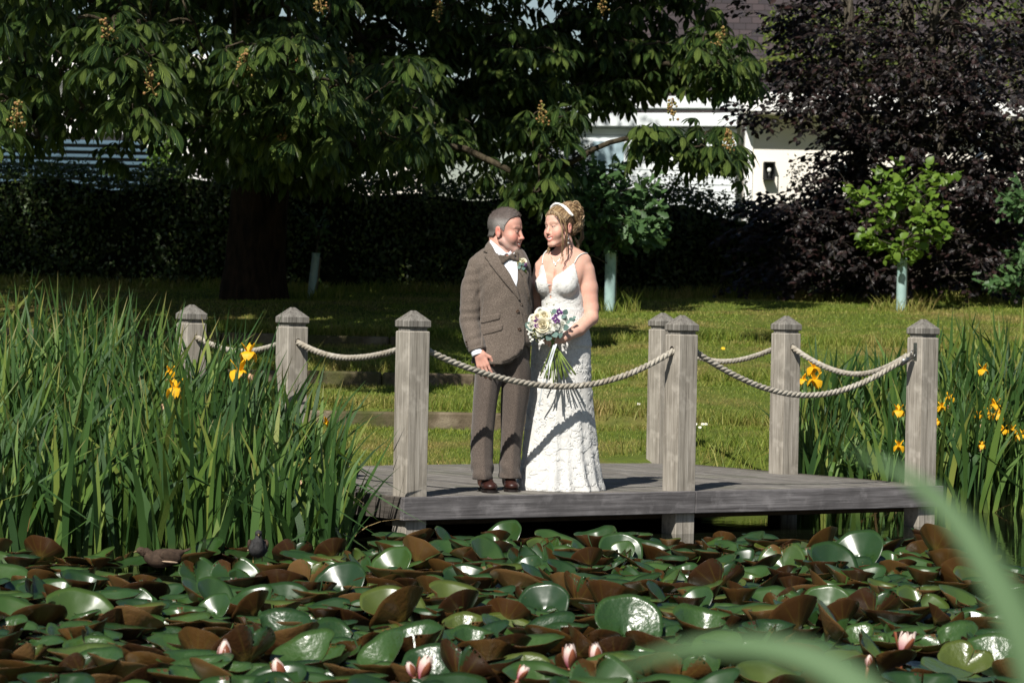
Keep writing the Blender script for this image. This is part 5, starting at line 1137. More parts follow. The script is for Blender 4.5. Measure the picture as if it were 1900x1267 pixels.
def drape(name, poly, tree, mat, parent, d0, off=0.004, thick=0.003, n=0.006, edge=0.0, uv=False, back=None):
    """Cloth cut to an outline (photograph pixels at depth d0, seen from the front) and laid on a body, with real thickness."""
    from mathutils.geometry import delaunay_2d_cdt
    O = np.array([np.array(at(x, y, d0))[[0, 2]] for x, y in poly]); m = len(O)
    D = []
    for i in range(m):
        a, b = O[i], O[(i + 1) % m]; k = max(1, int(np.linalg.norm(b - a) / n)); D += [a + (b - a) * t / k for t in range(k)]
    D = np.array(D); lo, hi = D.min(0), D.max(0); G = np.stack(np.meshgrid(np.arange(lo[0], hi[0], n), np.arange(lo[1], hi[1], n)), -1).reshape(-1, 2) + n * 0.37
    def inside(p):
        x, y = p[:, None, 0], p[:, None, 1]; a = D; b = np.roll(D, -1, 0); c = (a[None, :, 1] > y) != (b[None, :, 1] > y)
        xi = (b[:, 0] - a[:, 0]) * (y - a[:, 1]) / (b[:, 1] - a[:, 1] + 1e-12) + a[:, 0]; return ((c & (x < xi)).sum(1) % 2) == 1
    G = G[inside(G)]; dist = np.sqrt(((G[:, None] - D[None]) ** 2).sum(-1)).min(1); G = G[dist > n * 0.5]; pts = np.concatenate([D, G])
    r = delaunay_2d_cdt([Vector(p) for p in pts], [(i, (i + 1) % len(D)) for i in range(len(D))], [list(range(len(D)))], 1, 1e-6)
    P2 = np.array([(p.x, p.y) for p in r[0]]); F = np.array([f for f in r[2] if len(f) == 3])
    P = np.zeros((len(P2), 3)); Nn = np.zeros_like(P); hit = np.zeros(len(P2), bool)
    for i, (x, z) in enumerate(P2):
        tgt = Vector((x, d0, z)); dr = (tgt - CAMP).normalized(); h = tree.ray_cast(CAMP, dr)
        if h[0] is not None: P[i] = h[0]; hit[i] = True; Nn[i] = h[1] if h[1].dot(dr) < 0 else -h[1]
    if not hit.all():
        g = np.where(hit)[0]
        for i in np.where(~hit)[0]:
            j = g[((P2[g] - P2[i]) ** 2).sum(1).argmin()]; P[i] = (P2[i][0], P[j][1] + 0.01, P2[i][1]); Nn[i] = Nn[j]
    e = np.concatenate([F[:, [0, 1]], F[:, [1, 2]], F[:, [2, 0]]])
    for _ in range(3):
        for X in (Nn,):
            A = np.zeros_like(X); np.add.at(A, e[:, 0], X[e[:, 1]]); np.add.at(A, e[:, 1], X[e[:, 0]]); X[:] = unit(X + A)
        y = P[:, 1]; A = np.zeros(len(y)); np.add.at(A, e[:, 0], y[e[:, 1]]); np.add.at(A, e[:, 1], y[e[:, 0]]); w = np.bincount(e.ravel(), minlength=len(y)); P[:, 1] = 0.5 * y + 0.5 * A / np.maximum(w, 1)
    nn = np.cross(P[F[:, 1]] - P[F[:, 0]], P[F[:, 2]] - P[F[:, 0]]); flip = (nn * Nn[F[:, 0]]).sum(1) < 0; F[flip] = F[flip][:, ::-1]
    lift = np.full(len(P), off)
    if edge:
        bd = np.sqrt(((P2[:, None] - D[None]) ** 2).sum(-1)).min(1); lift = off + edge * (1 - np.clip(1 - bd / 0.006, 0, 1) ** 2)
    T = P + Nn * lift[:, None]; B = T - Nn * (thick + 0.004); m = len(P)
    cnt = {}
    for f in F:
        for a, b in ((f[0], f[1]), (f[1], f[2]), (f[2], f[0])): cnt[(a, b)] = cnt.get((a, b), 0) + 1
    bd = np.array([(a, b) for (a, b) in cnt if (b, a) not in cnt])
    V = np.concatenate([T, B]); Fs = [np.concatenate([F, F[:, ::-1] + m]), np.stack([bd[:, 1], bd[:, 0], bd[:, 0] + m, bd[:, 1] + m], 1)]
    return mk(name, V, Fs, mat, parent)

def head(S, T, female=False):
    """Skull, face and ears in the head's own frame: face towards -y, origin between the ears."""
    S.T = T; w = 0.95 if female else 1.0
    E = lambda c, r, k=0.012, op='u', rot=None: S.ell((c[0] * w, c[1], c[2]), (r[0] * w, r[1], r[2]), k, op, rot)
    C = lambda a, b, r0, r1, k=0.008, op='u': S.cap((a[0] * w, a[1], a[2]), (b[0] * w, b[1], b[2]), r0, r1, k, op)
    E((0, 0.012, 0.045), (0.076, 0.098, 0.084)); E((0, -0.05, 0.045), (0.062, 0.044, 0.055), 0.02); E((0, -0.045, -0.03), (0.060, 0.048, 0.070), 0.03)
    jw = 0.046 if not female else 0.040
    E((0, -0.042, -0.078), (jw, 0.046, 0.034), 0.025); E((0, -0.082, -0.100), (0.021, 0.016, 0.016), 0.02)
    for s in (-1, 1):
        C((s * 0.055, 0.0, -0.052), (s * 0.018, -0.078, -0.100), 0.017, 0.013, 0.018)
        E((s * 0.044, -0.062, -0.022), (0.023, 0.021, 0.020), 0.025); E((s * 0.039, -0.068, -0.040), (0.022, 0.022, 0.024), 0.03)
        C((s * 0.013, -0.0905, 0.029), (s * 0.046, -0.077, 0.029), 0.0078, 0.0070, 0.014)
    for s in (-1, 1):
        E((s * 0.031, -0.103, 0.006), (0.017, 0.017, 0.011), 0.010, 's'); E((s * 0.031, -0.081, 0.006), (0.0135, 0.0125, 0.0125), 0.004)
        C((s * 0.019, -0.089, 0.0145), (s * 0.045, -0.081, 0.0125), 0.0042, 0.0036, 0.004); C((s * 0.020, -0.088, -0.003), (s * 0.043, -0.082, -0.002), 0.0040, 0.0032, 0.005)
        E((s * 0.0125, -0.098, -0.034), (0.0085, 0.011, 0.008), 0.006)
    ln = -0.118 if not female else -0.115
    C((0, -0.092, 0.016), (0, ln + 0.008, -0.026), 0.0075, 0.0100, 0.008); E((0, ln + 0.004, -0.030), (0.0115, 0.0115, 0.0095), 0.007)
    E((0, -0.082, -0.056), (0.032, 0.020, 0.022), 0.015)
    # a smiling mouth: opened lips drawn out and up to the corners
    for s in (-1, 1): C((s * 0.025, -0.094, -0.0570), (0, -0.108, -0.0670), 0.0034, 0.0078, 0.003, 's')
    up, dn = (-0.0570, -0.0785)
    for z, zc, yc, r in ((up, -0.0520, -0.1010, 0.0036), (dn, -0.0550, -0.0985, 0.0044)):
        L = [(x, -0.084 + (yc + 0.084) * (1 - (x / 0.030) ** 2), z + (zc - z) * (x / 0.030) ** 2) for x in (-0.030, -0.020, -0.009, 0.0, 0.009, 0.020, 0.030)]
        for q in range(6): C(L[q], L[q + 1], r * (0.55, 0.85, 1, 1, 1, 0.85, 0.55)[q], r * (0.55, 0.85, 1, 1, 1, 0.85, 0.55)[q + 1], 0.003)
    for s in (-1, 1):
        rot = Matrix.Rotation(s * 0.38, 3, 'Z') @ Matrix.Rotation(-0.2, 3, 'X')
        E((s * 0.077, 0.012, -0.004), (0.008, 0.022, 0.034), 0.006, 'u', rot); E((s * 0.086, 0.006, 0.001), (0.006, 0.010, 0.015), 0.004, 's', rot); E((s * 0.079, 0.006, -0.030), (0.006, 0.010, 0.010), 0.005)
    S.T = Matrix.Identity(4)
def in_head(P, T): return (np.array(T.inverted()) @ np.concatenate([P, np.ones((len(P), 1))], 1).T).T[:, :3]
def bump_(x, c, r): return np.exp(-(((x - np.array(c)) / np.array(r)) ** 2).sum(-1))
def face_tint(P, T, skin, lip, blush, brow, beard=None, female=False):
    """Skin's own colours: lips, blush on cheeks, nose and ears, brows, lash lines, stubble; shade painted into smile folds and nostrils, darker upper lids."""
    q = in_head(P, T); col = np.tile(np.array(skin), (len(P), 1)); near = np.abs(q[:, 2]) < 0.2
    def put(m, c, a=1.0):
        nonlocal col
        m = (np.clip(m, 0, 1) * a)[:, None]; col = col * (1 - m) + np.array(c) * m
    ax = np.abs(q[:, 0])
    put(bump_(np.stack([ax, q[:, 1], q[:, 2]], 1), (0.046, -0.075, -0.030), (0.022, 0.04, 0.020)), blush, 0.75)
    put(bump_(q, (0, -0.115, -0.030), (0.014, 0.02, 0.014)), blush, 0.7); put(bump_(np.stack([ax, q[:, 1], q[:, 2]], 1), (0.082, 0.015, 0), (0.012, 0.03, 0.035)), blush, 1.0)
    if beard is not None:
        m = 1 / (1 + np.exp((q[:, 2] + 0.048 + 0.35 * np.clip(q[:, 1] + 0.075, -0.05, 0.04) * -1 - 0.02 * (q[:, 1] > -0.06)) / 0.010)) * (q[:, 2] > -0.128) * (q[:, 1] < 0.012); m *= 0.75 + 0.25 * np.sin(q[:, 0] * 900) * np.sin(q[:, 2] * 800)
        put(m, beard, 0.65); put(bump_(q, (0, -0.105, -0.048), (0.022, 0.02, 0.006)), beard, 0.55)
    front = q[:, 1] < -0.05
    for z0, zc, r in ((-0.0570, -0.0520, 0.0038), (-0.0785, -0.0550, 0.0048)):
        zz = z0 + (zc - z0) * (q[:, 0] / 0.030) ** 2; put(np.exp(-((q[:, 2] - zz) / r) ** 2) * (ax < 0.029) * (q[:, 1] < -0.078), lip, 0.9)
    put(np.exp(-((ax - 0.0305 - 0.25 * np.clip(-0.045 - q[:, 2], -.02, .012)) / 0.0028) ** 2) * (q[:, 2] < -0.030) * (q[:, 2] > -0.060) * front, tuple(c * 0.72 for c in skin), 0.45)  # smile folds: shade painted into the colour
    put(np.exp(-((q[:, 2] - 0.0335 + 9 * (ax - 0.027) ** 2) / 0.0036) ** 2) * (ax > 0.012) * (ax < 0.050) * front, brow, 0.8)
    put(np.exp(-((q[:, 2] - 0.0065 - 0.002 + 9 * (ax - 0.031) ** 2) / 0.0030) ** 2) * (ax > 0.0185) * (ax < 0.045) * front, (0.02, 0.012, 0.01), 0.95 if female else 0.9)
    put(bump_(np.stack([ax, q[:, 1], q[:, 2]], 1), (0.031, -0.085, 0.018), (0.014, 0.03, 0.006)), tuple(c * 0.75 for c in skin), 0.5)  # darker tone across the upper lids
    put(bump_(np.stack([ax, q[:, 1], q[:, 2]], 1), (0.0105, -0.103, -0.0405), (0.005, 0.008, 0.003)), tuple(c * 0.25 for c in skin), 0.9)  # nostril shade painted into the colour
    return col
def skin_mat(name):
    N = Nodes(name); a = N.n('ShaderNodeVertexColor', layer_name='tint') if hasattr(bpy.types, 'ShaderNodeVertexColor') else N.n('ShaderNodeAttribute', attribute_name='tint')
    v = N.coord(); f = N.noise(v, 22, 5, 0.6); c = N.mix(N.ramp(f, [(0.35, (0.0,) * 3), (0.7, (0.35,) * 3)]), a.outputs['Color'], (0.50, 0.20, 0.14))
    return N.base(c, 0.58, 0.3, N.bump(N.noise(v, 220, 3), 0.15, 0.004), sss=0.12)
M_SKIN = skin_mat('skin')
def hand_chain(S, wrist, fdir, pdir, curl, spread, size=1.0, thumb=None, side=1, k=0.006, lens=(0.072, 0.082, 0.076, 0.060)):
    """A palm and four unequal fingers with knuckle bends, and a thumb from the palm's side.
    fdir: wrist to knuckles; pdir: the way the palm faces (fingers curl that way); curl: bend of each finger joint."""
    w = np.array(wrist, float); f = unit(np.array(fdir, float)); p = np.array(pdir, float); p = unit(p - f * (p @ f)); s = np.cross(f, p) * side
    Lp = 0.088 * size; tips = []
    S.cap(w, w + f * Lp * 0.3, 0.026 * size, 0.029 * size, 0.012, 'u', (p, 0.72))
    for i, off in enumerate((-0.030, -0.010, 0.010, 0.029)):
        base = w + f * Lp * (1.0, 1.04, 1.0, 0.90)[i] + s * off * size; S.cap(w + s * off * 0.55 * size + f * 0.012, base, 0.0145 * size, 0.0108 * size, 0.010)
        d = unit(f + s * spread * off * 18); c = curl[i] if hasattr(curl, '__len__') else curl; P = base; r = 0.0093 * size; L = lens[i] * size
        for j, (fr, b) in enumerate(((0.44, 0.55), (0.31, 1.0), (0.25, 0.8))):
            ang = c * b; d = unit(d * math.cos(ang) + p * math.sin(ang) - 0 * s); p_ = unit(p - d * (p @ d)); Q = P + d * L * fr
            S.cap(P, Q, r, r * 0.9, 0.003); P = Q; r *= 0.9; p = p if j == 9 else unit(p_ * 1.0)
        p = unit(np.array(pdir, float) - f * (np.array(pdir, float) @ f)); tips.append(P)
    if thumb is not None:
        b = w + f * Lp * 0.28 + s * thumb[0] * 0.024 * size; m = b + unit(f * 0.75 + s * thumb[0] * 0.75 + p * thumb[1]) * 0.042 * size; e = m + unit(f * 1.0 + s * thumb[0] * 0.15 + p * thumb[2]) * 0.030 * size; e2 = e + unit(f + p * thumb[2] * 1.3) * 0.024 * size
        S.cap(w + f * 0.01, b, 0.016 * size, 0.0145 * size, 0.01); S.cap(b, m, 0.0135 * size, 0.0108 * size, 0.008); S.cap(m, e, 0.0105 * size, 0.0095 * size, 0.003); S.cap(e, e2, 0.0095 * size, 0.0078 * size, 0.003)
    return tips
# ------------------------------------------------------------------ the man in tweed
def px_rows(rows, grow=0.0):
    out = []
    for py, xl, xr, d, b in rows:
        p, q = at(xl, py, d), at(xr, py, d); out.append(((p.z + q.z) / 2, (p.x + q.x) / 2, d, (q.x - p.x) / 2 + grow, b + grow))
    return out
def PT(px, py, d): return np.array(at(px, py, d))
def cut_win(S, lo, hi, fn, k=0.004):
    sl, P = S.win(lo, hi, 0); d = fn(P).astype(np.float32); a = S.a[sl]; S.a[sl] = np.maximum(a, d) + np.maximum(k - np.abs(a - d), 0) ** 2 / (4 * k)
def ridges(P, N, specs, d0):
    """Cloth folds: ridges (px, py, radius px, direction, spacing px, height) pushed along the normals."""
    x, y = pix(P); dsp = np.zeros(len(P))
    for cx, cy, rad, ang, sp, amp in specs:
        w = np.exp(-(((x - cx) ** 2 + (y - cy) ** 2) / rad ** 2)); c, s = math.cos(ang), math.sin(ang); u = (x - cx) * c + (y - cy) * s; v = -(x - cx) * s + (y - cy) * c
        dsp += amp * w * np.sin(2 * np.pi * (u + 0.12 * v + 2.2 * np.sin(v / 9.0)) / sp)
    return P + N * dsp[:, None]
def tweed_mat(name, a, b, c, sc=1.0):
    N = Nodes(name); v = N.coord('Object', (1, 1, 1)); f = N.noise(v, 330 * sc, 2, 0.7); s = N.noise(v, 140 * sc, 3, 0.7); t = N.noise(v, 7, 3)
    col = N.ramp(N.math('ADD', N.math('MULTIPLY', f, 0.65), N.math('MULTIPLY', s, 0.35)), [(0.36, a), (0.5, b), (0.62, c)])
    fleck = N.ramp(N.noise(v, 210, 1), [(0.68, (0, 0, 0)), (0.72, (1, 1, 1))]); col = N.mix(N.math('MULTIPLY', fleck, 0.5), col, tuple(min(1, q * 1.5) for q in c))
    col = N.mix(N.math('MULTIPLY', t, 0.25), col, a); N.base(col, 0.95, 0.15, N.bump(f, 0.35, 0.004)); N.b.inputs['Sheen Weight'].default_value = 0.15; return N.m
M_TWEED = tweed_mat('brown_tweed', (0.055, 0.043, 0.034), (0.118, 0.094, 0.076), (0.20, 0.165, 0.138)); M_TROUS = tweed_mat('trouser_tweed', (0.046, 0.036, 0.030), (0.098, 0.077, 0.064), (0.165, 0.135, 0.115))
M_TIE = tweed_mat('tie_tweed', (0.03, 0.024, 0.020), (0.075, 0.058, 0.045), (0.15, 0.12, 0.095)); M_SHIRT = plain('white_shirt', (0.80, 0.82, 0.86), 0.8, 0.2, 0.02, 20)
M_BUTTON = plain('horn_button', (0.045, 0.025, 0.014), 0.3, 0.5, 0.4, 60); M_SHOE = plain('brown_leather', (0.030, 0.009, 0.006), 0.42, 0.4, 0.4, 25); M_SOLE = plain('shoe_sole', (0.012, 0.008, 0.007), 0.6, 0.3); M_LACE = plain('shoe_lace', (0.12, 0.05, 0.03), 0.7)
M_DARKCLOTH = plain('dark_lining', (0.02, 0.016, 0.013), 0.95, 0.1)
DZ = DECK_Z + 0.003
groom = empty('person', (PT(925, 905, 20.5)[0], 20.5, DECK_Z), 'man in a brown tweed suit and bow tie smiling at the woman', 'person')
TG = Matrix.Translation(at(937.5, 430, 20.53)) @ Matrix.Rotation(math.radians(66), 4, 'Z') @ Matrix.Rotation(math.radians(4), 4, 'X') @ Matrix.Scale(1.07, 4)
lo, hi = (-0.52, 20.18, 0.24), (0.36, 21.1, 2.13)
S = Field(lo, hi, 0.0042)
S.cap(PT(922, 440, 20.555), PT(928, 480, 20.545), 0.050, 0.064, 0.015); head(S, TG)
S.cap(PT(924, 446, 20.54), PT(931, 472, 20.52), 0.038, 0.046, 0.012)
S.prof(px_rows([(470, 902, 962, 20.54, .07), (500, 896, 970, 20.53, .09), (590, 902, 970, 20.52, .085), (660, 892, 966, 20.52, .09)]), 0.02)
S.chain([PT(884, 492, 20.52), PT(875, 545, 20.51), PT(871.5, 598, 20.485), PT(880, 634, 20.42), PT(888, 655, 20.375)], [.045, .042, .036, .032, .027], 0.015)
S.chain([PT(966, 495, 20.62), PT(975, 585, 20.83), PT(1030, 600, 20.99)], [.045, .036, .027], 0.015)
hand_chain(S, PT(888, 652, 20.365), (0.34, -0.14, -1.0), (0.25, 1.0, 0.0), (0.24, 0.26, 0.30, 0.38), 0.12, 1.06, (-1, 0.35, 0.45), side=-1)
hand_chain(S, PT(1032, 600, 20.99), (1.0, -0.05, -0.1), (0, -1.0, 0), 0.25, 0.15, 0.95, (-1, 0.2, 0.3), side=-1)
S.chain([PT(905, 670, 20.5), PT(897, 775, 20.47), PT(896, 893, 20.47)], [.07, .05, .035], 0.03); S.chain([PT(952, 670, 20.54), PT(950, 775, 20.57), PT(945, 893, 20.6)], [.07, .05, .035], 0.03)
P, Q = S.mesh(1)
SKIN_M = (0.55, 0.295, 0.228)
col = face_tint(P, TG, SKIN_M, (0.48, 0.14, 0.12), (0.62, 0.19, 0.145), (0.16, 0.11, 0.085), (0.34, 0.29, 0.265))
groom_skin = (P, Q); mk('body', P, Q, M_SKIN, groom, col=col)
# jacket
S = Field((-0.52, 20.2, 0.95), (0.36, 21.15, 1.95), 0.0052)
S.prof(px_rows([(448, 913, 950, 20.545, .062), (456, 906, 962, 20.545, .072), (464, 893, 972, 20.545, .085), (474, 880, 978, 20.545, .102), (490, 873, 984, 20.535, .12), (520, 883, 985, 20.52, .13), (560, 889, 983, 20.515, .128), (595, 890, 983, 20.51, .122), (630, 884, 985, 20.51, .13), (660, 877, 984, 20.505, .14), (675, 874, 982, 20.505, .144)]), 0.03)
S.chain([PT(887, 492, 20.525), PT(875, 535, 20.51), PT(871.5, 597, 20.485), PT(879, 632, 20.415), PT(886, 652, 20.375)], [.064, .068, .064, .058, .052], 0.0035)
S.chain([PT(966, 497, 20.61), PT(970, 560, 20.78), PT(978, 588, 20.84), PT(1030, 600, 20.985)], [.065, .066, .062, .048], 0.02)
cuff = PT(885, 651, 20.38); cd = unit(np.array((0.30, -0.25, -0.9)))
cut_win(S, cuff - (0.09, 0.12, 0.1), cuff + (0.05, 0.09, 0.06), lambda P: np.minimum((P - cuff) @ cd, 0.065 - np.abs((P - cuff - (0.0, 0.0, 0.0)) @ np.array((0.9, 0, 0.28)) ) * 0 - 0.0) if False else np.where(np.linalg.norm(P - cuff, axis=-1) < 0.115, np.where((P[..., 0] < PT(897, 652, 20.42)[0]) | (P[..., 1] < 20.39), (P - cuff) @ cd, -1), -1))
def hemcut(P):
    x, y = pix(P.reshape(-1, 3)); lim = np.interp(y, [560, 600, 640, 652, 662, 670, 676], [990, 976, 973, 968, 960, 948, 930]); d = (x - lim) / 296.0
    return np.where(P.reshape(-1, 3)[:, 1] < 20.50, d, -1).reshape(P.shape[:-1])
cut_win(S, (PT(920, 676, 20.5)[0], 20.2, PT(925, 690, 20.5)[2]), (PT(1000, 676, 20.5)[0], 20.50, PT(925, 640, 20.5)[2]), hemcut)
def collarcut(P):
    q = P.reshape(-1, 3); x, y = pix(q); t = np.interp(x, [893, 903, 910, 921, 939, 952, 960, 975], [438, 444, 454, 472, 478, 468, 458, 455]); return np.where(q[:, 1] < 20.545, t - y, 446 - y).reshape(P.shape[:-1]) / 296
cut_win(S, PT(880, 500, 20.35), PT(985, 425, 20.75), collarcut)
P, Q = S.mesh(2); Nn = vnormals(P, Q)
P = ridges(P, Nn, [(872, 515, 22, 1.15, 19, .0030), (870, 585, 22, 1.25, 17, .0038), (884, 632, 20, 0.9, 16, .0032), (893, 545, 16, 0.2, 16, .0030), (905, 500, 18, 0.6, 22, .0030), (925, 555, 30, 0.5, 34, .0030), (915, 650, 24, 0.1, 26, .0025)], 20.5)
mk('jacket', P, Q, M_TWEED, groom); jk = (P, Q)
tj = bvh(jk); GD = 20.4
# front panel, lapels, flaps, buttons laid over it
drape('waistcoat', [(956, 534), (957, 500), (964, 497), (972, 510), (979, 540), (986, 575), (988, 605), (984, 640), (975, 652), (966, 640), (960, 560)], tj, M_TWEED, groom, GD, 0.004, 0.003)
vs = drape('shirt', [(909, 446), (914, 458), (931, 489), (944, 509), (957, 535), (960, 520), (960, 495), (957, 476), (952, 462), (945, 470), (930, 462), (916, 446)], tj, M_SHIRT, groom, GD, 0.0065, 0.003)
drape('jacket_front', [(960, 553), (967, 578), (971.5, 605), (972.5, 636), (968, 652), (958, 666), (944, 673), (925, 676), (890, 676), (893, 610), (900, 540), (925, 520)], tj, M_TWEED, groom, GD, 0.009, 0.004)
tj2 = bvh(jk, groom_skin)
drape('lapel', [(910, 443), (904, 456), (897.5, 469), (906, 471.5), (899, 477), (910, 492), (923, 509), (943, 533), (961, 557), (964, 557), (959, 536), (946, 509), (932, 488), (919, 464), (914, 450)], tj, M_TWEED, groom, GD, 0.013, 0.003, edge=0.004)
drape('lapel', [(951, 461), (958, 462), (967, 475), (975, 490), (973, 498), (979, 508), (977, 522), (982, 552), (989, 582), (985, 580), (976, 545), (969, 515), (960, 500), (957, 482), (954, 470)], tj, M_TWEED, groom, GD, 0.011, 0.003, edge=0.004)
drape('pocket_flap', [(894, 588), (911, 584), (927, 581), (928.5, 583), (928, 590), (926, 592.5), (911, 596.5), (897, 600.5), (895, 599)], tj, M_TWEED, groom, GD, 0.0135, 0.003, edge=0.002)
drape('pocket_flap', [(894, 612), (913, 607), (931, 602.5), (933, 604), (932.5, 611), (930, 613.5), (913, 618.5), (897, 623), (895, 622)], tj, M_TWEED, groom, GD, 0.0135, 0.003, edge=0.002)
def button(x, y, r, off):
    h = tj.ray_cast(CAMP, (at(x, y, GD) - CAMP).normalized()); c = np.array(h[0]) + np.array((0, -off, 0)); n = 12; a = np.arange(n) / n * 2 * np.pi
    V = np.concatenate([np.stack([c[0] + rr * np.cos(a), np.full(n, c[1] - dy), c[2] + rr * np.sin(a)], 1) for rr, dy in ((r, -.003), (r, .002), (r * .8, .0035), (r * .6, .0022))] + [[c - (0, .002, 0)]]); i = np.arange(3)[:, None] * n; j = np.arange(n)[None]; k = (j + 1) % n
    mk('button', V, [np.stack([i + j, i + k, i + n + k, i + n + j], -1).reshape(-1, 4), np.stack([3 * n + np.arange(n), 3 * n + (np.arange(n) + 1) % n, np.full(n, 4 * n)], 1)], M_BUTTON, groom)
for x, y, r, o in ((960.5, 577.5, .0115, .012), (963.5, 610.5, .0115, .012), (961.5, 545, .007, .007), (967.5, 565, .007, .007), (976, 587, .007, .007)): button(x, y, r, o)
for x, y in ((864, 634), (865, 639), (866, 644)):
    h = tj.ray_cast(CAMP, (at(x + 2, y, GD) - CAMP).normalized())
    if h[0] is not None: V, F = ellipsoid(np.array(h[0]) + (-0.002, -0.003, 0), (.0065, .004, .0065), None, 8, 6); mk('cuff_button', V, F, M_BUTTON, groom)
# collar: a folded band round the neck, open at the front
S = Field((-0.25, 20.35, 1.62), (0.16, 20.72, 1.95), 0.003)
c0, c1 = PT(929, 452, 20.54), PT(931, 472, 20.535)
S.cap(c0, c1, 0.071, 0.083, 0.005); T2 = S.copy(); S.cap(c0 + (0, 0, .04), c1 - (0, 0, .03), 0.062, 0.074, 0.004, 's')
def colcut(P):
    x, y = pix(P.reshape(-1, 3)); fr = P.reshape(-1, 3)[:, 1] < 20.53
    top = np.interp(x, [900, 908, 915, 928, 940, 945, 950, 956], [440, 443, 449, 460, 470, 468, 460, 452]); bot = np.interp(x, [900, 912, 921, 932, 939, 942, 945, 952, 958], [458, 462, 472, 478, 471, 471, 476, 473, 468])
    d = np.maximum(top - y, y - bot) / 296; dback = np.maximum(446 - y, y - 470) / 296
    return np.where(fr, d, dback).reshape(P.shape[:-1])
S.cut(colcut, 0.002); P, Q = S.mesh(1); mk('shirt_collar', P, Q, M_SHIRT, groom)
# bow tie
S = Field(PT(915, 500, 20.34) - (0, .1, .02), PT(972, 460, 20.34) + (0.02, .22, .03), 0.0026)
def surf(x, y):
    h = tj2.ray_cast(CAMP, (at(x, y, GD) - CAMP).normalized()); return np.array(h[0])
k0 = surf(944, 478) + (0, -.022, 0)
for (x, y), (x2, y2) in (((928, 476), (933, 487)), ((959.5, 471), (961, 483))):
    a, b = surf(x, y) + (0, -.018, 0), surf(x2, y2) + (0, -.018, 0); a[1] = min(a[1], k0[1] + .03); b[1] = min(b[1], k0[1] + .03)
    S.cap(k0, a, 0.009, 0.0095, 0.006); S.cap(k0, b, 0.009, 0.0100, 0.006); S.cap(a, b, 0.0095, 0.0095, 0.008); S.cap((a + k0) / 2, (b + k0) / 2, 0.009, 0.009, 0.008)
S.ell(k0 + (0, -.004, 0), (.0105, .010, .0125), 0.003); P, Q = S.mesh(1); mk('bow_tie', P, Q, M_TIE, groom)
# cuff of the shirt
cdir = unit(np.array((0.32, -0.18, -0.9))); cc = PT(887, 656, 20.375); S = Field(cc - .09, cc + .09, 0.003); S.cap(cc - cdir * .03, cc + cdir * .012, .043, .040, .003); S.cap(cc, cc + cdir * .06, .033, .033, .003, 's'); cut_win(S, cc - .09, cc + .09, lambda P: (P - cc) @ cdir - 0.010); P, Q = S.mesh(1); mk('shirt_cuff', P, Q, M_SHIRT, groom)
# trousers
S = Field((-0.40, 20.25, 0.28), (0.30, 20.85, 1.30), 0.0052)
def creases(side):
    def f(a, z, P):
        d = -0.006 * np.exp(-((a + math.pi / 2 - 0.15) / 0.20) ** 2)
        t = np.clip((0.52 - z) / 0.16, 0, 1); return d + t * (0.0060 * np.sin(z * 70 + 3.0 * np.sin(a + side) + side) * (0.6 + 0.4 * np.sin(a * 2 + 1))) + 0.0030 * np.sin(z * 17 + 3 * a + side) * np.clip((z - .6) * 3, 0, 1) + 0.003 * np.sin(z * 9 + 2 * a + 2 * side)
    return f
S.prof(px_rows([(625, 880, 935, 20.51, .12), (690, 880, 933, 20.49, .108), (730, 878, 927, 20.48, .098), (770, 876, 920, 20.475, .090), (810, 874, 915, 20.465, .084), (850, 874, 914, 20.455, .083), (874, 875, 915, 20.45, .087), (889, 878, 914, 20.45, .088)]), 0.02, wob=creases(0), pw=2.0)
S.prof(px_rows([(625, 922, 980, 20.53, .12), (690, 929, 984, 20.55, .108), (740, 930, 980, 20.565, .098), (790, 929, 973, 20.58, .088), (840, 927, 968, 20.585, .083), (874, 925, 966, 20.58, .086), (887, 927, 966, 20.58, .088)]), 0.02, wob=creases(1.5), pw=2.0)
P, Q = S.mesh(2); mk('trousers', P, Q, M_TROUS, groom)
# shoes
def shoe(c, yaw, seed):
    T = Matrix.Translation(Vector((c[0], c[1], DZ))) @ Matrix.Rotation(yaw, 4, 'Z'); S = Field(np.array(c) - (.22, .24, .03), np.array(c) + (.22, .24, .17), 0.0033); S.T = T
    S.ell((0, .085, .052), (.036, .050, .046), .01); S.ell((0, -.06, .036), (.046, .100, .030), .02); S.cap((0, .07, .085), (0, -.03, .060), .036, .034, .02); S.cap((0, .085, .06), (0, .08, .13), .034, .037, .02); S.ell((0, -.115, .034), (.042, .050, .025), .02)
    S.T = Matrix.Identity(4); cut_win(S, S.lo, S.lo + .6, lambda P: DZ + 0.012 - P[..., 2], .002); P, Q = S.mesh(1); mk('shoe', P, Q, M_SHOE, groom); sh = bpy.context.scene.objects[-1] if False else groom.children[-1]
    y = np.array([.135, .12, .08, .02, -.04, -.09, -.13, -.158, -.166]); w = np.array([.012, .030, .037, .034, .042, .047, .043, .028, .010]); O = np.concatenate([np.stack([w, y], 1), np.stack([-w[::-1], y[::-1]], 1)]); n = len(O)
    V = np.concatenate([np.concatenate([O * 1.03, np.full((n, 1), z)], 1) for z in (0.0, 0.014)]); V = (np.array(T) @ np.concatenate([V, np.ones((2 * n, 1))], 1).T).T[:, :3]; j = np.arange(n); k = (j + 1) % n
    cen = (np.array(T) @ np.array((0, 0, .014, 1)))[:3]; V = np.concatenate([V, cen[None]]); mk('sole', V, [np.stack([j, k, k + n, j + n], 1)[:, ::-1], np.stack([j + n, k + n, np.full(n, 2 * n)], 1)[:, ::-1]], M_SOLE, groom, smooth=False)
    A = Acc()
    for q in range(3):
        yy = -.035 + q * .022; zz = .092 + q * .010; pts = [(np.array(T) @ np.array((x, yy, zz - 9.0 * x * x, 1)))[:3] for x in (-.022, -.01, 0, .01, .022)]; A.add(*tube(pts, .0028, 5))
    A.build('shoe_laces', M_LACE, groom)
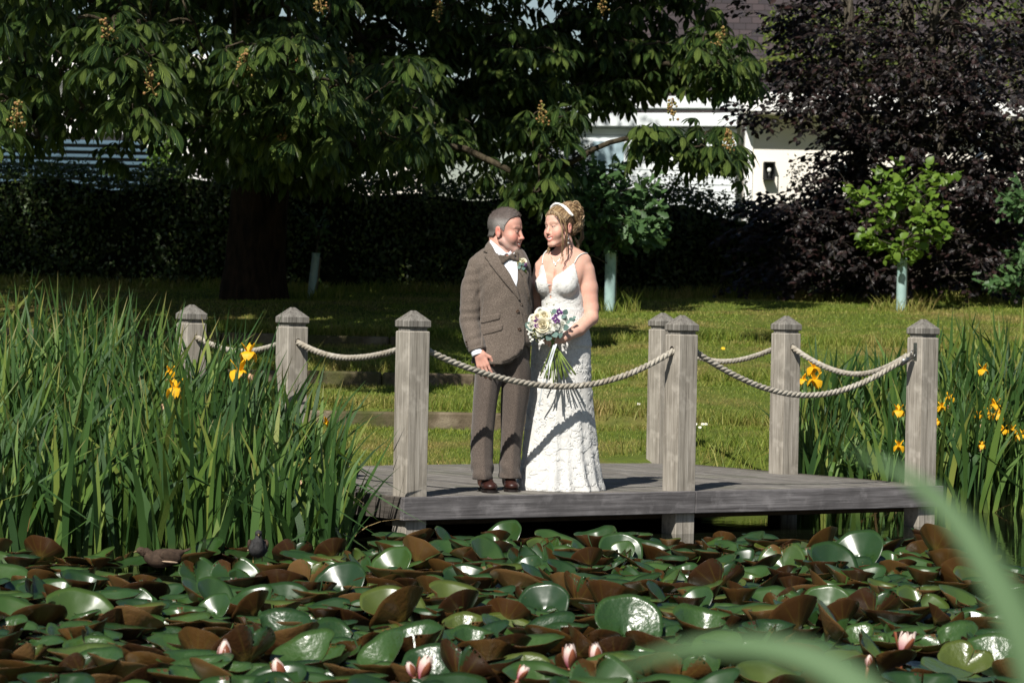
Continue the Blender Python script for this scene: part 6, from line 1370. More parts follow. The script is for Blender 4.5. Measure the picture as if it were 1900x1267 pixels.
p = PT(903, 905, 20.46); shoe((p[0], 20.46, DZ), 0.20, 1); p = PT(946, 903, 20.58); shoe((p[0], 20.58, DZ), 0.12, 2)
# short grey hair, eyes, teeth
S = Field(np.array(TG.translation) - .17, np.array(TG.translation) + .19, 0.0034); S.T = TG
S.ell((0, 0.012, 0.046), (0.0785, 0.1005, 0.087), .01); S.ell((0, 0.0, 0.062), (0.071, 0.090, 0.080), .02); S.ell((0, -0.045, 0.052), (0.064, 0.044, 0.056), .02); S.ell((0, .04, -.03), (.060, .063, .052), .02); S.T = Matrix.Identity(4)
def haircut(P):
    q = in_head(P.reshape(-1, 3), TG); ax = np.abs(q[:, 0]); line = np.interp(q[:, 1], [-.12, -.082, -.066, -.045, -.030, -.018, -.006, .028, .05, .12], [.115, .108, .086, .070, .040, -.010, .012, .006, -.032, -.036])
    line = line + np.where(ax < .04, 0.004 * np.sin(q[:, 0] * 300), 0) + .002 * np.sin(q[:, 1] * 500 + q[:, 2] * 300); return (line - q[:, 2]).reshape(P.shape[:-1])
S.cut(haircut, .003); P, Q = S.mesh(1); Nn = vnormals(P, Q); g = rs(810); P = P + Nn * (0.0006 * g.normal(0, 1, len(P)) + .0004 * np.sin(P[:, 0] * 400) * np.sin(P[:, 2] * 300))[:, None]
def hairgrey_mat():
    N = Nodes('cropped_hair'); v = N.coord('Object', (1, 1, 1)); f = N.noise(v, 190, 3, 0.7); w = N.noise(v, 12, 3); a = N.n('ShaderNodeVertexColor', layer_name='tint') if hasattr(bpy.types, 'ShaderNodeVertexColor') else N.n('ShaderNodeAttribute', attribute_name='tint')
    c = N.mix(1.0, a.outputs['Color'], N.ramp(f, [(0.3, (0.55,) * 3), (0.7, (1.3,) * 3)]), 'MULTIPLY'); return N.base(c, 0.6, 0.35, N.bump(f, 0.6, 0.005))
q = in_head(P, TG); m = np.clip((q[:, 2] - .055) / .03, 0, 1)[:, None]; mk('hair', P, Q, hairgrey_mat(), groom, col=(np.array((0.26, 0.24, 0.225)) - np.clip((q[:, 1:2] - .01) / .05, 0, 1) * np.array((.15, .14, .135))) * (1 - m) + np.array((0.105, 0.082, 0.072)) * m)
def short_hair_mat():
    N = Nodes('short_grey_hair'); r = N.rnd(); a = N.n('ShaderNodeVertexColor', layer_name='tint') if hasattr(bpy.types, 'ShaderNodeVertexColor') else N.n('ShaderNodeAttribute', attribute_name='tint')
    return N.base(N.mix(1.0, a.outputs['Color'], N.ramp(r, [(0.0, (0.35,) * 3), (1.0, (1.7,) * 3)]), 'MULTIPLY'), 0.5, 0.4)
g = rs(811); i = g.integers(0, len(P), 6500); q = in_head(P[i], TG); Rg = np.array(TG.to_3x3()); top = np.clip((q[:, 2] - .06) / .04, 0, 1)[:, None]
flow = np.array((0, 1.0, -.15)) * (1 - top) * np.array((1, 1, 4.5)) + np.array((0.1, -.5, .35)) * top + g.normal(0, .35, (len(i), 3)); flow = unit(flow @ Rg.T); nn = vnormals(P, Q)[i]; flow = unit(flow - nn * (flow * nn).sum(1)[:, None] + nn * (.22 + .3 * top)); sd_ = unit(np.cross(flow, nn)); L = (.007 + .006 * g.random(len(i)) + .006 * top[:, 0])[:, None]
b0_ = P[i] - nn * .001; V = np.stack([b0_ - sd_ * .0008, b0_ + sd_ * .0008, b0_ + flow * L * .6 + sd_ * .0006 - nn * .001, b0_ + flow * L - nn * .0015], 1).reshape(-1, 3); k4 = (np.arange(len(i)) * 4)[:, None]
mh = np.clip((q[:, 2] - .055) / .03, 0, 1)[:, None]; hc_ = (np.array((0.26, 0.24, 0.225)) - np.clip((q[:, 1:2] - .01) / .05, 0, 1) * np.array((.15, .14, .135))) * (1 - mh) + np.array((0.105, 0.082, 0.072)) * mh
mk('hair_strands', V, k4 + np.array([[0, 1, 2, 3]]), short_hair_mat(), groom, col=np.repeat(hc_, 4, 0))
M_EYEW = plain('eye_white', (0.62, 0.56, 0.52), 0.15, 0.5); M_IRISE = plain('eye_iris', (0.05, 0.06, 0.07), 0.1, 0.6); M_TEETH = plain('teeth', (0.85, 0.83, 0.78), 0.25, 0.5)
def face_bits(par, T, w, irx, open_=1.0):
    M = np.array(T)
    def put(name, c, r, mat, rot=None):
        V, F = ellipsoid(np.array(c) * (w, 1, 1), r, rot, 12, 8); V = (M @ np.concatenate([V, np.ones((len(V), 1))], 1).T).T[:, :3]; mk(name, V, F, mat, par)
    for s in (-1, 1):
        put('eye', (s * .031, -.0865, .0055), (.0105, .0080, .0042 * open_), M_EYEW); put('iris', (s * .031 + irx, -.0930, .0055), (.0046, .0020, .0038 * open_), M_IRISE)
    put('teeth', (0, -.0885, -.0650), (.0245, .0115, .0085), M_TEETH)
face_bits(groom, TG, 1.0, 0.003, 0.8)
# flower pinned to the lapel
def eucalypt(A, c, d, up, L, W):
    V, F, UV = leaflet(4, .15, .15, W / L * 1.1, .5); R = rot_from(np.array([d]), np.array([up])); v, f, u = scatter(V, F, UV, np.array([c]), R, np.array([L])); A.add(v, f, u)
M_ROSE = leafmat('cream_rose', [(0.80, 0.72, 0.52), (0.82, 0.76, 0.60), (0.80, 0.74, 0.56)], 0.6, 0.25, 0.25); M_WROSE = leafmat('white_rose', [(0.80, 0.80, 0.70), (0.82, 0.82, 0.75)], 0.6, 0.25, 0.25); M_PURP = leafmat('purple_flower', [(0.30, 0.11, 0.38), (0.38, 0.17, 0.46), (0.24, 0.09, 0.33)], 0.7, 0.2, 0.25); M_EUC = leafmat('eucalyptus', [(0.10, 0.17, 0.15), (0.14, 0.22, 0.19)], 0.6, 0.25, 0.15); M_FERN = leafmat('light_filler', [(0.25, 0.28, 0.10), (0.36, 0.36, 0.18)], 0.6, 0.25, 0.25); M_BSTEM = plain('cut_stem', (0.12, 0.17, 0.03), 0.5, 0.4, 0.4, 30)
def rose(c, r, axis, seed):
    """Cupped petals wrapped round a bud, the outer ones opening."""
    g = rs(seed); A = Acc(); ax = unit(np.array(axis, float)); s = unit(np.cross(ax, (0.3, 0.2, 1.0))); t = np.cross(ax, s); R = np.stack([s, t, ax], 1)
    V, F = ellipsoid((0, 0, .05), (.2, .2, .45), None, 10, 7); A.add(V * r @ R.T + c, F)
    for ring, (n, rr, op, h) in enumerate(((3, .26, -.25, .66), (4, .44, -.05, .66), (5, .64, .2, .58), (5, .86, .45, .46), (6, 1.02, .75, .28))):
        for q in range(n):
            a0 = q * 2 * np.pi / n + ring * .6 + g.normal(0, .1); u = np.linspace(-1, 1, 7) * (1.15 * np.pi / n + .15); v = np.linspace(0, 1, 5); U, Vv = np.meshgrid(u, v, indexing='ij')
            rad = rr * (0.35 + 0.75 * Vv ** .7 + op * .45 * Vv ** 3); z = -0.45 + (h + .45) * Vv ** (1 + op * .3) - op * .35 * Vv ** 4 - .22 * (U / u[-1]) ** 2 * Vv
            X = np.stack([rad * np.cos(a0 + U), rad * np.sin(a0 + U), z], -1).reshape(-1, 3) * r; i = (np.arange(6)[:, None] * 5 + np.arange(4)[None]).ravel(); A.add(X @ R.T + c, np.stack([i, i + 5, i + 6, i + 1], 1))
    return A
def pompon(c, r, seed, n=60):
    g = rs(seed); d = unit(g.normal(0, 1, (n, 3)) + (0, -.4, .2)); A = Acc(); T_ = leaflet(2, .2, .3, .55, .7); A.add(*scatter(*T_, c + d * r * .25, rot_from(d, unit(g.normal(0, 1, (n, 3)))), r * (.7 + .4 * g.random(n)))); return A
bt = surf(970, 491) + (0, -.022, 0); bo = empty('buttonhole_flower', bt, 'small buttonhole posy of cream, pink and sage flowers pinned to the tweed lapel', 'flower')
rose(bt + (0.003, -.004, .020), .016, (.1, -1, .5), 821).build('rose', M_ROSE, bo); pompon(bt + (.015, -.008, .001), .014, 822, 36).build('purple_bloom', M_PURP, bo)
A = Acc()
for q, (x, z, dx, dz) in enumerate(((-.006, -.004, -.5, .3), (.002, -.012, .2, -.9), (-.012, -.012, -.8, -.4), (-.004, -.008, .1, .2))): eucalypt(A, bt + (x, -.010 - .002 * q, z), (dx, -.2, dz), (0, -1, .3), .026, .022)
A.build('leaf_sprig', M_EUC, bo); A = Acc(); g = rs(823)
for q in range(26): e = bt + (-.022 + g.normal(0, .009), -.004 + g.normal(0, .004), g.normal(.004, .016)); V, F = ellipsoid(e, np.full(3, .0035), None, 6, 4); A.add(V, F); A.add(*tube([bt + (0, .006, -.02), e], .0008, 3, False))
A.build('filler_berries', M_FERN, bo); A = Acc()  # filler of small round berries on thin stalks
for q in range(3): A.add(*tube([bt + (.004, 0, -.015), bt + (.012 + q * .004, -.004, -.035), bt + (.016 + q * .005, -.002, -.052)], .0018, 5))
A.build('stems', M_BSTEM, bo)
# ------------------------------------------------------------------ the woman in white
bride = empty('person', (PT(1040, 908, 20.75)[0], 20.75, DECK_Z), 'woman in a white lace wedding dress holding a bouquet', 'person')
TB_ = Matrix.Translation(at(1040, 423, 20.72)) @ Matrix.Rotation(math.radians(-48), 4, 'Z') @ Matrix.Rotation(math.radians(2), 4, 'X') @ Matrix.Rotation(math.radians(-4), 4, 'Y') @ Matrix.Scale(1.03, 4)
BODY = [(464, 1034, 1074, 20.765, .058), (474, 1014, 1090, 20.765, .072), (486, 1004, 1096, 20.765, .086), (505, 1001, 1090, 20.755, .098), (530, 1000, 1080, 20.75, .108), (556, 1005, 1081, 20.75, .106), (578, 1005, 1083, 20.75, .108), (606, 997, 1089, 20.75, .122), (640, 988, 1095, 20.75, .138)]
def torso(S, gr):
    S.prof(px_rows(BODY, gr), 0.02)
    for x, y, d, r in ((1011, 528, 20.685, (.058, .058, .062)), (1050, 530, 20.655, (.066, .064, .066))): S.ell(PT(x, y, d), np.array(r) + gr, 0.022)
S = Field((-0.05, 20.38, 0.92), (0.66, 21.0, 2.15), 0.0042); torso(S, 0.0)
S.cap(PT(1046, 440, 20.75), PT(1052, 472, 20.765), .048, .058, .03); S.chain([PT(1052, 466, 20.77), PT(1080, 482, 20.77)], [.035, .045], .03); S.chain([PT(1048, 466, 20.775), PT(1014, 484, 20.785)], [.035, .042], .03)
S.chain([PT(1086, 502, 20.765), PT(1091, 535, 20.765), PT(1096, 572, 20.745), PT(1097, 590, 20.715), PT(1074, 611, 20.60), PT(1046, 627, 20.475)], [.060, .062, .050, .044, .042, .028], .014)
S.chain([PT(1007, 497, 20.79), PT(999, 530, 20.79), PT(998, 575, 20.82), PT(990, 592, 20.88), PT(940, 580, 20.76)], [.055, .050, .043, .038, .027], .014)
hand_chain(S, PT(1045, 627, 20.47), (-0.93, -0.10, -0.22), (-0.25, 1.0, -0.1), (0.85, 0.88, 0.90, 0.92), 0.05, 0.92, (-1, 0.75, 0.6), side=1)
hand_chain(S, PT(940, 580, 20.76), (-1.0, -0.15, 0.05), (0, -1, 0), 0.3, 0.1, 0.9, (-1, 0.2, 0.3), side=-1)
head(S, TB_, True); P, Q = S.mesh(1)
# the fold between the breasts
x, y = pix(P); fr = P[:, 1] < 20.70; cl = np.exp(-((x - 1030 + (y - 520) * 0.0) / 1.8) ** 2) * np.clip((y - 498) / 10, 0, 1) * (y < 530) * fr; P[:, 1] += 0.012 * cl
SKIN_F = (0.60, 0.37, 0.285)
col = face_tint(P, TB_, SKIN_F, (0.55, 0.13, 0.13), (0.66, 0.27, 0.21), (0.22, 0.14, 0.09), female=True)
b = bump_(P, PT(1108, 560, 20.72), (.05, .12, .14))[:, None] * 0.35; col = col * (1 - b) + np.array((0.66, 0.29, 0.22)) * b
b = bump_(P, PT(1035, 500, 20.66), (.10, .12, .10))[:, None] * 0.35; col = col * (1 - b) + np.array((0.64, 0.28, 0.205)) * b
mk('body', P, Q, M_SKIN, bride, col=col); bs = (P, Q); tb = bvh(bs)
face_bits(bride, TB_, 0.95, 0.0, 0.55)
# dress
def silk_mat():
    N = Nodes('ivory_lace'); v = N.coord('Object', (1, 1, 1)); f = N.noise(v, 38, 5, 0.7, 0.6); t = N.noise(v, 140, 3); c = N.ramp(f, [(0.40, (0.53, 0.52, 0.49)), (0.60, (0.63, 0.62, 0.595))])
    N.base(c, 0.75, 0.25, N.bump(N.math('ADD', N.math('MULTIPLY', f, 1.0), N.math('MULTIPLY', t, 0.3)), 0.25, 0.006)); N.b.inputs['Sheen Weight'].default_value = 0.2; return N.m
M_DRESS = silk_mat(); M_LACEW = leafmat('lace_leaf', [(0.70, 0.695, 0.67), (0.67, 0.665, 0.64)], 0.7, 0.25, 0.15, 0.0, tcol=(0.8, 0.8, 0.78))
S = Field((0.02, 20.36, DECK_Z), (0.66, 21.2, 1.72), 0.0052); torso(S, 0.0055)
def flutes(a, z, P):
    t = np.clip((1.12 - z) / 0.85, 0, 1) ** 1.3; return -t * (0.009 * np.sin(a * 7 + 1.5 * np.sin(z * 3)) + 0.004 * np.sin(a * 15 + 2)) - t ** 4 * 0.010 * np.sin(a * 13)
S.prof(px_rows([(575, 1004, 1083, 20.75, .110), (606, 996, 1090, 20.75, .127), (640, 987, 1096, 20.75, .143), (700, 983, 1097, 20.75, .150), (760, 976, 1101, 20.755, .152), (820, 970, 1105, 20.76, .160), (860, 966, 1109, 20.765, .178), (890, 961, 1113, 20.78, .205), (909, 955, 1119, 20.80, .24)]), 0.02, wob=flutes, pw=2.0)
TX = np.array([985, 992, 999, 1007, 1010, 1013, 1016.5, 1019.5, 1022.0, 1023.0, 1023.6, 1024.6, 1032, 1046, 1057, 1065.6, 1068, 1072, 1077, 1084, 1092], float); TY = np.array([520, 512, 502, 488.5, 497, 507, 526, 541, 557, 557, 535, 519.5, 511, 503, 494, 487.5, 497, 513, 541, 556, 566], float)
def neckline(P):
    q = P.reshape(-1, 3); x, y = pix(q); top = np.interp(x, TX, TY) + 1.2 * np.sin(x * 1.3); d = np.where(q[:, 1] < 20.78, top - y, 545 - y) / 296; return d.reshape(P.shape[:-1])
cut_win(S, (0.02, 20.36, PT(1040, 580, 20.7)[2]), (0.66, 21.2, 1.75), neckline, .003); P, Q = S.mesh(2)
mk('dress', P, Q, M_DRESS, bride); dr = (P, Q); td = bvh(dr); Nd = vnormals(P, Q)
# lace leaves sewn over bodice and skirt, in sprays
g = rs(830); LPp, LF_, LU, LS_ = [], [], [], []
def lace_spray(i, n, size, ang0, spread):
    """A spray of leaves fanning from one point of the cloth."""
    nn = Nd[i]; s = unit(np.cross(nn, (0, 0, 1.0))); u = np.cross(s, nn)
    for q in range(n):
        a = ang0 + (q - (n - 1) / 2) * spread + g.normal(0, .15); d = s * math.cos(a) + u * math.sin(a); LPp.append(P[i] + nn * (.0015 + .0015 * g.random()) + d * size * .15); LF_.append(unit(d + nn * (.0 + .035 * g.random()))); LU.append(unit(nn + .15 * d)); LS_.append(size * (.75 + .45 * g.random()))
x, y = pix(P); vis = np.where((Nd[:, 1] < -0.12) & (y > np.interp(x, TX, TY) + 7))[0]; py_ = y[vis]
def pick(lo, hi, n):
    c = vis[(py_ > lo) & (py_ < hi)]; return g.choice(c, n)
for i in pick(488, 575, 170): lace_spray(i, 3, .032, g.random() * 6.28, .6)
for i in pick(575, 690, 230): lace_spray(i, 3, .026, g.random() * 6.28, .8)
for i in pick(690, 800, 60): lace_spray(i, 4, .034, -math.pi / 2 + g.normal(0, 1.2), .6)
for i in pick(800, 880, 70): lace_spray(i, 5, .046, math.pi / 2 + g.normal(0, .9), .55)
for i in pick(870, 909, 80): lace_spray(i, 5, .050, math.pi / 2 + g.normal(0, .7), .6)
LPp, LF_, LU, LS_ = map(np.array, (LPp, LF_, LU, LS_)); ok = LPp[:, 2] + LF_[:, 2] * LS_ > DECK_Z + .006; lx, ly = pix(LPp); ok &= (np.abs(lx - 1021) > 6) | (ly > 564)
LT = leaflet(4, 0.0, 0.0, .42, .45); LV, LFs, LUV = scatter(*LT, LPp[ok], rot_from(LF_[ok], LU[ok]), LS_[ok])
for i in range(len(LV)):     # every leaf lies on the cloth, its midrib a little raised
    co, no, *_ = td.find_nearest(Vector(LV[i])); no = no if no.y < 0.3 else -no; LV[i] = np.array(co) + np.array(no) * ((0.0024 if LV[i, 2] > 1.1 else 0.0044) if LUV[i, 0] == 0.5 else (0.0010 if LV[i, 2] > 1.1 else 0.0016))
Acc().add(LV, LFs, LUV).build('lace_leaves', M_LACEW, bride)
# scalloped hem resting on the boards
# straps, necklace, earring, headband
def on_body(pts, off, tree=tb):
    o = []
    for x, y in pts:
        h = tree.ray_cast(CAMP, (at(x, y, 20.4) - CAMP).normalized()); o.append(np.array(h[0]) + np.array(h[1]) * off * (1 if h[1].y < 0 else -1) if h[0] is not None else PT(x, y, 20.78))
    return catmull(o, 24)
for pts in ([(1007, 490), (1007.5, 483), (1009, 474), (1013, 467), (1016, 464.5)], [(1065.6, 489), (1069, 482), (1073, 476), (1079, 472), (1086, 470.5), (1090, 471)]):
    mk('strap', *tube(on_body(pts, .003), .0042, 6), M_LACEW, bride)
M_SILVER = plain('silver', (0.75, 0.74, 0.72), 0.2, 0.5, metal=1.0); M_PEARL = plain('pearl', (0.85, 0.82, 0.78), 0.15, 0.6)
nk = mk('necklace', *tube(on_body([(1020, 470), (1024, 480), (1030.5, 489), (1038, 481), (1046, 472)], .002), .0012, 5), M_SILVER, bride); c = on_body([(1030.5, 490), (1030.6, 492)], .004)[-1]; mk('pendant', *ellipsoid(c, (.0055, .005, .0065), None, 10, 8), M_PEARL, bride)
er = PT(1057, 437, 20.62); ec = tb.ray_cast(CAMP, (at(1056, 436, 20.6) - CAMP).normalized()); ec = np.array(ec[0]) if ec[0] is not None else er
A = Acc(); A.add(*tube([ec + (0, -.004, 0), ec + (-.004, -.006, -.022), ec + (-.006, -.006, -.05)], .0011, 5))
for z, r in ((-.012, .003), (-.026, .004), (-.052, .006)): A.add(*ellipsoid(ec + (-.004, -.006, z), (r, r, r), None, 8, 6))
A.build('earring', M_PEARL, bride)
# hair: a smooth cap, strands drawn back over it, a pile of curls behind, loose locks by the face
def strand_mat():
    N = Nodes('golden_brown_hair'); r = N.rnd(); c = N.ramp(r, [(0.05, (0.075, 0.042, 0.022)), (0.35, (0.15, 0.088, 0.042)), (0.65, (0.27, 0.175, 0.085)), (0.95, (0.46, 0.33, 0.18))])
    uvn = N.n('ShaderNodeUVMap'); w = N.noise(N.coord('Object', (1, 1, 1)), 220, 2); return N.base(c, 0.42, 0.45, N.bump(w, 0.25, 0.002))
M_HAIR = strand_mat(); M_HAIRB = plain('hair_roots', (0.10, 0.058, 0.030), 0.6, 0.3, 0.4, 60, 0.4)
MB_ = np.array(TB_)
def hd(p): p = np.atleast_2d(np.asarray(p, float)); return (MB_ @ np.concatenate([p, np.ones((len(p), 1))], 1).T).T[:, :3]
S = Field(np.array(TB_.translation) - .19, np.array(TB_.translation) + .24, 0.0038); S.T = TB_
S.ell((0, 0.016, 0.048), (0.080, 0.102, 0.090), .01); S.ell((0, -0.045, 0.055), (0.062, 0.044, 0.054), .02); S.ell((0, .055, -.01), (.066, .06, .06), .02); S.ell((0, .085, .090), (.074, .072, .070), .02); S.ell((0, .105, .03), (.068, .060, .065), .02); S.T = Matrix.Identity(4)
def hairline(P):
    q = in_head(P.reshape(-1, 3), TB_); line = np.interp(q[:, 1], [-.12, -.085, -.060, -.035, -.012, .02, .05, .15], [.095, .080, .050, .018, .010, .012, -.045, -.06]); return (line - q[:, 2]).reshape(P.shape[:-1])
S.cut(hairline, .004); Ph, Qh = S.mesh(2); hair = mk('hair', Ph, Qh, M_HAIRB, bride); th = bvh((Ph, Qh))
g = rs(840); A = Acc()
def snap(p, off):
    """Bring a head-space point onto the hair cap and lift it a little."""
    w = hd(p)[0]; co, no, *_ = th.find_nearest(Vector(w)); no = np.array(no); v = np.array(co); return v + no * off if ((w - v) @ no > -0.05) else v
for q in range(330):
    a = -1.35 + 2.7 * g.random(); rr = g.random(); s0 = np.array((0.066 * math.sin(a) * (0.9 + .2 * g.random()), -.088 * math.cos(a) * .95 - .01, .078 - .055 * abs(math.sin(a)) ** 1.5)); e0 = np.array((g.normal(0, .03), .095 + g.normal(0, .015), .07 + g.normal(0, .03)))
    pts = [snap(s0 + (e0 - s0) * t + np.array((0, 0, .06 * math.sin(math.pi * t) * (1 - .4 * abs(math.sin(a)))) ) + np.array((math.copysign(.03 * math.sin(math.pi * t) * abs(math.sin(a)), a), 0, 0)), .0005 + .0045 * g.random()) for t in np.linspace(0, 1, 9)]
    A.add(*tube(catmull(pts, 18), np.interp(np.linspace(0, 1, 18), [0, .1, .8, 1], [.0008, .0022, .0025, .0015]), 4))
for q in range(260):     # drawn up from the nape and behind the ears
    sd = math.copysign(1, g.normal()); s0 = np.array((sd * (.03 + .045 * g.random()), .02 + .07 * g.random(), -.055 + .06 * g.random())); e0 = np.array((sd * .02 + g.normal(0, .03), .10, .07 + g.normal(0, .03)))
    pts = [snap(s0 + (e0 - s0) * t + np.array((sd * .035 * math.sin(math.pi * t), .03 * math.sin(math.pi * t), 0)), .0005 + .004 * g.random()) for t in np.linspace(0, 1, 7)]
    A.add(*tube(catmull(pts, 14), np.interp(np.linspace(0, 1, 14), [0, .1, .8, 1], [.0008, .0022, .0025, .0015]), 4))
for q in range(120):      # curls of the pinned up pile
    d = unit(np.array((g.normal(0, 1), .35 + abs(g.normal(0, .8)), g.normal(.2, .9)))); c = np.array((0, .090, .070)) + d * np.array((.068, .060, .085)) * (0.75 + .35 * g.random())
    n_ = 26; t = np.linspace(0, 1, n_); turns = 1.0 + 1.1 * g.random(); R_ = .010 + .014 * g.random(); ax = unit(g.normal(0, 1, 3) + d * .4); s1 = unit(np.cross(ax, d)); s2 = np.cross(ax, s1); L = .03 * g.random()
    C = c + ax * (L * (t - .5))[:, None] + (R_ * (1 - .35 * t))[:, None] * (np.cos(t * turns * 6.28)[:, None] * s1 + np.sin(t * turns * 6.28)[:, None] * s2); rad = np.interp(t, [0, .15, .8, 1], [.0010, .0032, .0030, .001])
    for k2 in range(4): A.add(*tube(hd(C + g.normal(0, .0050, 3)), rad * 0.85, 5))
def lock(pts, n, sp, r=.0016):
    B_ = catmull(pts, 22)
    for q in range(n):
        o = g.normal(0, sp, 3); tw = g.random() * 6; t = np.linspace(0, 1, 22)[:, None]; A.add(*tube(B_ + o * (0.35 + t) + .004 * np.sin(t * 9 + tw) * np.array((1, .5, 0)), np.interp(t[:, 0], [0, .2, .8, 1], [r, r * 1.3, r, .0004]), 4))
lock([PT(1025, 389, 20.60), PT(1036, 398, 20.575), PT(1043, 420, 20.575), PT(1045, 450, 20.59), PT(1043, 472, 20.62), PT(1046, 482, 20.63), PT(1042, 490, 20.625)], 8, .0045, .0011)
lock([PT(1030, 392, 20.60), PT(1046, 408, 20.59), PT(1051, 436, 20.60), PT(1053, 462, 20.64), PT(1051, 474, 20.65)], 6, .003, .0011)
lock([PT(1020, 452, 20.74), PT(1018, 462, 20.74), PT(1016, 470, 20.73)], 8, .003)
lock([PT(1066, 440, 20.78), PT(1072, 458, 20.79), PT(1066, 470, 20.79)], 16, .006); lock([PT(1080, 420, 20.82), PT(1080, 440, 20.82), PT(1073, 452, 20.82)], 18, .006)
A.build('hair_strands', M_HAIR, bride)
A = Acc(); HB = [snap((-.070, .015, .075), .008), snap((-.055, -.005, .115), .010), snap((-.02, -.012, .135), .011), snap((.02, -.012, .135), .011), snap((.055, -.005, .112), .010), snap((.074, .018, .07), .008)]; HB = catmull(HB, 40); [A.add(*tube(HB + np.array((dx, 0, dz)), .0075, 8)) for dx, dz in ((-.008, .004), (0, 0), (.008, -.003))]
g = rs(841)
for q in range(150): i = g.integers(0, 40); V, F = ellipsoid(HB[i] + np.array((1, 0, -.4)) * .010 * (2 * g.random() - 1) + unit(g.normal(0, .6, 3) + (0, -.8, .6)) * .0085, np.full(3, .0028), None, 6, 4); A.add(V, F)
A.build('headband', M_PEARL, bride); cc = np.array(at(1073, 385, 20.82)); pompon(cc, .012, 842, 20).build('hair_flower', leafmat('pink_hair_flower', [(0.55, 0.08, 0.12)], 0.7), bride)

# ------------------------------------------------------------------ the bouquet
bq = empty('bouquet', PT(1020, 610, 20.40), 'round bouquet of cream roses, purple blooms and eucalyptus with long bare stems', 'bouquet')
BD = 20.40; BC = PT(1016, 606, BD + .06)
def outward(p): v = p - BC; return unit(np.array((v[0], v[1] - .05, v[2] + .02)))
def bp(x, y, push=0.0):
    p = PT(x, y, BD); r2 = ((x - 1016) / 40.0) ** 2 + ((y - 606) / 34.0) ** 2; p[1] += 0.085 * min(r2, 1.4) - .02 - push; return p
for q, (x, y, r) in enumerate(((1007, 602, .036), (998, 590, .028), (1010, 586, .030))): p = bp(x, y); rose(p, r, outward(p) + (0, -.6, 0), 850 + q).build('cream_rose', M_ROSE, bq)
for q, (x, y, r) in enumerate(((1003, 579, .026), (989, 592, .024), (1019, 611, .019), (1031, 604, .020), (1002, 617, .020), (1044, 601, .017), (1049, 591, .018), (1020, 597, .018), (985, 603, .022), (1040, 612, .015))): p = bp(x, y); rose(p, r, outward(p) + (0, -.7, 0), 870 + q).build('white_rose', M_WROSE, bq)
for q, (x, y, r) in enumerate(((996, 594, .021), (995.5, 605, .018), (1038, 579, .024), (1031, 587, .018), (1034, 596, .021), (1027, 592, .014))): p = bp(x, y, .01); pompon(p, r, 890 + q).build('purple_bloom', M_PURP, bq)
A = Acc(); g = rs(900)
for x, y, L in ((986, 606, .05), (990, 610, .04), (1024, 583, .045), (1022, 588, .04), (1046, 585, .045), (1041, 591, .04), (1043, 608, .05), (1036, 614, .05), (1027, 616, .05), (1050, 600, .035), (1014, 618, .05), (1022, 620, .05), (1046, 594, .035), (1008, 620, .045), (1057, 596, .03), (1060, 594, .03), (1063, 592, .028), (1030, 620, .05)):
    p = bp(x, y, -.012); d = outward(p) * (1, .2, 1) + g.normal(0, .3, 3); eucalypt(A, p, unit(d), unit(np.array((0, -1, .4)) + g.normal(0, .3, 3)), L, L * .8)
A.build('eucalyptus_leaves', M_EUC, bq)
A = Acc()
for q in range(46):
    a = g.random() * 6.28; x, y = 981 + g.normal(0, 4.5), 619 + g.normal(0, 8); p = bp(x, y, .005); V, F, UV = leaflet(3, -.2, .2, .95, .6); v, f, u = scatter(V, F, UV, np.array([p]), rot_from(np.array([unit(outward(p) * .8 + g.normal(0, .6, 3))]), np.array([unit(np.array((-.1, -1, .5)) + g.normal(0, .4, 3))])), np.array([.024])); A.add(v, f, u)
A.build('white_petals', M_WROSE, bq); A = Acc()
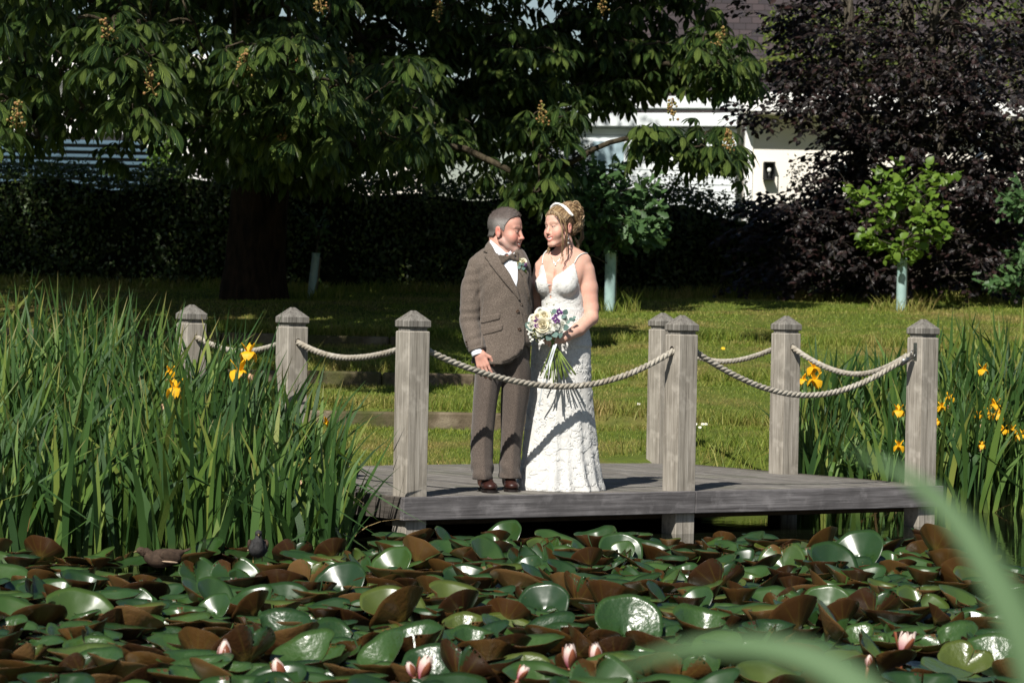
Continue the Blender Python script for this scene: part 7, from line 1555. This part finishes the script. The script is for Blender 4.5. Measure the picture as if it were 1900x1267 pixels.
for q in range(60): p = bp(997 + g.normal(0, 4), 623 + g.normal(0, 5), .004 + .008 * g.random()); A.add(*ellipsoid(p, np.full(3, .0035 + .002 * g.random()), None, 6, 4))
for q in range(30): p = bp(1014 + g.normal(0, 18), 588 + g.normal(0, 12), .0); A.add(*ellipsoid(p, np.full(3, .005), None, 6, 4))
A.build('filler_berries', M_FERN, bq); A = Acc(); grip = PT(1027, 638, 20.465); g = rs(901)  # filler of small round berries, no leaves
for q in range(22):
    a = g.random() * 6.28; o = np.array((.014 * math.cos(a), .014 * math.sin(a), 0)); ex = 1003 + 66 * (q + .5) / 22 + g.normal(0, 3); ey = 706 - abs(ex - 1030) * .22 + g.normal(0, 5) - (5 if ex > 1050 else 0)
    e = PT(ex, ey, 20.44 + g.normal(0, .03)); topp = BC + np.array((-(e[0] - grip[0]) * .5, .0, -.05)); A.add(*tube(catmull([topp, grip + o, e], 9), .0036 + .0012 * g.random(), 6))
A.build('stems', M_BSTEM, bq)
M_RIB = plain('satin_ribbon', (0.74, 0.78, 0.80), 0.35, 0.5, 0.03)
def ribbon(pts, w, name):
    C = catmull(pts, 24); t = np.linspace(0, 1, 24); a = .6 * np.sin(t * 7); Sd = np.stack([np.cos(a), np.sin(a) * .6, .25 * np.sin(a)], 1) * w; V = np.concatenate([C - Sd, C + Sd]); i = np.arange(23); V2 = V.copy(); V2[:, 1] += .0008
    F = np.stack([i, i + 1, i + 25, i + 24], 1); mk(name, np.concatenate([V, V2]), np.concatenate([F, F[:, ::-1] + 48]), M_RIB, bq)
ribbon([PT(1032, 638, 20.415), PT(1027, 655, 20.41), PT(1021, 675, 20.415), PT(1016, 698, 20.43), PT(1012, 720, 20.46)], .006, 'ribbon'); ribbon([PT(1028, 640, 20.415), PT(1019, 668, 20.42), PT(1010, 700, 20.44), PT(1003, 735, 20.50), PT(1001, 752, 20.53)], .0055, 'ribbon')
hc = np.array(tb.ray_cast(CAMP, (at(1030, 631, 20.3) - CAMP).normalized())[0] or PT(1030, 631, 20.4)); mk('ring', *ellipsoid(hc + (0, -.002, 0), (.006, .004, .004), None, 8, 6), M_SILVER, bride)
